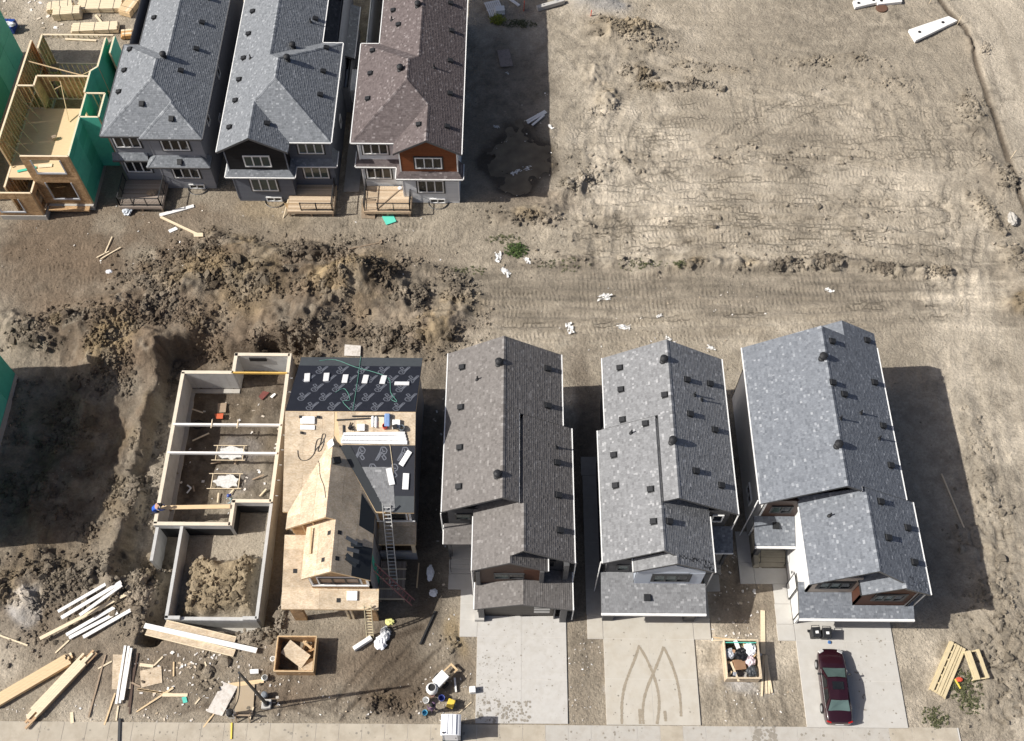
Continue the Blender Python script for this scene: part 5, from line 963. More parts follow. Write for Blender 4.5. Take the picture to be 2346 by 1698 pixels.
for a in ((xl+.1, 27.5, -2.1, xl+.42, 39.04, -1.72), (xl+.1, 39.05, -2.1, -20.9, 39.4, -1.72), (xr-.4, 29.3, -2.1, xr-.1, 41, -1.72), (-23.2, 20.3, -2.1, -16.5, 20.7, -1.65), (-25.0, 24.3, -2.1, -24.2, 24.7, -1.6)): ft = MB(); ft.box(*a); ft.build("footing", m_conc, FN)
for y, z in ((35.15, .52), (32.85, .52)):
    b_ = MB(); b_.bar((xl, y, z), (xr, y, z), .15, .24); b_.build("cross_beam", m_plank_white, FN)
b_ = MB(); b_.bar((-20.95, 39.55, .55), (xr, 39.55, .55), .1, .2); b_.build("cross_beam", mat("yellow_beam", (.68, .45, .12), .6, .15), FN)
for x in (-21.9, -20.0): b_ = MB(); b_.bar((x, 34.8, .68), (x, 35.5, .68), .06, .04); b_.build("brace_block", m_pine_lt, FN)
for k in range(9): b_ = MB(); b_.bar((xr+.05, 29.6+k*1.2, .42), (xr+.42, 29.6+k*1.2, .42), .04, .04); b_.build("tie_rod", m_alu, FN)
for a in ((-24.6, 27.255, -1.9, -19.62, 27.27, -.1), (-19.37, 27.3, -1.9, -19.355, 29.02, -.1), (-19.4, 29.005, -1.9, -16.97, 29.02, -.1)): dp = MB(); dp.box(*a); dp.build("damp_proofing", m_black, FN)
ab = MB(); ab.box(-20.0, 40.98, -.15, -18.7, 41.06, .28); ab.build("basement_opening", m_black, FN)
# ---------------- open timber frame
FR = thing("timber_frame_house", "open timber frame house with green sheathed side and board floor", "house", (-37.6, 61, 0))
zT, z2 = 6.3, 3.65; fl, fr_ = -40.7, -34.85
fb = MB(); fb.box(-42.2, 54.35, -.3, -38.45, 54.75, .5); fb.box(-38.75, 54.75, -.3, -38.45, 55.4, .5); fb.box(-38.45, 55.45, -.3, fr_+.08, 55.8, .5); fb.box(fr_-.22, 55.8, -.3, fr_+.08, 69.2, .5); fb.box(fl-.1, 54.75, -.3, fl+.2, 69.2, .5); fb.build("foundation_wall", m_conc, FR)
fd = [V3(fl, 55.8, z2), V3(fr_-.1, 55.8, z2), V3(fr_-.1, 63.3, z2), V3(fl, 63.3, z2)]; s_ = MB(); s_.slab([p-Vector((0, 0, .02)) for p in fd], .28); deckf = s_.build("floor_deck", m_pine, FR); sheet_grid(deckf, fd, m_osb)
g0 = MB(); g0.box(fl+.2, 55, .3, fr_-.2, 69, .45); gf = g0.build("ground_floor", m_osb_wall, FR)
def stud_wall(a, b, z0, z1, sheath=None, out=1, openings=(), sp=.41, name="stud", smat=None):
    """plates and studs along a-b; sheathing on the right-hand side (out=1) or left"""
    a = Vector((*a, 0)); b = Vector((*b, 0)); d_ = (b-a).normalized(); L = (b-a).length; n_ = Vector((d_.y, -d_.x, 0))*out; U = Vector((0, 0, 1))
    for zz in (z0+.02, z1-.02, z1-.062): q = MB(); q.bar(a+U*zz, b+U*zz, .14, .04); q.build("wall_plate", m_pine_lt, FR)
    n = max(1, int(L/sp)); sm = MB(); sm.box(-.02, -.07, 0, .02, .07, z1-z0-.1); mesh_ = sm.mesh("stud"); mesh_.materials.append(m_pine)
    for i in range(n+1):
        t = L*i/n
        if any(o0+.05 < t < o1-.05 for o0, o1, oz0, oz1 in openings): continue
        inst(name, mesh_, FR, a+d_*t+U*(z0+.04), rot=(0, 0, math.atan2(d_.y, d_.x)))
    if sheath:
        cuts = sorted(set([0, L]+[v for o in openings for v in o[:2]])); zc_ = sorted(set([z0, z1]+[v for o in openings for v in o[2:]]))
        for x0, x1 in zip(cuts[:-1], cuts[1:]):
            for za, zb_ in zip(zc_[:-1], zc_[1:]):
                if any(o[0] <= (x0+x1)/2 <= o[1] and o[2] <= (za+zb_)/2 <= o[3] for o in openings): continue
                k = max(1, round((x1-x0)/2.44))
                for i in range(k):
                    xa, xb = x0+(x1-x0)*i/k+.006, x0+(x1-x0)*(i+1)/k-.006; q = MB(); o0 = n_*.075; o1 = n_*(.09+random.uniform(0, .005))
                    P4 = [a+d_*xa+U*(za+.005), a+d_*xb+U*(za+.005), a+d_*xb+U*(zb_-.005), a+d_*xa+U*(zb_-.005)]; vs = [p+o1 for p in P4]+[p+o0 for p in P4]
                    q.add(vs, [(0, 1, 2, 3), (7, 6, 5, 4)]+[(j, 4+j, 4+(j+1) % 4, (j+1) % 4) for j in range(4)], random.random()); q.build("sheathing_panel", sheath, FR)
stud_wall((fr_, 55.75), (fr_, 62.5), z2, zT, m_green, 1, ((4.6, 5.4, 4.5, 5.6),)); stud_wall((fr_, 55.75), (fr_, 69), .5, z2, m_green, 1, ((7, 8.4, .9, 2.4),))
stud_wall((fr_, 62.5), (-33.3, 62.5), z2-.8, zT, None); stud_wall((-33.3, 59.9), (-33.3, 62.5), .5, zT, m_green, 1); stud_wall((fr_, 59.9), (-33.3, 59.9), .5, zT, m_green, 1)
stud_wall((fr_-.15, 62.6), (fr_-.15, 65.0), z2, zT, m_green, 1); stud_wall((fr_-.15, 65.0), (-34.5, 65.5), z2, zT, m_green, 1); stud_wall((-34.5, 65.5), (-34.5, 68.9), .5, zT, m_green, 1); stud_wall((-34.5, 68.3), (-33.85, 69.15), .5, zT-.4, m_green, 1); stud_wall((-33.85, 67.2), (-33.85, 69.2), .5, zT-.1, m_green, 1)
stud_wall((fl, 68.5), (fl, 57.0), z2, zT, m_osb_wall, 1); stud_wall((fl, 68.5), (fl, 54.8), .5, z2, m_osb_wall, 1)
stud_wall((-39.95, 69.2), (-39.95, 67.6), .5, zT, m_osb_wall, 1); stud_wall((-33.9, 69.2), (-39.95, 69.2), zT-.3, zT, None); stud_wall((-35.2, 69.2), (-39.95, 69.2), .5, z2-.6, None)
stud_wall((fl, 63.3), (-39.3, 63.3), z2, zT, None); stud_wall((-39.3, 63.3), (-39.3, 64.4), z2, zT, m_osb_wall, 1); stud_wall((-35.05, 64.4), (-39.3, 64.4), z2, zT, m_osb_wall, 1, ((2.6, 3.4, 3.7, 5.6),))
stud_wall((-38.65, 55.75), (fr_, 55.75), z2, zT, m_osb_wall, 1, ((.75, 2.95, 4.4, 5.9),)); stud_wall((-38.65, 55.75), (fr_, 55.75), .5, z2, m_osb_wall, 1, ((.9, 2.9, 1.2, 3.2),)); stud_wall((-42.3, 54.5), (-38.65, 54.5), .5, z2-.35, m_osb_wall, 1, ((.4, 2.3, 1.0, 2.6),)); stud_wall((-38.65, 54.5), (-38.65, 55.75), .5, z2-.35, m_osb_wall, 1, ((.35, 1.0, .6, 2.7),))
for x0, x1, z0, z1, y in ((-37.9, -35.7, 4.4, 5.9, 55.64), (-37.75, -35.75, 1.2, 3.2, 55.64), (-41.9, -40.0, 1.0, 2.6, 54.4)):
    q = MB(); q.box(x0-.1, y-.04, z0-.14, x1+.1, y+.06, z0); q.box(x0-.1, y-.02, z0+.002, x0, y+.06, z1); q.box(x1, y-.02, z0+.002, x1+.1, y+.06, z1); q.build("opening_wrap", mat("grey_wrap_flap", (.42, .43, .45), .6, .1), FR)
for k, (a, b) in enumerate((((fl, 66.3, 6.1), (-35.0, 64.6, 5.9)), ((-39.2, 64.5, 4.2), (-34.6, 66.0, 5.8)), ((-37.5, 64.3, 5.8), (-37.0, 61.8, 3.7)), ((fl+.1, 61.5, 5.6), (-39.3, 60.6, 3.7)), ((fl+.1, 60.2, 5.6), (-39.4, 59.4, 3.7)), ((fl+.1, 59.0, 5.6), (-39.5, 58.4, 3.7)), ((fl+.1, 57.8, 5.6), (-39.4, 57.4, 3.7)), ((fl+.1, 56.9, 3.9), (-39.7, 56.0, 1.0)), ((fl+.1, 55.9, 3.6), (-39.9, 55.3, .8)), ((fl+.1, 62.6, 5.6), (-39.4, 62.0, 3.7)))): q = MB(); q.bar(a, b, .045, .1); q.build("brace", m_pine, FR)
for k in range(7): q = MB(); q.bar((-40.3, 64.8+k*.6, z2-.1), (-39.3, 64.8+k*.6, z2-.1), .3, .06); q.build("joist", m_pine_dk, FR)
q = MB(); q.box(fl+.2, 63.6, .35, fr_-.4, 68.8, .42); q.build("basement_shade_slab", m_black, FR)  # black slab painted in for the darkness of the open space below
tag_ = lambda o, l, c, g=None: tag(o, l, c, g)
for (x, y, sx, sy, rz, lb) in ((-37.9, 57.0, 1.1, .35, .12, "pale board offcut on the sunlit floor of the timber frame"),): q = MB(); q.box(-sx/2, -sy/2, 0, sx/2, sy/2, .02); o = q.build("board_offcut", m_pine_lt); o.location = (x, y, z2+.035); o.rotation_euler = (0, 0, rz); tag(o, lb, "board")
q = MB(); q.box(-.16, -.16, 0, .16, .16, .28); q.box(-.2, -.05, .28, .2, .05, .31); o = q.build("tool_box", m_pine_dk, bevel=.02); o.location = (-37.75, 59.9, z2+.035); o.rotation_euler = (0, 0, .5); tag(o, "small dark tool box on the timber frame's floor", "tool box")
for k in range(5):
    q = MB(); q.box(-.12, -1.1, 0, .12, 1.1, .14); o = q.build("floor_joist_board", m_pine if k % 2 else m_pine_lt); o.location = (-40.3+k*.27, 55.9-.06*k, .5); tag(o, "brown boards stacked inside the front room of the timber frame", "board", "boards inside the timber frame")
q = MB(); q.box(-.75, -.12, 0, .75, .12, .03); o = q.build("green_offcut", m_green); o.location = (-39.3, 56.6, z2+.035); o.rotation_euler = (0, 0, .3); tag(o, "green sheathing strip lying on the frame's floor", "board")
# ---------------- two green sheathed houses cut off by the left edge
def green_house(label, corner, y_front, w, h, lb2):
    o = thing("green_house", label, "house", (corner.x-w/2, corner.y-3, 0)); x1, yb = corner.x, corner.y; L = yb-y_front
    k = max(2, round(L/2.44))
    for i in range(k):
        for lev in range(2):
            q = MB(); y0 = y_front+L*i/k+.006; y1 = y_front+L*(i+1)/k-.006; q.box(x1-.05, y0+.008, .4+lev*(h-.4)/2+.012, x1+random.uniform(0, .006), y1-.008, .4+(lev+1)*(h-.4)/2-.012, random.random()); q.build("sheathing_panel", m_green, o)
    q = MB(); q.box(x1-.2, y_front, .1, x1-.07, yb-.1, h-.05); q.build("sun_block_wall", m_osb_wall, o)  # unseen backing wall added to stop sun leaking through the panel gaps
    q = MB(); flatwall(q, (x1-.03, yb-.02), (x1-w, yb-.02), rectp(0, .4, w-.03, h)); q.build("back_wall", m_green, o)
    q = MB(); q.box(x1-.3, y_front, -.3, x1+.03, yb, .39); q.build("foundation_wall", m_conc, o)
    q = MB(); q.bar((x1-.08, y_front, h+.02), (x1-.08, yb, h+.02), .14, .04); q.bar((x1-w, yb-.08, h+.022), (x1-.15, yb-.08, h+.022), .14, .04); q.build("wall_plate", m_pine_lt, o)
    return o, x1, yb
gh, x1, yb = green_house("green sheathed house cut off by the left edge beside the excavated lot", G(38, 833), 25.5, 6, 6.5, "")
rf_ = MB(); rf_.slab([(x1+.3, 25.2, 6.5), (x1+.3, yb+.3, 6.5), (x1-3.4, yb+.3, 8.6), (x1-3.4, 25.2, 8.6)], .15); rf_.build("roof", m_osb, gh)
for yy in (yb-2.0, yb-2.35): q = MB(); q.box(x1+.008, yy, 2.5, x1+.012, yy+.09, 6.4); q.build("seam_tape", m_white, gh)
window(gh, (x1, 32.6, 1.1), (0, 1), 1.0, 1.2, 1, m_white)
gh2, x2, y2 = green_house("green sheathed walls at the upper left corner beside the timber frame", G(55, 127), 56, 5, 6.2, "")
# ================================================================== THINGS
def ZD(x0, y0, s): return lambda x, y: ((x0+x/s)/K, (y0+y/s)/K)
def solo(mb, name, mt, label, cat, group=None, smooth=False, bevel=0):
    """a thing that is one mesh, with its origin at its base"""
    v = np.array(mb.v); o0 = Vector((float(v[:, 0].mean()), float(v[:, 1].mean()), float(v[:, 2].min())))
    me_ = mb.mesh(name, o0); me_.materials.append(mt); o = bpy.data.objects.new(name, me_); COL.objects.link(o); o.location = o0; ORG[o.name] = o0
    if smooth: me_.shade_smooth()
    if bevel: b = o.modifiers.new("bevel", 'BEVEL'); b.width = bevel; b.segments = 2; b.limit_method = 'ANGLE'
    return tag(o, label, cat, group)
def plank(name, label, a, b, w, h, mt, cat="plank", z=None, group=None, dz=0.0, tilt=0.0):
    p = G(*a); q = G(*b); zz = sorted(gz(p.x+(q.x-p.x)*t/8, p.y+(q.y-p.y)*t/8) for t in range(9)); zm = zz[7] if z is None else z; p.z = zm+h/2+.012+dz; q.z = zm+h/2+.012+dz+tilt
    m_ = MB(); d = (q-p); n = max(1, int(d.length/1.3)); 
    m_.bar(p, q, w, h); return solo(m_, name, mt, label, cat, group)
# ---- white planks, lower left
f = ZD(0, 1300, 4.125)
for k, (a, b, w_, mt, lb, dz) in enumerate((((590, 452), (1035, 195), .22, m_plank_white, "topmost short white plank of the scattered pile by the excavated lot", .12), ((618, 508), (1178, 172), .26, m_plank_white, "long white plank second from the top of the scattered pile", .05), ((795, 488), (1188, 205), .22, m_plank_white, "white plank crossing the yellow board in the scattered pile", .25), ((398, 690), (1252, 250), .24, m_pine_lt, "long yellow board lying among the white planks", .1), ((635, 645), (1090, 385), .24, m_plank_white, "white plank just below the yellow board, upper of a pair", .06), ((660, 672), (1118, 430), .24, m_plank_white, "white plank just below the yellow board, lower of a pair", .03), ((797, 668), (1258, 405), .25, m_plank_white, "lowest white plank of the scattered pile", .04))): plank("white_plank" if mt is m_plank_white else "board", lb, f(*a), f(*b), w_, .09, mt, dz=dz)
# ---- long lumber bundles, lower left corner
def bundle(label, a, b, cols, rows, bw, bh, mt, dz=0.0, seed=0, name="lumber_bundle", ragged=.5):
    r = random.Random(seed); p = G(*a); q = G(*b); z0 = max(gz(p.x, p.y), gz(q.x, q.y))+dz; d = (q-p).normalized(); n = Vector((-d.y, d.x, 0)); L = (q-p).length
    T = thing(name, label, "lumber", ((p.x+q.x)/2, (p.y+q.y)/2, z0))
    for j in range(rows):
        for i in range(cols):
            e0, e1 = r.uniform(0, ragged), r.uniform(0, ragged); o = n*((i-(cols-1)/2)*(bw+.008))+Vector((0, 0, z0+bh/2+j*(bh+.006)))
            m_ = MB(); A = Vector((p.x, p.y, 0))+d*e0+o; B = Vector((q.x, q.y, 0))-d*e1+o; m_.bar(A, B, bw, bh, c=r.random()); m_.build("board", mt if r.random() < .7 else m_pine_lt, T)
    return T
bundle("pale board bundle reaching in from the lower left corner, upper of two", f(-60, 1300), f(700, 855), 4, 3, .19, .1, m_pine, .05, 1)
bundle("brown board bundle at the lower left corner, lower of two", f(220, 1510), f(900, 790), 5, 3, .14, .12, mat("reddish_lumber", (.50, .34, .20), .75, .15, 2, stretch=(8, 8, 1)), .05, 2, ragged=1.2)
o = MB(); 
def ground_sheet(name, label, pts, mt, t=.02, lift=.03, cat="board"):
    P = [G(*p) for p in pts]; z = max(gz(p.x, p.y) for p in P)+lift; m_ = MB(); m_.slab([Vector((p.x, p.y, z+t)) for p in P], t); return solo(m_, name, mt, label, cat)
ground_sheet("osb_sheet", "tall board sheet under the white boards near the lower left", [f(1070, 825), f(1250, 830), f(1235, 1150), f(1060, 1155)], m_osb)
for k, (a, b) in enumerate((((1190, 745), (1105, 1295)), ((1225, 750), (1140, 1290)), ((1250, 770), (1170, 1260)))): plank("white_board", ("left", "middle", "right")[k]+" of three long white boards lying on the tall board sheet", f(*a), f(*b), .15, .06, m_plank_white, "board", dz=.08+.03*k)
for k, (a, b) in enumerate((((1305, 810), (1215, 1320)), ((1270, 950), (1225, 1390)))): plank("dark_board", ("upper", "lower")[k]+" weathered dark board right of the white boards", f(*a), f(*b), .1, .05, mat("dark_old_board", (.09, .06, .045), .85, .2), "board")
plank("steel_rail", "dark rails lying across the pavement at the bottom edge", f(1135, 1430), f(1128, 1660), .16, .06, m_dark, "rail", z=.06)
ground_sheet("osb_sheet", "square board sheet lying on the mud left of the pale pole", [f(1325, 980), f(1525, 935), f(1535, 1090), f(1335, 1140)], m_osb)
for k, (a, b, mt, lb) in enumerate((((1000, 830), (840, 1420), m_pine_dk, "long thin brown stick between the lumber bundle and the board sheet"), ((0, 645), (265, 740), m_pine_lt, "thin pale stick at the left edge above the lumber"), ((525, 810), (655, 690), m_pine_lt, "short pale stick below the lowest white plank"), ((1090, 1190), (990, 1490), m_pine, "thin stick leaning below the tall board sheet"), ((1120, 1310), (1100, 1450), m_pine_lt, "short stick touching the pavement below the white boards"), ((930, 960), (1060, 890), m_pine_lt, "pale stick left of the tall board sheet"), ((680, 1370), (685, 1475), m_pine_lt, "small pale block on the pavement edge at lower left"), ((860, 1520), (845, 1590), m_pine_lt, "pale offcut lying on the pavement at lower left"), ((1330, 1340), (1640, 1140), m_pine_lt, "long pale batten right of the dark boards"), ((1300, 1150), (1640, 1200), m_pine, "batten crossing the long pale batten"), ((1245, 1090), (1330, 1130), m_pine_dk, "short dark offcut beside the square board sheet"), ((1320, 920), (1450, 935), m_pine_lt, "pale offcut above the square board sheet"), ((1455, 930), (1540, 845), m_pine_lt, "short offcut at the top corner of the square board sheet"))): plank("stick", lb, f(*a), f(*b), .1 if k not in (6, 7, 11) else .2, .05, mt, "stick")
# ---- engineered beams in front of the foundation
f = ZD(300, 1380, 4.536)
def ibeam(label, a, b, wd, mt, dz=0):
    p = G(*f(*a)); q = G(*f(*b)); z = .08+dz; T = thing("engineered_beam", label, "beam", ((p.x+q.x)/2, (p.y+q.y)/2, z)); d = (q-p).normalized(); n = Vector((-d.y, d.x, 0)); Z_ = Vector((0, 0, 1))
    for s_ in (-1, 1): m_ = MB(); m_.bar(p+n*s_*wd/2+Z_*(z+.05), q+n*s_*wd/2+Z_*(z+.05), .06, .09); m_.build("flange", m_pine_lt, T)
    m_ = MB(); m_.bar(p+Z_*(z+.05), q+Z_*(z+.05), wd-.07, .02); m_.build("web", mt, T); return T
ibeam("brown webbed beam tucked under the foundation's front wall", (365, 225), (1090, 400), .42, m_osb); ibeam("brown webbed beam nearest the square board sheet", (165, 310), (1080, 535), .42, m_osb)
plank("white_beam", "long white beam lying across the brown webbed beams", f(155, 255), f(1318, 515), .34, .14, m_plank_white, "beam", z=.2)
for k, (a, b, lb) in enumerate((((445, 620), (443, 770), "thin upright-looking stick between square board sheet and round base"), ((770, 620), (812, 752), "thin stick left of the leaning pole"), ((70, 905), (335, 945), "batten below the square board sheet"), ((330, 965), (590, 965), "yellow board beside the teal scrap"), ((440, 885), (60, 1140), "long batten crossing to the dark boards"), ((670, 1060), (715, 1005), "tiny stick right of the teal scrap"), ((755, 1300), (895, 1120), "brown stick under the white sheet"), ((1235, 1225), (1275, 1090), "short brown leg of the trestle"), ((300, 175), (365, 100), "short pale board against the foundation's corner"))): plank("stick", lb, f(*a), f(*b), .09 if k != 3 else .2, .05, m_pine_lt if k % 2 else m_pine, "stick")
ground_sheet("teal_offcut", "small teal sheathing scrap right of the square board sheet", [f(530, 990), f(575, 980), f(590, 1040), f(545, 1050)], mat("teal_foam", (.10, .52, .42), .6, .1))
ground_sheet("white_sheet", "dirty white sheet left of the leaning cable at lower left", [f(960, 830), f(1110, 880), f(950, 1185), f(790, 1140)], mat("dusty_white_sheet", (.62, .58, .53), .8, .1, 2, dirt=(.3, .26, .2), dscale=3, damt=.8)); ground_sheet("wood_sheet", "brown ply sheet right of the dirty white sheet", [f(1110, 870), f(1290, 850), f(1270, 1160), f(1080, 1160)], mat("muddy_ply", (.40, .32, .22), .85, .1, 2, dirt=(.32, .27, .2), dscale=2, damt=.6)); ground_sheet("wood_sheet", "narrow board lying above the brown ply sheet", [f(975, 850), f(1380, 800), f(1385, 840), f(980, 895)], m_pine)
ground_sheet("block_group", "two pale blocks on the ground beside the board bin", [f(1240, 705), f(1330, 700), f(1330, 745), f(1245, 750)], m_white, .15, .02, "block")
o = MB(); c_ = G(*f(1482, 598)); o.lathe([(.16, 0), (.18, .3), (.15, .31), (.14, .05)], (c_.x, c_.y, gz(c_.x, c_.y)), 12); solo(o, "bucket", m_white, "small white bucket left of the board bin", "bucket")
o = MB(); c_ = G(*f(1400, 795)); o.lathe([(.17, 0), (.2, .36), (.17, .37), (.15, .06)], (c_.x, c_.y, gz(c_.x, c_.y)), 12); solo(o, "bucket", m_alu, "grey bucket at the end of the narrow board", "bucket")
o = MB(); c_ = G(*f(1400, 975)); o.lathe([(.18, 0), (.2, .55), (.12, .6)], (c_.x, c_.y, gz(c_.x, c_.y)), 12); solo(o, "drum", mat("grey_drum", (.18, .2, .22), .5), "small grey drum beside the pole base", "drum")
# street pole with its base and a hanging cable
b_ = G(612/K, 1614.8/K); pole = thing("lamp_pole", "tall dark pole on a white square base with a cable hanging from its top", "pole", (b_.x, b_.y, 0))
m_ = MB(); m_.tube((b_.x, b_.y, .1), (b_.x, b_.y, 8.3), .11, 12, .075); m_.build("shaft", m_dark, pole, smooth=False); m_ = MB(); m_.box(b_.x-.3, b_.y-.3, -.1, b_.x+.3, b_.y+.3, .3); m_.build("base", m_conc_new, pole, bevel=.03); m_ = MB(); m_.lathe([(.2, .3), (.2, .34), (.12, .36)], (b_.x, b_.y, 0), 10); m_.build("flange", m_dark, pole)
e_ = G(*f(1062, 1180)); pts = [Vector((b_.x, b_.y, 8.2)).lerp(Vector((e_.x, e_.y, .9)), t)+Vector((0, 0, -1.1*math.sin(math.pi*t))) for t in [i/12 for i in range(13)]]; m_ = MB(); m_.pipe(pts, .035, 6); m_.build("cable", m_black, pole)
kx = thing("power_box", "black and white temporary power box on the pavement edge below the ply sheet", "power box", (e_.x, e_.y, .05)); m_ = MB(); m_.box(e_.x-.22, e_.y-.18, .05, e_.x+.22, e_.y+.18, 1.0); m_.build("cabinet", m_white, kx, bevel=.02); m_ = MB(); m_.box(e_.x-.16, e_.y-.2, .45, e_.x+.16, e_.y-.182, .95); m_.build("door", m_black, kx); m_ = MB(); m_.lathe([(.26, 1.0), (.2, 1.14), (.05, 1.18)], (e_.x, e_.y, 0), 8); m_.build("hood", m_black, kx)
plank("marker_post", "yellow post lying on the pavement below the power box", f(1050, 1255), f(1045, 1425), .1, .06, mat("yellow_paint", (.75, .58, .10), .5, .1), "post", z=.05)
o = thing("trestle", "small wooden trestle standing by the power box", "trestle", G(*f(1180, 1200))); c_ = G(*f(1180, 1200))
for sx in (-.45, .4): m_ = MB(); m_.bar((c_.x+sx, c_.y-.3, .02), (c_.x+sx, c_.y, .7), .06, .06); m_.bar((c_.x+sx, c_.y+.3, .02), (c_.x+sx, c_.y, .7), .06, .06); m_.build("leg", m_pine_dk, o)
m_ = MB(); m_.bar((c_.x-.6, c_.y, .74), (c_.x+.55, c_.y, .74), .09, .09); m_.build("top_beam", m_pine_dk, o)
# ---- site bins made of boards
def site_bin(label, x0, y0, x1, y1, h, inside, seed):
    T = thing("board_bin", label, "bin", ((x0+x1)/2, (y0+y1)/2, 0)); t = .05
    for a in ((x0, y0, x1, y0+t), (x0, y1-t, x1, y1), (x0, y0+t+.003, x0+t, y1-t-.003), (x1-t, y0+t+.003, x1, y1-t-.003)): m_ = MB(); m_.box(a[0], a[1], 0, a[2], a[3], h); m_.build("side_panel", m_osb if seed == 2 else m_osb_wall, T)
    m_ = MB()
    m_.box(x0-.03, y0-.045, h-.12, x1+.03, y0-.003, h-.01); m_.box(x0-.03, y1+.003, h-.12, x1+.03, y1+.045, h-.01); m_.box(x1+.003, y0, h-.12, x1+.045, y1, h-.01); m_.box(x0-.045, y0, h-.12, x0-.003, y1, h-.01); m_.build("rim", m_pine_lt if seed == 2 else m_pine, T); return T
def scrap(name, label, c, size, rot, mt, cat="scrap"): m_ = MB(); m_.obox(Vector(c), size, rot); return solo(m_, name, mt, label, cat)
site_bin("square board bin full of brown wood scraps in front of the bare board house", -15.1, 17.1, -12.6, 19.35, 1.15, None, 1)
r_ = random.Random(3)
scrap("board_scrap", "large brown board slanting inside the wood scrap bin", (-13.9, 18.3, .75), (1.7, 1.0, .02), (.25, .15, -.6), m_osb); scrap("board_scrap", "pale board low in the right corner of the wood scrap bin", (-13.2, 17.6, .45), (1.0, .9, .02), (-.2, .1, .2), m_osb)
for k in range(9): scrap("wood_offcut", "wood offcuts heaped inside the wood scrap bin", (r_.uniform(-14.7, -13), r_.uniform(17.4, 19), r_.uniform(.2, .6)), (r_.uniform(.4, 1.0), .14, .05), (r_.uniform(-.3, .3), r_.uniform(-.3, .3), r_.uniform(0, 3)), m_osb_wall if k % 2 else m_pine)["group"] = "offcuts in the wood scrap bin"
site_bin("board bin heaped with bags and rubbish between the middle and right driveways", 14.15, 16.85, 16.35, 19.3, 1.2, None, 2)
def bag(name, label, c, r, mt, seed, sq=(1, 1, .7), cat="bag"):
    rr = np.random.default_rng(seed); bv, bf = icosa(); 
    V_ = [Vector(v) for v in bv]; F_ = [tuple(x) for x in bf]
    for _ in range(2):                                   # subdivide and crumple
        cache = {}; nf = []
        def mid(i, j):
            k = (min(i, j), max(i, j))
            if k not in cache: V_.append((V_[i]+V_[j]).normalized()); cache[k] = len(V_)-1
            return cache[k]
        for a, b, c2 in F_: ab, bc, ca2 = mid(a, b), mid(b, c2), mid(c2, a); nf += [(a, ab, ca2), (b, bc, ab), (c2, ca2, bc), (ab, bc, ca2)]
        F_ = nf
    m_ = MB(); m_.add([Vector((c[0]+v.x*r*sq[0]*k, c[1]+v.y*r*sq[1]*k, c[2]+max(-.45, v.z)*r*sq[2]*k)) for v in V_ for k in [1+.42*(rr.random()-.5)]], F_); return solo(m_, name, mt, label, cat)
m_blackbag = mat("black_plastic", (.012, .012, .014), .3, .2); m_whitebag = mat("white_plastic", (.78, .79, .82), .35, .05)
bag("rubbish_bag", "black rubbish bag in the middle of the rubbish bin", (15.20, 18.4, 1.0), .42, m_blackbag, 1); bag("rubbish_bag", "white bag at the upper right of the rubbish bin", (15.85, 18.75, 1.0), .4, m_whitebag, 2); bag("rubbish_bag", "grey plastic at the left of the rubbish bin", (14.55, 18.5, .8), .35, mat("grey_plastic", (.5, .52, .56), .4, .2), 3); bag("rubbish_bag", "dark sack at the lower right of the rubbish bin", (15.90, 17.4, .8), .38, mat("charcoal_plastic_bag", (.05, .055, .06), .4, .2), 4); bag("rubbish_bag", "pale pink crumpled wrap beside the black rubbish bag", (15.80, 18.0, .9), .33, mat("pink_wrap", (.6, .5, .52), .5, .3, 6), 5)
m_card = mat("cardboard", (.32, .19, .11), .8, .12); scrap("cardboard_box", "open brown cardboard box in the rubbish bin", (15.05, 17.75, .9), (.75, .65, .35), (.1, .15, .15), m_card, "box"); scrap("board_scrap", "pale batten leaning over the rubbish bin's near wall", (14.70, 17.3, 1.0), (.12, 1.3, .05), (.15, 0, .35), m_pine_lt); scrap("board_scrap", "white board end sticking up in the rubbish bin", (15.00, 18.95, 1.15), (.26, .7, .04), (.3, 0, .4), m_white); scrap("board_scrap", "grey panel at the left side of the rubbish bin", (14.45, 17.75, .7), (.3, .6, .03), (.2, .5, -.3), MATS["grey_drum"]); scrap("green_offcut", "green sheathing along the far wall of the rubbish bin", (15.25, 19.18, 1.0), (2.0, .05, .55), (.25, 0, 0), MATS["teal_foam"])
for k in range(14): scrap("rubbish_scrap", "small mixed rubbish between the bags in the bin", (r_.uniform(14.35, 16.55), r_.uniform(17.05, 19.1), r_.uniform(.75, 1.05)), (r_.uniform(.15, .4), r_.uniform(.08, .25), .05), (r_.uniform(-.5, .5), r_.uniform(-.5, .5), r_.uniform(0, 3)), r_.choice((m_white, m_card, m_pine, MATS["grey_plastic"])))["group"] = "small rubbish in the bin"
f = ZD(1640, 1440, 10.264)
plank("board", "wide pale board beside the rubbish bin reaching towards the walkway", f(1100, -420), f(1108, 600), .3, .06, m_pine_lt, "board"); 
for k, (a, b) in enumerate((((1120, 640), (1075, 1600)), ((1150, 660), (1185, 1540)), ((1190, 650), (1250, 1540)), ((1170, 640), (1310, 1520)))): plank("board", ("leftmost", "second", "third", "rightmost")[k]+" of four narrow boards fanned beside the rubbish bin", f(*a), f(*b), .12, .06, m_pine_lt, "board", dz=.05*(k % 2))
plank("batten", "long thin battens behind the rubbish bin", f(-60, 215), f(620, 290), .07, .04, m_pine, "batten"); plank("batten", "second thin batten under the long one behind the rubbish bin", f(-80, 290), f(300, 270), .07, .04, m_pine_lt, "batten")
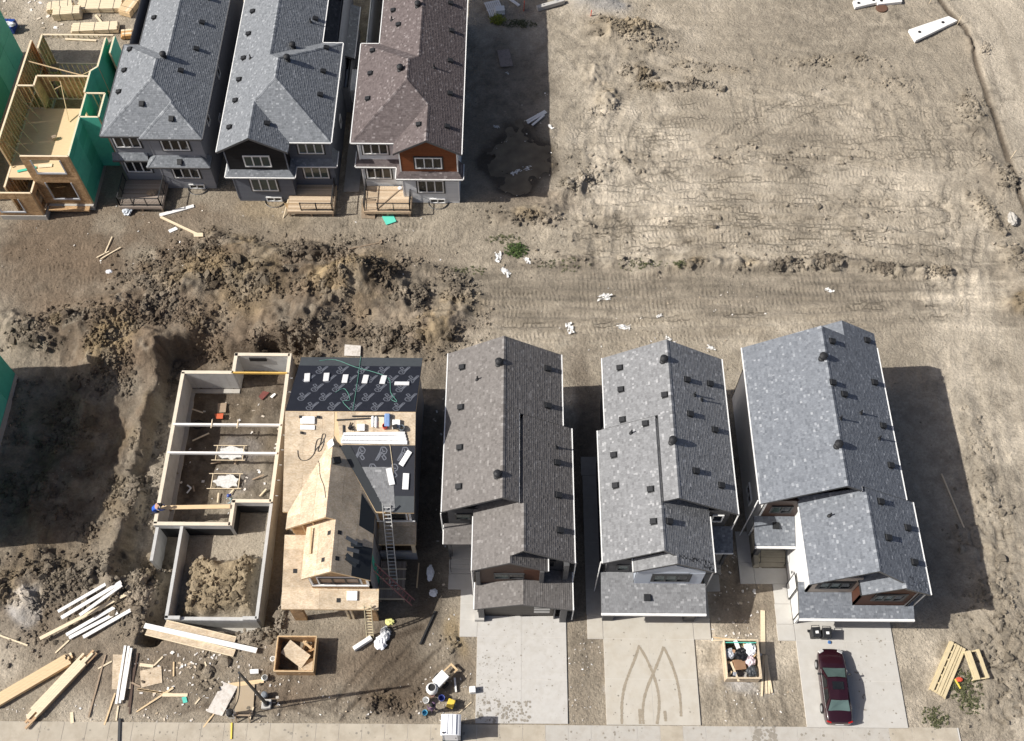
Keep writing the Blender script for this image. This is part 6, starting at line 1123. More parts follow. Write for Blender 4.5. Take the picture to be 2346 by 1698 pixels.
# ---- maroon saloon car
car = local_thing("parked_car", "maroon saloon car with sunroof parked on the right driveway", "car", (21.12, 16.5, .065), R_(-.8))
m_paint = mat("maroon_paint", (.022, .0045, .0085), .3, .05, coat=1.0, spec=.5); m_cglass = glass_mat("car_glass", (.10, .15, .14), .05)
ST = [(-2.44, .60, .62, .3), (-2.38, .76, .86, .24), (-2.2, .84, .95, .2), (-1.85, .875, 1.0, .18), (-1.3, .895, 1.0, .18), (-.6, .905, .985, .18), (.2, .905, .97, .18), (.9, .90, .96, .18), (1.3, .89, .94, .18), (1.75, .87, .88, .18), (2.1, .82, .80, .2), (2.33, .70, .70, .24), (2.43, .52, .56, .3)]
sec = lambda w_, zt, zb_: [(w_*.86, zb_), (w_*.97, zb_+.08), (w_, .42 if zt > .6 else zb_+.15), (w_*.995, min(.66, zt-.1)), (w_*.96, zt-.07), (w_*.86, zt-.015), (w_*.6, zt+.015), (0, zt+.03)]
m_ = MB(); vs = []; n8 = 15
for y, w_, zt, zb_ in ST: s_ = sec(w_, zt, zb_); vs += [(x, y, z) for x, z in s_]+[(-x, y, z) for x, z in s_[-2::-1]]
fs = [(k*n8+i, k*n8+i+1, (k+1)*n8+i+1, (k+1)*n8+i) for k in range(len(ST)-1) for i in range(n8-1)]+[(k*n8+n8-1, k*n8, (k+1)*n8, (k+1)*n8+n8-1) for k in range(len(ST)-1)]+[tuple(range(n8-1, -1, -1)), tuple(range((len(ST)-1)*n8, len(ST)*n8))]
m_.add(vs, fs); body = m_.build("body", m_paint, car, smooth=True)
sb_ = body.modifiers.new("sub", 'SUBSURF'); sb_.levels = 1; sb_.render_levels = 2
def quadpatch(name, pts, mt, par, nn=1): q = MB(); q.add(pts, [tuple(range(len(pts)))]); return q.build(name, mt, par)
zb0, zt0 = .93, 1.40
cab = MB(); ring = [[(.80, 1.08, zb0), (.82, .3, zb0+.03), (.82, -.6, zb0+.03), (.78, -1.72, zb0+.02)], [(.60, .30, zt0-.02), (.62, .0, zt0), (.61, -.6, zt0), (.58, -.98, zt0-.03)]]
top = [(0, .34, zt0+.02), (0, 0, zt0+.05), (0, -.6, zt0+.05), (0, -1.02, zt0+.01)]
v_ = [p for p in ring[0]]+[p for p in ring[1]]+top+[(-p[0], p[1], p[2]) for p in ring[1]]+[(-p[0], p[1], p[2]) for p in ring[0]]
ff = [(r1*4+i, r1*4+i+1, (r1+1)*4+i+1, (r1+1)*4+i) for r1 in range(4) for i in range(3)]+[(0, 4, 8, 12, 16), (19, 15, 11, 7, 3)]; cab.add(v_, ff); cb_ = cab.build("roof_panel", m_paint, car)
lerp3 = lambda a, b, t: tuple(a[i]+(b[i]-a[i])*t for i in range(3))
def side_glass(s_, y0b, y1b, y0t, y1t):
    def P(y, t): x = .815+(.615-.815)*t+.012; return (s_*x, y, zb0+.04+(zt0-zb0-.02)*t)
    quadpatch("side_window", [P(y0b, .06), P(y1b, .06), P(y1t, .86), P(y0t, .86)][::s_], m_cglass if False else m_glass, car)
for s_ in (1, -1): side_glass(s_, -.25, .72, -.22, .2); side_glass(s_, -1.3, -.35, -.92, -.32)
quadpatch("windshield", [(-.73, 1.06, zb0+.035), (.73, 1.06, zb0+.035), (.57, .37, zt0-.005), (0, .40, zt0+.025), (-.57, .37, zt0-.005)], m_cglass, car); quadpatch("rear_window", [(.70, -1.66, zb0+.075), (-.70, -1.66, zb0+.075), (-.54, -1.06, zt0-.005), (0, -1.09, zt0+.02), (.54, -1.06, zt0-.005)], m_cglass, car)
m_ = MB(); m_.box(-.36, -.42, zt0+.05, .36, .08, zt0+.062); m_.build("sunroof", m_glass, car)
wt = MB(); wt.tube((-.11, 0, 0), (.11, 0, 0), .325, 18); me_t = wt.mesh("tyre"); me_t.materials.append(m_black); wr = MB(); wr.tube((-.115, 0, 0), (.115, 0, 0), .2, 12); me_r = wr.mesh("rim"); me_r.materials.append(m_metal)
for s_ in (-1, 1):
    for y in (-1.38, 1.42): t_ = inst("wheel", me_t, car, (s_*.82, y, .325)); r2 = bpy.data.objects.new("rim", me_r); COL.objects.link(r2); r2.parent = t_; r2.location = (0, 0, 0)
    m_ = MB(); m_.obox(Vector((s_*.99, .66, 1.0)), (.2, .12, .13), (0, 0, s_*.2)); m_.build("mirror", m_dark, car, bevel=.03)
    m_ = MB(); m_.obox(Vector((s_*.62, 2.2, .73)), (.34, .22, .1), (-.35, 0, -s_*.5)); m_.build("headlight", m_alu, car, bevel=.03); m_ = MB(); m_.obox(Vector((s_*.68, -2.31, .82)), (.3, .1, .12), (.1, 0, s_*.35)); m_.build("taillight", mat("tail_red", (.35, .01, .01), .25), car, bevel=.02)
    m_ = MB(); m_.bar((s_*.908, .0, .8), (s_*.908, .18, .8), .02, .03); m_.build("door_handle", m_metal, car); m_ = MB(); m_.bar((s_*.835, -1.5, zb0+.045), (s_*.84, .95, zb0+.045), .015, .02); m_.build("window_strip", m_alu, car)
m_ = MB(); m_.box(-.26, -2.46, .62, .26, -2.44, .74); m_.build("number_plate", m_white, car)
m_ = MB(); m_.bar((-.7, 1.09, zb0+.06), (.1, 1.05, zb0+.075), .02, .02); m_.build("wiper", m_black, car)
# ---- wheelie bins, portable toilet
def wheelie(label, x, y, rz, mt):
    T = local_thing("wheeled_bin", label, "wheelie bin", (x, y, .065), rz); b = MB(); b.add([(-.22, -.24, .06), (.22, -.24, .06), (.22, .22, .06), (-.22, .22, .06), (-.29, -.33, .95), (.29, -.33, .95), (.29, .3, .95), (-.29, .3, .95)], [(0, 3, 2, 1), (4, 5, 6, 7), (0, 1, 5, 4), (1, 2, 6, 5), (2, 3, 7, 6), (3, 0, 4, 7)]); b.build("body", mt, T, bevel=.03)
    b = MB(); b.add([(-.31, -.37, .955), (.31, -.37, .955), (.31, .3, .955), (-.31, .3, .955), (-.27, -.32, 1.0), (.27, -.32, 1.0), (.27, .26, 1.07), (-.27, .26, 1.07)], [(0, 3, 2, 1), (4, 5, 6, 7), (0, 1, 5, 4), (1, 2, 6, 5), (2, 3, 7, 6), (3, 0, 4, 7)]); lid = b.build("lid", mt, T, bevel=.02); b = MB(); b.obox(Vector((0.02, -.06, 1.045)), (.2, .17, .012), (.12, 0, 0)); b.build("sticker", m_white, lid)
    b = MB(); b.bar((-.27, .4, .98), (.27, .4, .98), .03, .03); b.bar((-.25, .28, .95), (-.25, .4, .98), .03, .03); b.bar((.25, .28, .95), (.25, .4, .98), .03, .03); b.build("handle", m_black, T)
    for s_ in (-1, 1): b = MB(); b.tube((s_*.3, .3, .1), (s_*.25, .3, .1), .1, 10); b.build("wheel", m_black, T)
wheelie("left black wheelie bin with white sticker on the right driveway", 20.35, 19.95, .06, m_char); wheelie("right black wheelie bin with white sticker on the right driveway", 21.05, 19.9, -.03, m_char)
bag("plastic_bag", "blue and white bag on the ground by the right wheelie bin", (21.4, 19.5, .1), .11, mat("blue_bag", (.05, .14, .35), .4, .4, 9), 9)
tc_ = G(998*1.0, 1614, 2.3); tx, ty = tc_.x, 13.6; TO = thing("portable_toilet", "white portable toilet with ribbed roof standing on the pavement", "toilet", (tx, ty, .05))
m_tw = mat("white_moulded_plastic", (.78, .79, .81), .4, .03); m_tg = mat("grey_moulded_plastic", (.35, .37, .40), .45, .05)
b = MB(); b.box(tx-.56, ty-.56, .15, tx+.56, ty+.56, 2.12); b.build("cabin", m_tg, TO, bevel=.03); b = MB(); b.box(tx-.6, ty-.6, .05, tx+.6, ty+.6, .148); b.build("skid_base", m_dark, TO)
rfm = MB(); n = 12
for k in range(n): t0, t1 = k/n, (k+1)/n; xa, xb = tx-.62+1.24*t0, tx-.62+1.24*t1; za, zb_ = 2.14+.16*math.sin(math.pi*t0)**.6 if t0 > 0 else 2.14, 2.14+.16*max(0, math.sin(math.pi*t1))**.6; rfm.add([(xa, ty-.63, za), (xb, ty-.63, zb_), (xb, ty+.63, zb_), (xa, ty+.63, za), (xa, ty-.63, 2.12), (xb, ty-.63, 2.12), (xb, ty+.63, 2.12), (xa, ty+.63, 2.12)], [(0, 1, 2, 3), (0, 4, 5, 1), (3, 2, 6, 7)])
rt = rfm.build("roof", m_tw, TO)
for k in (-.2, .08, .33): b = MB(); b.box(tx+k-.012, ty-.6, 2.26, tx+k+.012, ty+.6, 2.318); b.build("roof_rib", m_tg, rt)
b = MB(); b.tube((tx-.46, ty-.5, 2.1), (tx-.46, ty-.5, 2.42), .06, 8); b.build("vent_pipe", m_dark, rt)
b = MB(); b.box(tx-.4, ty-.585, .22, tx+.4, ty-.563, 2.02); d_ = b.build("door", m_tw, TO); b = MB(); b.box(tx+.25, ty-.61, 1.05, tx+.33, ty-.59, 1.2); b.build("handle", m_dark, d_)
# ---- mortar mixer and tools by the first driveway
f = ZD(960, 1500, 8.294)
c0 = G(*f(430, 520)); mx_ = thing("mortar_mixer", "white towable mortar mixer with drum and timber tow frame left of the first driveway", "mixer", (c0.x, c0.y, gz(c0.x, c0.y)))
zg = gz(c0.x, c0.y)+.02; A = G(*f(330, 620)); B_ = G(*f(520, 420)); d = (B_-A).normalized(); n = Vector((-d.y, d.x, 0)); Zu = Vector((0, 0, 1)); base = Vector((A.x, A.y, zg)); L = (B_-A).length
m_ = MB(); q = [base+n*.33, base-n*.33, base-n*.33+d*L, base+n*.33+d*L]; m_.slab([p+Zu*.95 for p in q], .3); hb = m_.build("hopper_lid", m_white, mx_, bevel=.03)
for a_, b2 in ((.2, .25), (.2, -.25), (.8, .25), (.8, -.25)): m_ = MB(); p = base+d*L*a_+n*b2; m_.bar(p, p+Zu*.66, .06, .06); m_.build("leg", m_metal, mx_)
for s_ in (-1, 1): m_ = MB(); m_.bar(base+d*(L+.0)+n*.28*s_+Zu*.4, base+d*(L+.75)+n*.26*s_+Zu*.3, .1, .08); m_.build("tow_bar", m_pine, mx_); m_ = MB(); p = base+d*L*.5+n*s_*.42+Zu*.26; m_.tube(p-n*.07, p+n*.07, .26, 14); m_.build("wheel", m_black, mx_)
m_ = MB(); m_.bar(base+d*(L+.74)+n*.32+Zu*.3, base+d*(L+.74)-n*.32+Zu*.3, .12, .08); m_.build("tow_bar", m_pine, mx_)
dc = G(*f(262, 700)); m_ = MB(); m_.lathe([(.18, 0), (.36, .3), (.4, .62), (.26, .95), (.24, .95), (.34, .62)], (dc.x, dc.y, zg+.15), 18); m_.build("drum", m_white, mx_, smooth=True); m_ = MB(); m_.lathe([(.235, 0), (.235, .01)], (dc.x, dc.y, zg+1.0), 16); m_.build("drum_mouth", m_black, mx_)
def boxthing(name, label, cat, c, size, rz, mt, bevel=.03): m_ = MB(); m_.obox(Vector((c.x, c.y, gz(c.x, c.y)+size[2]/2+.01)), size, (0, 0, rz)); return solo(m_, name, mt, label, cat, bevel=bevel)
gy = G(*f(610, 960)); gen = thing("generator", "yellow generator in front of the mortar mixer", "generator", (gy.x, gy.y, gz(gy.x, gy.y))); zz = gz(gy.x, gy.y)
m_ = MB(); m_.obox(Vector((gy.x, gy.y, zz+.42)), (.46, .56, .2), (0, 0, -.35)); m_.build("tank_cover", mat("generator_yellow", (.78, .55, .08), .4, .06), gen, bevel=.04); m_ = MB(); m_.obox(Vector((gy.x, gy.y, zz+.17)), (.42, .52, .3), (0, 0, -.35)); m_.build("engine", m_dark, gen); m_ = MB()
for a_ in (-.27, .27):
    for b2 in (-.32, .32): p = Matrix.Rotation(-.35, 3, 'Z') @ Vector((a_, b2, 0)); m_.tube((gy.x+p.x, gy.y+p.y, zz), (gy.x+p.x, gy.y+p.y, zz+.5), .018, 6)
m_.build("frame", m_black, gen)
def bucket(label, px, py, mt, r=.17, h=.34):
    c = G(px, py); m_ = MB(); m_.lathe([(r*.85, 0), (r, h), (r*1.06, h), (r*.9, h-.02), (r*.78, .03)], (c.x, c.y, gz(c.x, c.y)+.01), 14); return solo(m_, "bucket", mt, label, "bucket")
bucket("blue rimmed bucket left of the yellow generator", *f(435, 850), mat("blue_plastic", (.05, .08, .30), .4, .1), .2, .4); bucket("pale bucket at the left of the mixer tools", *f(140, 900), m_white, .2, .42); bucket("sky blue bucket lowest of the mixer tools", *f(118, 1130), mat("sky_plastic", (.10, .38, .55), .4, .1)); bucket("pinkish pail right under the mixer drum", *f(262, 775), mat("pink_pail", (.6, .38, .32), .5, .1), .16, .3)
plank("white_pipe", "white pipe lying right of the mortar mixer", f(678, 450), f(705, 720), .12, .12, m_plank_white, "pipe", dz=.04)
boxthing("concrete_block", "white block at the left edge of the first driveway", "block", G(*f(1020, 690)), (.4, .4, .55), .1, m_white)
plank("stick", "thin stick running from the toilet to the first driveway", f(520, 1165), f(740, 1120), .05, .04, m_pine_dk, "stick"); plank("stick", "curved pale stick right of the yellow generator", f(735, 1130), f(1000, 900), .05, .04, m_pine_lt, "stick")
# ---- people
def person(label, loc, rz, J, cols, helmet=None):
    """one continuous skinned figure. J: joints name -> (x, y, z)"""
    N_ = ["pelvis", "waist", "chest", "neck", "head", "crown", "l_sh", "l_el", "l_wr", "l_hd", "r_sh", "r_el", "r_wr", "r_hd", "l_hip", "l_kn", "l_an", "l_toe", "r_hip", "r_kn", "r_an", "r_toe"]
    Rr = dict(pelvis=.15, waist=.14, chest=.17, neck=.06, head=.1, crown=.085, l_sh=.08, r_sh=.08, l_el=.052, r_el=.052, l_wr=.036, r_wr=.036, l_hd=.045, r_hd=.045, l_hip=.1, r_hip=.1, l_kn=.07, r_kn=.07, l_an=.05, r_an=.05, l_toe=.045, r_toe=.045)
    E = [("pelvis", "waist"), ("waist", "chest"), ("chest", "neck"), ("neck", "head"), ("head", "crown"), ("chest", "l_sh"), ("l_sh", "l_el"), ("l_el", "l_wr"), ("l_wr", "l_hd"), ("chest", "r_sh"), ("r_sh", "r_el"), ("r_el", "r_wr"), ("r_wr", "r_hd"), ("pelvis", "l_hip"), ("l_hip", "l_kn"), ("l_kn", "l_an"), ("l_an", "l_toe"), ("pelvis", "r_hip"), ("r_hip", "r_kn"), ("r_kn", "r_an"), ("r_an", "r_toe")]
    T = local_thing("person", label, "person", loc, rz); me_ = bpy.data.meshes.new("body"); me_.from_pydata([J[k] for k in N_], [(N_.index(a), N_.index(b)) for a, b in E], [])
    o = bpy.data.objects.new("body", me_); COL.objects.link(o); o.parent = T; md = o.modifiers.new("skin", 'SKIN')
    if not me_.skin_vertices: md = md
    for k, nme in enumerate(N_): sv = me_.skin_vertices[0].data[k]; sv.radius = (Rr[nme], Rr[nme]); sv.use_root = (k == 0)
    md.use_smooth_shade = True; s_ = o.modifiers.new("sub", 'SUBSURF'); s_.levels = 1; s_.render_levels = 2
    m = bpy.data.materials.new("clothed_figure"); m.use_nodes = True; NN = m.node_tree.nodes; LL = m.node_tree.links; b = NN["Principled BSDF"]; b.inputs["Roughness"].default_value = .85
    tc = NN.new("ShaderNodeTexCoord"); sx = NN.new("ShaderNodeSeparateXYZ"); cr = NN.new("ShaderNodeValToRGB"); LL.new(tc.outputs["Object"], sx.inputs[0]); mr = NN.new("ShaderNodeMapRange"); mr.inputs[1].default_value = 0; mr.inputs[2].default_value = cols[0]; LL.new(sx.outputs[2], mr.inputs[0]); LL.new(mr.outputs[0], cr.inputs[0]); cr.color_ramp.interpolation = 'CONSTANT'
    el = cr.color_ramp.elements
    while len(el) < len(cols)-1: el.new(.5)
    for e, (p, c) in zip(el, cols[1:]): e.position = p; e.color = (*c, 1)
    LL.new(cr.outputs[0], b.inputs["Base Color"]); me_.materials.append(m)
    h = MB(); hc = Vector(J["head"]).lerp(Vector(J["crown"]), .55); up = (Vector(J["crown"])-Vector(J["head"])).normalized(); h.lathe([(.135, -.03), (.13, .03), (.105, .09), (.05, .125), (.01, .13)], (0, 0, 0), 14); h.box(-.1, .08, -.035, .1, .2, -.02)
    ho = h.build("hard_hat" if helmet else "hair", helmet or m_black, T, smooth=True); mt_ = up.to_track_quat('Z', 'Y').to_matrix().to_4x4(); mt_.translation = hc+up*.02; ho.matrix_local = mt_
    return T
stand = dict(pelvis=(0, 0, .95), waist=(0, .02, 1.12), chest=(0, .04, 1.34), neck=(0, .05, 1.5), head=(0, .07, 1.6), crown=(0, .08, 1.72), l_sh=(-.19, .03, 1.4), l_el=(-.26, .1, 1.14), l_wr=(-.2, .3, 1.0), l_hd=(-.17, .38, .97), r_sh=(.19, .03, 1.4), r_el=(.27, .08, 1.14), r_wr=(.22, .27, .98), r_hd=(.2, .35, .95), l_hip=(-.1, 0, .9), l_kn=(-.12, .04, .5), l_an=(-.13, -.02, .09), l_toe=(-.15, .14, .05), r_hip=(.1, 0, .9), r_kn=(.13, .02, .5), r_an=(.15, -.04, .09), r_toe=(.18, .12, .05))
kneel = dict(pelvis=(0, -.18, .42), waist=(0, -.05, .56), chest=(0, .16, .68), neck=(0, .3, .74), head=(0, .39, .76), crown=(0, .49, .8), l_sh=(-.19, .18, .7), l_el=(-.24, .38, .46), l_wr=(-.16, .56, .28), l_hd=(-.14, .62, .2), r_sh=(.19, .18, .7), r_el=(.25, .36, .46), r_wr=(.18, .54, .28), r_hd=(.16, .6, .2), l_hip=(-.1, -.18, .4), l_kn=(-.16, .16, .1), l_an=(-.14, -.3, .08), l_toe=(-.14, -.42, .05), r_hip=(.1, -.18, .4), r_kn=(.16, .16, .1), r_an=(.14, -.3, .08), r_toe=(.14, -.42, .05))
skin_ = (.45, .27, .19)
person("person in bright blue jacket kneeling on the foundation wall at the plank's end", (-24.75, 28.35, .545), R_(-75), kneel, (1.0, (0, (.03, .035, .06)), (.3, (.02, .10, .50)), (.72, skin_)))
pc_ = G(535/K, 1150/K, -1.75); person("person in grey shirt standing inside the foundation near the plank", (pc_.x+.1, 29.85, -1.8), R_(120), stand, (1.75, (0, (.02, .02, .025)), (.5, (.30, .38, .38)), (.85, skin_)), mat("blue_hat", (.06, .10, .35), .4))
pp_ = G(*f(285, 1085)); person("person in dark purple clothes standing below the mortar mixer", (pp_.x, pp_.y, gz(pp_.x, pp_.y)), R_(40), stand, (1.75, (0, (.05, .035, .05)), (.5, (.12, .07, .13)), (.85, skin_)))
# ---- foundation contents
f = ZD(340, 1100, 10.264)
pl = G(*f(395, 650), .6); pr2 = G(*f(1920, 625), .6); m_ = MB(); m_.bar((pl.x-.25, pl.y, .62), (pr2.x, pr2.y, .62), .3, .07); solo(m_, "scaffold_plank", m_pine, "long plank bridging the foundation in front of the kneeling person", "plank")
b2 = MB(); b2.pipe([G(*f(915, 120), -1.7), G(*f(1005, 185), -1.7), G(*f(905, 305), -1.7)], .06, 8); solo(b2, "bent_pipe", m_white, "white bent pipe on the basement floor", "pipe")
f = ZD(400, 800, 8.1)
def fl_sheet(name, label, pts, mt, cat="board", z=-1.66): P = [G(*f(*p), z) for p in pts]; m_ = MB(); m_.slab([Vector((p.x, p.y, z)) for p in P], .05); return solo(m_, name, mt, label, cat)
m_red = mat("dull_red_sheet", (.16, .05, .04), .7, .2); fl_sheet("red_sheet", "dull red sheets on the sunny side of the basement floor", [(1560, 880), (1640, 775), (1760, 800), (1620, 945)], m_red); fl_sheet("board_offcut", "small white offcut beside the dull red sheets", [(1770, 880), (1850, 815), (1880, 835), (1810, 905)], m_white); fl_sheet("orange_case", "orange and red toolbox in the basement's shade", [(740, 1200), (905, 1190), (890, 1290), (770, 1290)], mat("orange_plastic", (.55, .12, .05), .5, .1), "tool case", -1.55); fl_sheet("wood_pallet", "square board patch lying in the basement's shade", [(800, 1005), (965, 995), (945, 1170), (790, 1180)], m_pine_dk)
for k, (a, b) in enumerate((((320, 1110), (525, 1180)), ((640, 1560), (330, 1700)))): p = G(*f(*a), -1.6); q = G(*f(*b), -1.6); m_ = MB(); m_.bar(p, q, .1, .06); solo(m_, "stick", m_pine_lt, ("upper", "lower")[k]+" stick near the left wall on the basement floor", "stick")
for k in range(10): x, y = random.uniform(-24, -18), random.uniform(28, 34); m_ = MB(); m_.obox(Vector((x, y, -1.68)), (random.uniform(.3, .9), .1, .05), (0, 0, random.uniform(0, 3))); solo(m_, "wood_offcut", m_pine_lt if k % 2 else m_pine_dk, "wood offcuts strewn on the basement floor", "offcut", "offcuts on the basement floor")
for y, lb in ((33.9, "upper"), (31.6, "lower")):
    m_ = MB(); x = -21.0; m_.bar((x-1.2, y+.6, -1.62), (x+1.3, y+.6, -1.62), .05, .05); m_.bar((x-1.2, y-.6, -1.62), (x+1.3, y-.6, -1.62), .05, .05); m_.bar((x-.9, y-.6, -1.6), (x-.9, y+.6, -1.6), .05, .05); m_.bar((x+1.1, y-.6, -1.6), (x+1.1, y+.6, -1.6), .05, .05); solo(m_, "footing_form", m_pine_lt, lb+" footing form with white spilled concrete in the basement", "form"); m_ = MB(); rr = random.Random(int(y)); m_.slab([(x+.2+(.95+rr.uniform(-.2, .2))*math.cos(t), y+(.5+rr.uniform(-.12, .12))*math.sin(t), -1.6) for t in [i*6.283/18 for i in range(18)]], .2); solo(m_, "concrete_pad", mat("rough_white_concrete", (.6, .6, .58), .95, .25, 6, .6, 12), lb+" rough white concrete pad inside its footing form", "concrete")
m_ = MB(); rr = random.Random(4); c_ = Vector((-23.6, 36.2, -1.62)); m_.pipe([c_+Vector((.45*math.cos(t)*(1-.02*t), .35*math.sin(t), .01*t)) for t in [i*.5 for i in range(36)]], .03, 5); solo(m_, "hose_coil", m_black, "black hose coiled in the basement's left corner", "hose")
# ---- ladders
def ladder(label, foot, top, w, mt, rung=.3, side=None):
    foot = Vector(foot); top = Vector(top); d = (top-foot); L = d.length; d.normalize(); s_ = Vector(side or (1, 0, 0)); s_ = (s_-d*s_.dot(d)).normalized(); T = thing("ladder", label, "ladder", foot)
    for k in (-1, 1): m_ = MB(); m_.bar(foot+s_*k*w/2, top+s_*k*w/2, .05, .09, d.cross(s_)); m_.build("rail", mt, T)
    n = int(L/rung)
    for i in range(1, n): p = foot+d*(L*i/n); m_ = MB(); m_.bar(p-s_*w/2, p+s_*w/2, .05, .04); m_.build("rung", mt, T)
m_wladder = mat("yellowed_ladder", (.62, .54, .36), .6, .1); m_rladder = mat("red_ladder", (.42, .19, .17), .5, .1)
ladder("tall pale ladder leaning on the bare board house's right eave", (-7.72, 22.5, .05), (-7.9, 26.35, 6.9), .5, m_alu); ladder("reddish ladder leaning against the flank of the bare board house", (-6.45, 22.0, .05), (-9.0, 23.4, 3.7), .42, m_rladder, side=(.4, 1, 0)); ladder("short yellowish ladder leaning on the garage edge of the bare board house", (-9.2, 19.6, .05), (-9.05, 20.72, 3.7), .45, m_wladder)
f = ZD(780, 1300, 4.05); plank("black_pipe", "black pipe lying right of the bare board house", f(740, 718), f(880, 412), .12, .12, m_black, "pipe"); plank("batten", "long pale batten in the shade right of the bare board house", f(708, 190), f(728, -40), .09, .05, m_pine, "batten")
f = ZD(800, 1380, 11.73); a = G(*f(370, 1150)); boxthing("foam_block", "white topped foam block at the foot of the short ladder", "block", G(*f(370, 1130)), (1.35, .28, .4), R_(35), m_plank_white, .01)
bag("plastic_sheet", "upper of two crumpled white and blue plastic bundles by the short ladder", (*G(*f(985, 870)).xy, .15), .42, mat("blue_white_plastic", (.55, .62, .72), .4, .5, 5), 21, (.8, 1.1, .8), "plastic"); bag("plastic_sheet", "lower of two crumpled white plastic bundles by the short ladder", (*G(*f(850, 1110)).xy, .12), .45, m_whitebag, 22, (.9, 1, .6), "plastic"); bag("plastic_sheet", "black wrap between the two crumpled plastic bundles", (*G(*f(930, 1010)).xy, .1), .3, m_blackbag, 23, (1, 1, .6), "plastic"); bag("yellow_strap", "tangled yellow strap at the corner of the bare board house", (*G(*f(1090, 530)).xy, .08), .3, mat("pale_yellow", (.75, .68, .25), .5, .3, 8), 24, (1, .8, .4), "strap")
f = ZD(780, 1300, 4.05); bag("plastic_sheet", "white and black plastic lying in the shade near the porch steps", (*G(*f(835, 60)).xy, .15), .35, m_whitebag, 25, (.7, 1.6, .5), "plastic"); bag("plastic_sheet", "small white crumpled bag in the shade below the porch steps", (*G(*f(865, 240)).xy, .1), .3, m_whitebag, 26, (.9, .9, .6), "plastic")
# ---- things on the bare board roof
def onp(px, py, pts):
    pts = [Vector(p) for p in pts]; n_, u_, h_ = plane_axes(pts); d_ = FW*2420+RT*(px*K-1173)-UP*(py*K-849); o_ = Vector((0, 0, CAM_H)); t = n_.dot(pts[0]-o_)/n_.dot(d_); return o_+d_*t, n_, u_, h_
def on_roof(name, label, px, py, pl, size, mt, cat, rz=0, lift=0.0, group=None, bevel=.02):
    p, n_, u_, h_ = onp(px, py, pl); M_ = Matrix((h_, u_, n_)).transposed().to_4x4(); M_ = Matrix.Translation(p+n_*(size[2]/2+.03+lift)) @ M_ @ Matrix.Rotation(rz, 4, 'Z'); m_ = MB(); m_.obox(None, size, mat=M_); return solo(m_, name, mt, label, cat, group, bevel=bevel)
m_wrap = mat("printed_white_wrapper", (.80, .80, .79), .45, .04, dirt=(.4, .4, .42), dscale=6, damt=.35)
f = ZD(620, 780, 2.415)
for k, (x, y) in enumerate(((203, 210), (309, 208), (413, 217), (525, 219), (624, 222))): on_roof("shingle_bundle", ("first", "second", "third", "fourth", "fifth")[k]+" white shingle bundle from the left on the black back slope", *f(x, y), back, (.38, .92, .09), m_wrap, "shingle bundle", .12-.05*k, group="shingle bundles on the back slope")
on_roof("shingle_bundle", "white shingle bundle turned sideways at the right of the black back slope", *f(727, 243), back, (1.0, .34, .09), m_wrap, "shingle bundle")
f = ZD(660, 920, 6.316)
on_roof("shingle_bundle", "tilted white shingle bundle high on the black front slope", *f(1700, 820), f_right, (.34, 1.1, .09), m_wrap, "shingle bundle", -.55); on_roof("shingle_bundle", "white shingle bundle beside the new grey shingles", *f(1485, 1085), f_right, (.38, 1.1, .09), m_wrap, "shingle bundle", .22); on_roof("shingle_bundle", "upright white shingle bundle near the right roof edge", *f(1705, 1155), f_right, (.4, 1.05, .09), m_wrap, "shingle bundle", -.04)
for k in range(4): on_roof("white_board", ("lowest", "second", "third", "topmost")[k]+" board of the white stack on the roof's bare strip", *f(1250, 585-k*38), f_right, (4.3-.1*k, .26, .1), m_wrap, "board", .01*(k-1), lift=.02)
on_roof("white_case", "white case with a vent at the left of the roof tool row", *f(1060, 375), f_right, (.5, .45, .2), m_white, "case"); on_roof("roll", "left white roll in the roof tool row", *f(1228, 290), f_right, (.18, .75, .18), m_white, "roll", bevel=.08); on_roof("roll", "right white roll in the roof tool row", *f(1275, 300), f_right, (.18, .75, .18), m_white, "roll", bevel=.08); on_roof("board_sheet", "pale brown panel beside the white rolls on the roof", *f(1335, 300), f_right, (.5, .7, .05), m_pine_lt, "board"); on_roof("blue_bag", "blue bag standing in the roof tool row", *f(1440, 270), f_right, (.35, .85, .3), mat("faded_blue_fabric", (.20, .32, .55), .7, .2), "bag", bevel=.06); on_roof("white_case", "white case with dark lid at the right of the roof tool row", *f(1570, 330), f_right, (.5, .6, .22), m_white, "case"); on_roof("dark_tool", "dark machine on top of the right white case", *f(1555, 370), f_right, (.3, .3, .2), m_black, "tool", .3, .22)
p, n_, u_, h_ = onp(*f(1405, 380), f_right); m_ = MB(); m_.lathe([(.14, 0), (.17, .34), (.15, .34), (.12, .05)], (p.x, p.y, p.z-.02), 14); solo(m_, "bucket", mat("red_bucket", (.62, .05, .03), .4), "red bucket on the bare board roof", "bucket"); p, n_, u_, h_ = onp(*f(1648, 405), f_right); m_ = MB(); m_.lathe([(.17, 0), (.2, .36), (.18, .36), (.14, .05)], (p.x, p.y, p.z-.02), 14); solo(m_, "bucket", MATS["grey_drum"], "grey bucket at the right end of the roof tool row", "bucket"); p, n_, u_, h_ = onp(*f(905, 390), f_right)
nl = MB(); nl.obox(Vector((p.x, p.y, p.z+.12)), (.3, .14, .2), (0, 0, .6)); nl.obox(Vector((p.x+.12, p.y-.05, p.z+.1)), (.12, .3, .12), (0, 0, .6)); nl.tube((p.x-.1, p.y+.05, p.z+.1), (p.x+.02, p.y+.3, p.z+.28), .04, 6); solo(nl, "nail_gun", m_black, "black nail gun left of the white case on the roof", "nail gun")
m_ = MB(); 
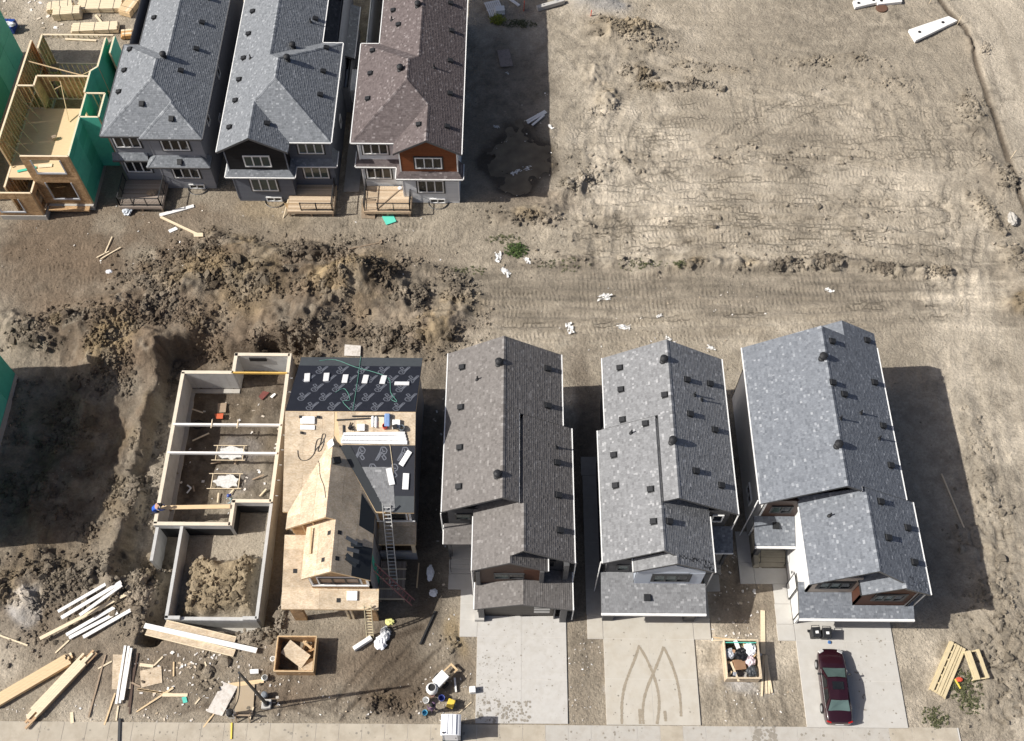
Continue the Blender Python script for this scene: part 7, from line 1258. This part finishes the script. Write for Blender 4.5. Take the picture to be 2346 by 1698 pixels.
for a_, b2 in (((705, 270), (1185, 245)), ((930, 215), (1400, 210)), ((800, 340), (805, 540))): P1_, n1_, _, _ = onp(*f(*a_), f_right); P2_, _, _, _ = onp(*f(*b2), f_right); m_ = MB(); m_.bar(P1_+n1_*.07, P2_+n1_*.07, .08, .09); solo(m_, "dark_batten", m_dark, {705: "long dark batten above the roof tool row", 930: "dark batten just below the roof ridge", 800: "short dark batten at the left end of the white board stack"}[a_[0]], "batten")
on_roof("white_tarp", "folded white tarp on the left of the bare board roof", *f(290, 270), f_left, (.95, .5, .12), m_white, "tarp", bevel=.05); on_roof("white_tarp", "lower fold of white sheet under the folded tarp", *f(285, 375), f_left, (.95, .3, .06), m_white, "tarp"); on_roof("dark_strap", "dark foot at the left of the folded tarp", *f(185, 222), f_left, (.18, .18, .15), m_black, "bracket"); on_roof("dark_strap", "dark foot at the right of the folded tarp", *f(438, 225), f_left, (.2, .18, .15), m_black, "bracket"); on_roof("dark_hammer", "small dark tool below the folded tarp", *f(200, 452), f_left, (.16, .16, .18), m_black, "tool"); on_roof("roof_jack", "black box on the shaded slope of the cross gable", *f(680, 865), c_right, (.42, .55, .28), m_black, "box", .35); on_roof("grey_cloth", "white cloth hanging over the cross gable ridge", *f(625, 615), c_left, (.55, .5, .05), m_white, "cloth", .4)
P = [onp(*f(*q), f_left)[0]+Vector((0, 0, .05)) for q in smooth_pts([(140, 710), (150, 800), (200, 855), (290, 845), (360, 780), (410, 690), (500, 590), (540, 490), (500, 480), (470, 600), (430, 720), (480, 700), (520, 560), (420, 560), (380, 760)], 4)]; m_ = MB(); m_.pipe(P, .018, 5); solo(m_, "air_hose", m_dark, "dark air hose looped on the sunny board slope", "hose")
P = [onp(*f(*q), c_left)[0]+Vector((0, 0, .05)) for q in smooth_pts([(385, 800), (450, 900), (465, 1080), (520, 1230), (545, 1400)], 5)]; m_ = MB(); m_.pipe(P, .016, 5); solo(m_, "air_hose", m_dark, "thin hose trailing down the cross gable's sunny slope", "hose")
f2 = ZD(620, 780, 2.415); m_rope = mat("green_rope", (.12, .30, .24), .7, .2)
for k, (pts, pl_, lb) in enumerate((([(500, 90), (485, 200), (470, 300), (455, 390)], back, "green rope running straight down the black back slope"), ([(270, 115), (360, 110), (470, 150), (580, 180), (655, 215), (665, 290), (700, 340), (670, 330), (690, 310)], back, "thin green rope wandering over the black back slope"), ([(360, 290), (410, 270), (440, 330), (400, 340), (440, 385)], back, "loop of green rope near the ridge"), ([(660, 575), (675, 690), (685, 790)], f_right, "pale rope down the black front slope"))): P = [onp(*f2(*q), pl_)[0]+Vector((0, 0, .06)) for q in smooth_pts(pts, 5)]; m_ = MB(); m_.pipe(P, .018, 5); solo(m_, "rope", m_rope if k < 3 else m_pine_lt, lb, "rope")
sh_loose = mat('loose_shingle_grey', (.13, .14, .15), .85, .2, 5)
f3 = ZD(640, 1140, 5.472); r_ = random.Random(8)
for k in range(7): on_roof("loose_shingle", "loose dark grey shingles heaped on the lower shaded slope", *f3(r_.uniform(870, 960), r_.uniform(540, 820)), l_right, (.26, .85, .015), sh_loose if k % 2 else m_under2, "shingle", r_.uniform(-.6, .6), .02+.02*k, "loose shingles on the lower slope", 0)
on_roof("shingle_bundle", "white shingle pack standing on the garage roof under the window", *f3(915, 1230), gar, (.68, .62, .12), m_wrap, "shingle bundle")
# ---- yard behind the upper row: wrapped lumber, upper left
f = ZD(0, 0, 5.863)
def wrapped(label, a, b, w_, h_, mt, straps=3, dz=0, name="lumber_bundle"):
    p = G(*f(*a), .0); q = G(*f(*b), .0); z = max(gz(p.x, p.y), gz(q.x, q.y))+dz; d = (q-p).normalized(); n = Vector((-d.y, d.x, 0)); T = thing(name, label, "lumber", ((p.x+q.x)/2, (p.y+q.y)/2, z)); L = (q-p).length
    rows = max(2, int(h_/.12)); cols = max(3, int(w_/.2))
    for j in range(rows):
        if j < rows-1: m_ = MB(); m_.bar(Vector((p.x, p.y, z+.1+(j+.5)*h_/rows)), Vector((q.x, q.y, z+.1+(j+.5)*h_/rows)), w_-.01*(j % 2), h_/rows-.008); m_.build("board_layer", mt, T)
        else:
            for i in range(cols): o_ = n*((i-(cols-1)/2)*w_/cols); m_ = MB(); m_.bar(Vector((p.x, p.y, z+.1+(j+.5)*h_/rows))+o_+d*random.uniform(0, .15), Vector((q.x, q.y, z+.1+(j+.5)*h_/rows))+o_-d*random.uniform(0, .15), w_/cols-.012, h_/rows-.008); m_.build("board", mt if random.random() < .7 else m_pine_lt, T)
    for k in range(straps): t = (k+.6)/(straps+.2); c_ = Vector((p.x, p.y, z+.1+h_/2))+d*L*t; m_ = MB(); m_.bar(c_-n*(w_/2+.012)+Vector((0, 0, -h_/2)), c_-n*(w_/2+.012)+Vector((0, 0, h_/2)), .03, .02); m_.bar(c_-n*(w_/2+.02)+Vector((0, 0, h_/2+.01)), c_+n*(w_/2+.02)+Vector((0, 0, h_/2+.01)), .03, .012); m_.build("strap", m_dark, T)
    for t in (.15, .85): c_ = Vector((p.x, p.y, z+.05))+d*L*t; m_ = MB(); m_.bar(c_-n*(w_/2), c_+n*(w_/2), .1, .1); m_.build("bearer", m_pine_dk, T)
    return T
wrapped("pale lumber bundle second from the left in the upper left yard", (660, 165), (1010, 130), 1.1, .55, m_pine_lt); wrapped("nearest short pale lumber bundle in the upper left yard", (750, 250), (1120, 225), 1.1, .75, m_pine_lt, 2); wrapped("long pale lumber bundle at the top of the upper left yard", (1070, 130), (1670, 120), 1.3, .5, m_pine_lt); wrapped("tilted tan lumber bundle at the edge of the grey roof", (1690, 240), (1850, 30), 1.2, .6, m_pine, 2); wrapped("long pale lumber bundle just behind the timber frame", (980, 430), (1610, 400), 1.1, .45, m_pine_lt); wrapped("orange brown lumber bundle beside the grey roof", (1640, 500), (1850, 480), .9, .4, mat("orange_lumber", (.55, .32, .13), .7, .15), 2)
wrapped("blue wrapped pack with white debris on top at the upper left edge", (-120, 400), (230, 415), 1.2, .7, mat("blue_wrap", (.02, .06, .26), .4, .1), 2)
bag("white_wrap", "crumpled white wrap on the blue pack at the upper left edge", (*G(*f(110, 330), .9).xy, .95), .45, m_whitebag, 31, (1.5, .6, .5), "plastic")
for k, (a, b) in enumerate((((700, 505), (1350, 515)), ((880, 540), (1300, 560)), ((1290, 220), (1380, 330)))): plank("board", ("upper", "lower", "slanting")[k]+" loose board in the upper left yard behind the timber frame", f(*a), f(*b), .2, .08, m_pine_lt, "board")
# ---- scattered boards and scraps between the rows
f = ZD(0, 480, 3.24)
plank("white_board", "white board forming the upper arm of the V before the grey house", f(1185, 45), f(1440, -25), .32, .08, m_plank_white, "board"); plank("nailed_board", "pale nailed board forming the lower arm of the V before the grey house", f(1195, 60), f(1460, 185), .2, .08, m_pine_lt, "board"); ground_sheet("board_offcut", "small pale block at the end of the lower arm of the V", [f(1445, 200), f(1515, 198), f(1518, 225), f(1450, 228)], m_pine_lt, .1); ground_sheet("white_tile", "small white panel below the V of boards", [f(1248, 155), f(1305, 130), f(1322, 148), f(1262, 175)], m_white)
plank("stick", "upper stick of the crossed pair on the brown ground", f(833, 205), f(778, 330), .09, .05, m_pine_lt, "stick"); plank("stick", "middle stick of the crossed pair on the brown ground", f(718, 360), f(812, 312), .09, .05, m_pine_lt, "stick"); plank("stick", "lowest stick of the group on the brown ground", f(750, 370), f(898, 284), .09, .05, m_pine_lt, "stick")
bag("plastic_sheet", "small white torn plastic on the spoil heap's left flank", (*G(*f(825, 490)).xy, .55), .22, m_whitebag, 33, (1.2, .8, .4), "plastic"); bag("plastic_sheet", "grey crumpled plastic at the deck corner of the grey house", (*G(*(ZD(220, 300, 8.1)(600, 1490))).xy, .15), .45, mat("grey_clear_plastic", (.5, .54, .58), .35, .2), 34, (.9, 1.1, .6), "plastic")
f = ZD(600, 480, 3.544)
sh = thing("wooden_rake", "wooden handled scraper lying on the ground between the two rows", "tool", G(*f(840, 310))); a, b = G(*f(705, 348)), G(*f(950, 280)); m_ = MB(); m_.tube((a.x, a.y, gz(a.x, a.y)+.08), (b.x, b.y, gz(b.x, b.y)+.08), .05, 8); m_.build("handle", m_pine_dk, sh); m_ = MB(); c_ = G(*f(970, 272)); m_.obox(Vector((c_.x, c_.y, gz(c_.x, c_.y)+.08)), (.12, .6, .1), (0, 0, .2)); m_.build("head", m_pine_dk, sh); m_ = MB(); m_.bar((b.x, b.y, gz(b.x, b.y)+.1), (c_.x, c_.y+.25, gz(c_.x, c_.y)+.1), .05, .04); m_.bar((b.x, b.y, gz(b.x, b.y)+.1), (c_.x, c_.y-.25, gz(c_.x, c_.y)+.1), .05, .04); m_.build("brace", m_pine_dk, sh)
ground_sheet("foam_board", "turquoise foam board on the ground before the white house's deck", [f(975, 60), f(1065, 42), f(1092, 100), f(1010, 128)], mat("turquoise_foam", (.12, .60, .46), .6, .05), .05)
ground_sheet("white_sheet", "dirty white sheet sticking out behind the black underlay roof", [f(675, 1105), f(805, 1115), f(800, 1200), f(670, 1195)], MATS["dusty_white_sheet"], .03, .03)
f = ZD(780, 300, 7.0875)
m_ = MB(); p0 = G(*f(340, 1420)); p1 = G(*f(560, 1430)); m_.add([(p0.x, p0.y, .02), (p1.x, p1.y, .02), (p1.x+.02, p1.y+1.45, .85), (p0.x, p0.y+1.45, .85), (p0.x, p0.y+.02, .0), (p1.x, p1.y+.02, .0), (p1.x+.02, p1.y+1.47, .82), (p0.x, p0.y+1.47, .82)], [(0, 1, 2, 3), (7, 6, 5, 4), (0, 4, 5, 1), (3, 2, 6, 7), (0, 3, 7, 4), (1, 5, 6, 2)]); solo(m_, "ramp_board", mat("muddy_ramp", (.25, .19, .13), .85, .2), "muddy board ramp leading up to the white house's deck", "ramp")
a = G(*f(590, 1270), .8); b = G(*f(960, 950), .8); m_ = MB(); m_.bar((a.x, a.y, .8), (b.x, b.y, .8), .09, .05); solo(m_, "loose_board", m_pine_dk, "thin loose board lying slantwise across the white house's deck", "board"); bag("white_bag", "small white bag on the white house's deck", (*G(*f(965, 930), .85).xy, .86), .16, m_whitebag, 36, (1, 1, .8)); 
f = ZD(480, 300, 7.0875); m_ = MB(); p0, p1, p2, p3 = G(*f(1210, 1175), .8), G(*f(1475, 1180), .8), G(*f(1475, 1335), .1), G(*f(1290, 1320), .1); m_.add([p0, p1, p2, p3]+[p-Vector((0, 0, .03)) for p in (p0, p1, p2, p3)], [(3, 2, 1, 0), (4, 5, 6, 7), (0, 1, 5, 4), (1, 2, 6, 5), (2, 3, 7, 6), (3, 0, 4, 7)]); solo(m_, "ramp_board", mat("ochre_board", (.42, .29, .15), .8, .15), "ochre board leaning on the deck of the black gabled house", "ramp"); plank("stick", "thin stick leaning beside the ochre ramp board", f(1195, 1420), f(1300, 1185), .06, .05, m_pine_lt, "stick", tilt=.6)
f = ZD(220, 300, 8.1); bag("rope_coil", "brown coil lying on the grey house's weathered deck", (*G(*f(1040, 1150), .75).xy, .78), .35, m_pine_dk, 37, (1.2, .9, .35), "coil")
def torn(label, c, r, seed):
    rr = random.Random(seed); m_ = MB(); n = 7; z0 = gz(c.x, c.y)+.05; a0 = rr.random()*6; gr = {}
    for i in range(n):
        for j in range(n):
            x, y = (i/(n-1)-.5)*2*r*1.3+rr.uniform(-.1, .1)*r, (j/(n-1)-.5)*1.3*r+rr.uniform(-.1, .1)*r; gr[i, j] = (c.x+x*math.cos(a0)-y*math.sin(a0), c.y+x*math.sin(a0)+y*math.cos(a0), z0+rr.random()**2*r*.4)
    for i in range(n-1):
        for j in range(n-1):
            if rr.random() < (.45 if i in (0, n-2) or j in (0, n-2) else .12): continue
            m_.add([gr[i, j], gr[i+1, j], gr[i+1, j+1], gr[i, j+1]], [(0, 1, 2, 3)])
    return solo(m_, "torn_sheet", mat("dusty_plastic_sheet", (.68, .67, .64), .6, .12, 5), label, "plastic")
# ---- around the puddle and the top edge
f = ZD(1040, 0, 2.3457)
ground_sheet("ply_sheet", "muddy ply sheet lying in the white house's shadow", [f(232, 275), f(297, 268), f(318, 360), f(250, 365)], mat("muddy_grey_ply", (.30, .25, .22), .85, .2, 3, dirt=(.12, .1, .08), dscale=3, damt=.9), .03, .05)
for k, (a, b) in enumerate((((390, 655), (490, 600)), ((395, 668), (497, 608)), ((420, 680), (485, 625)))): plank("white_plank", ("upper", "middle", "lower")[k]+" of three white planks lying together by the puddle", f(*a), f(*b), .18, .08, m_plank_white, "plank", dz=.03*k+.05)
for k, (x, y, s_, lb) in enumerate(((228, 683, .28, "white rag left of the puddle"), (518, 685, .3, "white scrap right of the puddle planks"), (333, 920, .45, "white lump at the lower edge of the puddle"), (395, 900, .45, "larger white sheet at the lower edge of the puddle"), (287, 395, .2, "small white scrap below the muddy ply sheet"), (237, 1388, .5, "white crumpled sheet left of the green weed clump"), (280, 1468, .5, "white rag below the green weed clump"), (395, 1410, .35, "white rag right of the green weed clump"), (810, 1600, .6, "white torn sheet on the dirt road"))): c_ = G(*f(x, y)); torn(lb, c_, s_*.8, 40+k)
for k, (x, y, s_, lb) in enumerate(((1262, 728, .5, "white scrap on the track behind the brownish roof"), (1380, 725, .5, "white scrap on the track right of the brownish roof"), (1340, 657, .4, "pale scrap lying in the middle of the dirt road"), (1838, 642, .35, "small white bottle on the dirt road"), (1575, 770, .35, "white scraps behind the light grey roof"), (1480, 750, .25, "tiny white scrap behind the light grey roof"), (1460, 700, .25, "tiny white scrap on the wheel track"))): c_ = G(x, y); torn(lb, c_, s_*.8, 60+k)
br = thing("concrete_barrier", "long concrete kerb barrier at the top edge", "barrier", G(1218, 18)); a, b = G(1189, 25), G(1249, 8); d = (b-a).normalized(); m_ = MB(); za = gz(a.x, a.y); m_.bar(Vector((a.x, a.y, za+.22)), Vector((b.x, b.y, za+.22)), .42, .44); m_.build("block", m_conc_new, br, bevel=.05)
for t in (.25, .75): m_ = MB(); p = Vector((a.x, a.y, za+.46)).lerp(Vector((b.x, b.y, za+.46)), t); m_.bar(p-d*.1, p+d*.1, .04, .06); m_.build("lifting_loop", m_metal, br)
m_or = mat("orange_stake", (.70, .10, .05), .6, .1)
for px, py, h_, lb in ((1160, 24, 1.1, "broad orange marker board at the top edge"), (1308, 38, .8, "slim orange survey stake right of the concrete barrier")): c_ = G(px, py); m_ = MB(); m_.bar((c_.x, c_.y, 0), (c_.x+.05, c_.y, h_), .3 if h_ > 1 else .12, .06); solo(m_, "marker_stake", m_or, lb, "stake")
def pallet(label, c, rz, w_, l_, n_, mt, z=0.0, name="wood_pallet"):
    T = local_thing(name, label, "pallet", (c.x, c.y, z), rz)
    for k in (-1, 0, 1): m_ = MB(); m_.box(-w_/2, k*(l_/2-.06)-.05, 0, w_/2, k*(l_/2-.06)+.05, .1); m_.build("bearer", mt, T)
    for i in range(n_): x0 = -w_/2+i*w_/n_; m_ = MB(); m_.box(x0+.02, -l_/2, .103, x0+w_/n_-.02, l_/2, .13); m_.build("slat", mt, T)
    return T
pallet("white slatted pallet at the top edge near the concrete barrier", G(1095, 22), .3, 1.5, 2.0, 8, m_plank_white, .1); plank("white_board", "white boards beside the slatted pallet at the top edge", (1130, 0), (1150, 14), .3, .08, m_plank_white, "board"); boxthing("white_crate", "pale crate above the yellow green weed", "crate", G(1107, 28), (.9, .7, .5), .1, m_plank_white)
# white barrier boards with holes, and a manhole, upper right
def slot_board(label, pts, t=.3):
    P = [G(*p) for p in pts]; c_ = sum(P, Vector())/4; T = thing("white_barrier_board", label, "board", (c_.x, c_.y, gz(c_.x, c_.y))); zz = max(gz(p.x, p.y) for p in P)+.05; m_ = MB(); m_.slab([Vector((p.x, p.y, zz+t)) for p in P], t); m_.build("board", m_plank_white, T, bevel=.03)
    for t_ in (.18, .75): p = P[0].lerp(P[1], t_).lerp(P[3].lerp(P[2], t_), .5); m_ = MB(); m_.lathe([(.16, 0), (.16, .012)], (p.x, p.y, zz+t), 12); m_.build("slot_hole", m_black, T)
slot_board("white board with holes lying beside the graded road", [(2010, 72), (2098, 42), (2118, 52), (2025, 97)]); slot_board("white board with holes at the top edge, left one", [(1887, 8), (1945, -2), (1948, 10), (1892, 23)]); slot_board("white board with holes at the top edge, right one", [(1938, 2), (1994, -4), (1996, 10), (1942, 16)])
c_ = G(1952, 20); m_ = MB(); m_.lathe([(.55, 0), (.55, .14), (.45, .16), (.1, .17)], (c_.x, c_.y, gz(c_.x, c_.y)+.02), 18); solo(m_, "manhole_ring", mat("rusty_iron", (.13, .07, .045), .7, .2), "rusty manhole ring beside the white boards at the top edge", "manhole")
for k, (px, py) in enumerate(((2058, 8), (2100, 5), (2120, 55), (2238, 352))): c_ = G(px, py); m_ = MB(); m_.bar((c_.x, c_.y, 0), (c_.x+.05, c_.y, 1.1), .05, .03); solo(m_, "survey_stake", m_pine_lt, "wooden survey stake standing along the graded road's edge", "stake", "survey stakes along the graded road")
c_ = G(2240, 488); bag("concrete_lump", "grey concrete lump near the right edge beside the graded road", (c_.x, c_.y, .2), .5, m_conc, 71, (.7, 1.3, .6), "rubble")
plank("long_batten", "long pale batten lying in the slate blue house's shadow", (2085, 1050), (2137, 1175), .1, .05, m_pine_lt, "batten")
# ---- wooden frame, steps, marker at the lower right
f = ZD(2100, 1440, 8.211)
P = [G(*f(610, 255)), G(*f(895, 415)), G(*f(545, 1310)), G(*f(225, 1160))]; c_ = sum(P, Vector())/4; T = thing("wooden_stair", "long slatted wooden walkway section lying right of the right driveway", "walkway section", (c_.x, c_.y, .02)); e1 = (P[1]-P[0]); wdt = e1.length; e1.normalize(); e2 = (P[3]-P[0]); ln = e2.length; e2.normalize(); O = Vector((P[0].x, P[0].y, .0))
m_palew = mat("pale_treated_wood", (.60, .50, .31), .8, .12, 2.5); pos = [(0, .22), (.30, .11), (.43, .2), (.65, .12), (.79, .2)]
for k, (x0, w_) in enumerate(pos): m_ = MB(); a = O+e1*(wdt*x0+wdt*w_/2); m_.bar(a+Vector((0, 0, .3)), a+e2*ln+Vector((0, 0, .3)), wdt*w_-.02, .05); m_.build("slat", m_palew, T)
for k in range(7): m_ = MB(); a = O+e2*(ln*(.02+.96*k/6)); m_.bar(a+Vector((0, 0, .2)), a+e1*wdt+Vector((0, 0, .2)), .1, .14); m_.build("cross_bearer", m_palew, T)
for k in (0, 1): m_ = MB(); a = O+e1*(wdt*k); m_.bar(a+Vector((0, 0, .12)), a+e2*ln+Vector((0, 0, .12)), .06, .22); m_.build("side_rail", m_palew, T)
T = local_thing("wooden_crate", "small open wooden step crate above the green weeds at lower right", "crate", G(*f(1060, 720)), R_(8))
for x, w_, z in ((-.42, .1, .5), (-.2, .3, .55), (.42, .22, .6)): m_ = MB(); m_.box(x-w_/2, -.95, z-.06, x+w_/2, .95, z); m_.build("slat", m_palew, T)
for y in (-.9, .9):
    m_ = MB(); m_.box(-.5, y-.04, .36, .55, y+.04, .46); m_.build("end_board", m_palew, T)
    for x in (-.45, .48): m_ = MB(); m_.box(x-.05, y-.04, 0, x+.05, y+.04, .355); m_.build("leg", m_palew, T)
plank("marker_stick", "yellow stick lying beside the green weeds at lower right", f(690, 975), f(795, 1150), .09, .06, MATS["yellow_paint"], "stick", dz=.2); c_ = G(*f(765, 980)); bag("orange_ribbon", "orange ribbon at the top of the yellow stick", (c_.x, c_.y, .3), .18, m_or, 73, (1.2, .8, .4), "ribbon")
# ---- weeds
def weed(label, px, py, r, n, h_, col, seed, name="weed_clump"):
    c = G(px, py); rr = random.Random(seed); T = thing(name, label, "plant", (c.x, c.y, gz(c.x, c.y))); lf = MB(); stm = MB()
    for i in range(n):
        a = rr.random()*6.283; d_ = r*rr.random()**.6; x, y = c.x+d_*math.cos(a)*rr.choice((1, 1, .5)), c.y+d_*math.sin(a)*(.8 if r < 1.55 else .3); z = gz(x, y); hh = h_*rr.uniform(.3, 1)*(1.1-d_/r*.6); tx, ty = rr.uniform(-.5, .5)*hh, rr.uniform(-.5, .5)*hh
        stm.bar((x, y, z), (x+tx, y+ty, z+hh), .012, .012)
        for k in range(6): t = rr.uniform(.2, 1); b = rr.random()*6.283; L_ = rr.uniform(.06, .14); w_ = L_*.3; p = Vector((x+tx*t, y+ty*t, z+hh*t)); dv = Vector((math.cos(b), math.sin(b), rr.uniform(-.3, .5))).normalized(); sv = dv.cross(Vector((0, 0, 1))).normalized()*w_; lf.add([p, p+dv*L_*.5+sv, p+dv*L_, p+dv*L_*.5-sv], [(0, 1, 2, 3)], rr.random())
    stm.build("stems", MATS[col], T, kind="stuff"); lf.build("leaves", MATS[col], T, kind="stuff")
tone_mat("weed_green", [(0, (.03, .055, .018)), (.6, (.06, .10, .028)), (1, (.12, .16, .05))], .7, .3); tone_mat("weed_yellow", [(0, (.16, .18, .03)), (1, (.34, .36, .06))], .7, .3); tone_mat("weed_dull", [(0, (.05, .06, .028)), (.6, (.10, .108, .05)), (1, (.2, .19, .11))], .7, .3)
weed("bright green weed clump at the corner of the dirt road", 1143, 556, 1.0, 200, .4, "weed_green", 1); weed("thin green weeds left of the bright clump", 1110, 530, 1.6, 60, .2, "weed_dull", 2); weed("green tuft on the clod row left of the road bend", 1503, 592, .5, 60, .28, "weed_dull", 3); weed("low green growth along the clod row", 1420, 588, 2.2, 70, .16, "weed_dull", 4); weed("yellow green bush at the top edge by the pallet", 1102, 46, .8, 180, .7, "weed_yellow", 5); weed("dull green weeds around the orange marker", 1150, 55, 1.8, 160, .3, "weed_dull", 6); weed("green weeds below the wooden step crate", 2125, 1520, 1.4, 220, .35, "weed_dull", 7); weed("green sprig at the foot of the slatted walkway section", 2150, 1565, .8, 60, .25, "weed_dull", 8); weed("dry tuft left of the slatted walkway section", 2070, 1590, .9, 90, .25, "weed_dull", 9); weed("thin weeds at the spoil heap's right end", 1040, 600, 1.6, 40, .18, "weed_dull", 10); weed("sparse weeds on the berm right of the bright clump", 1250, 590, 2.2, 40, .16, "weed_dull", 11)
# ---- litter too small and too many to count
lt = MB(); rr = random.Random(12)
def litter(px0, py0, px1, py1, n, s0=.05, s1=.16):
    for _ in range(n):
        c_ = G(rr.uniform(px0, px1), rr.uniform(py0, py1)); z = gz(c_.x, c_.y)+.03; s_ = rr.uniform(s0, s1); a = rr.random()*3.14
        lt.obox(Vector((c_.x, c_.y, z)), (s_, s_*rr.uniform(.2, .8), .02), (rr.uniform(-.3, .3), rr.uniform(-.3, .3), a), rr.random())
litter(300, 1430, 620, 1600, 150, .04, .2); litter(620, 1500, 1000, 1600, 70, .04, .14); litter(0, 1560, 400, 1600, 40); litter(380, 860, 620, 1120, 60, .05, .25); litter(380, 1440, 480, 1480, 35, .05, .25); litter(1560, 1230, 1690, 1420, 80, .05, .2); litter(1600, 1520, 1760, 1600, 30); litter(1260, 1400, 1330, 1600, 60, .04, .12); litter(1180, 620, 1700, 780, 60); litter(950, 1350, 1050, 1600, 50); litter(1100, 200, 1230, 440, 40); litter(0, 450, 1000, 620, 60); litter(1640, 1260, 1690, 1340, 12, .15, .3); litter(0, 0, 300, 70, 40, .1, .4); litter(960, 850, 985, 1350, 20, .05, .2); litter(1300, 1330, 1340, 1400, 15)
o = lt.build("site_litter", tone_mat("pale_litter", [(0, (.45, .36, .25)), (.5, (.6, .55, .48)), (1, (.8, .79, .77))], .8, .1), None, kind="stuff"); o["label"] = "small pale scraps of wood and paper strewn over the site"; o["category"] = "litter"
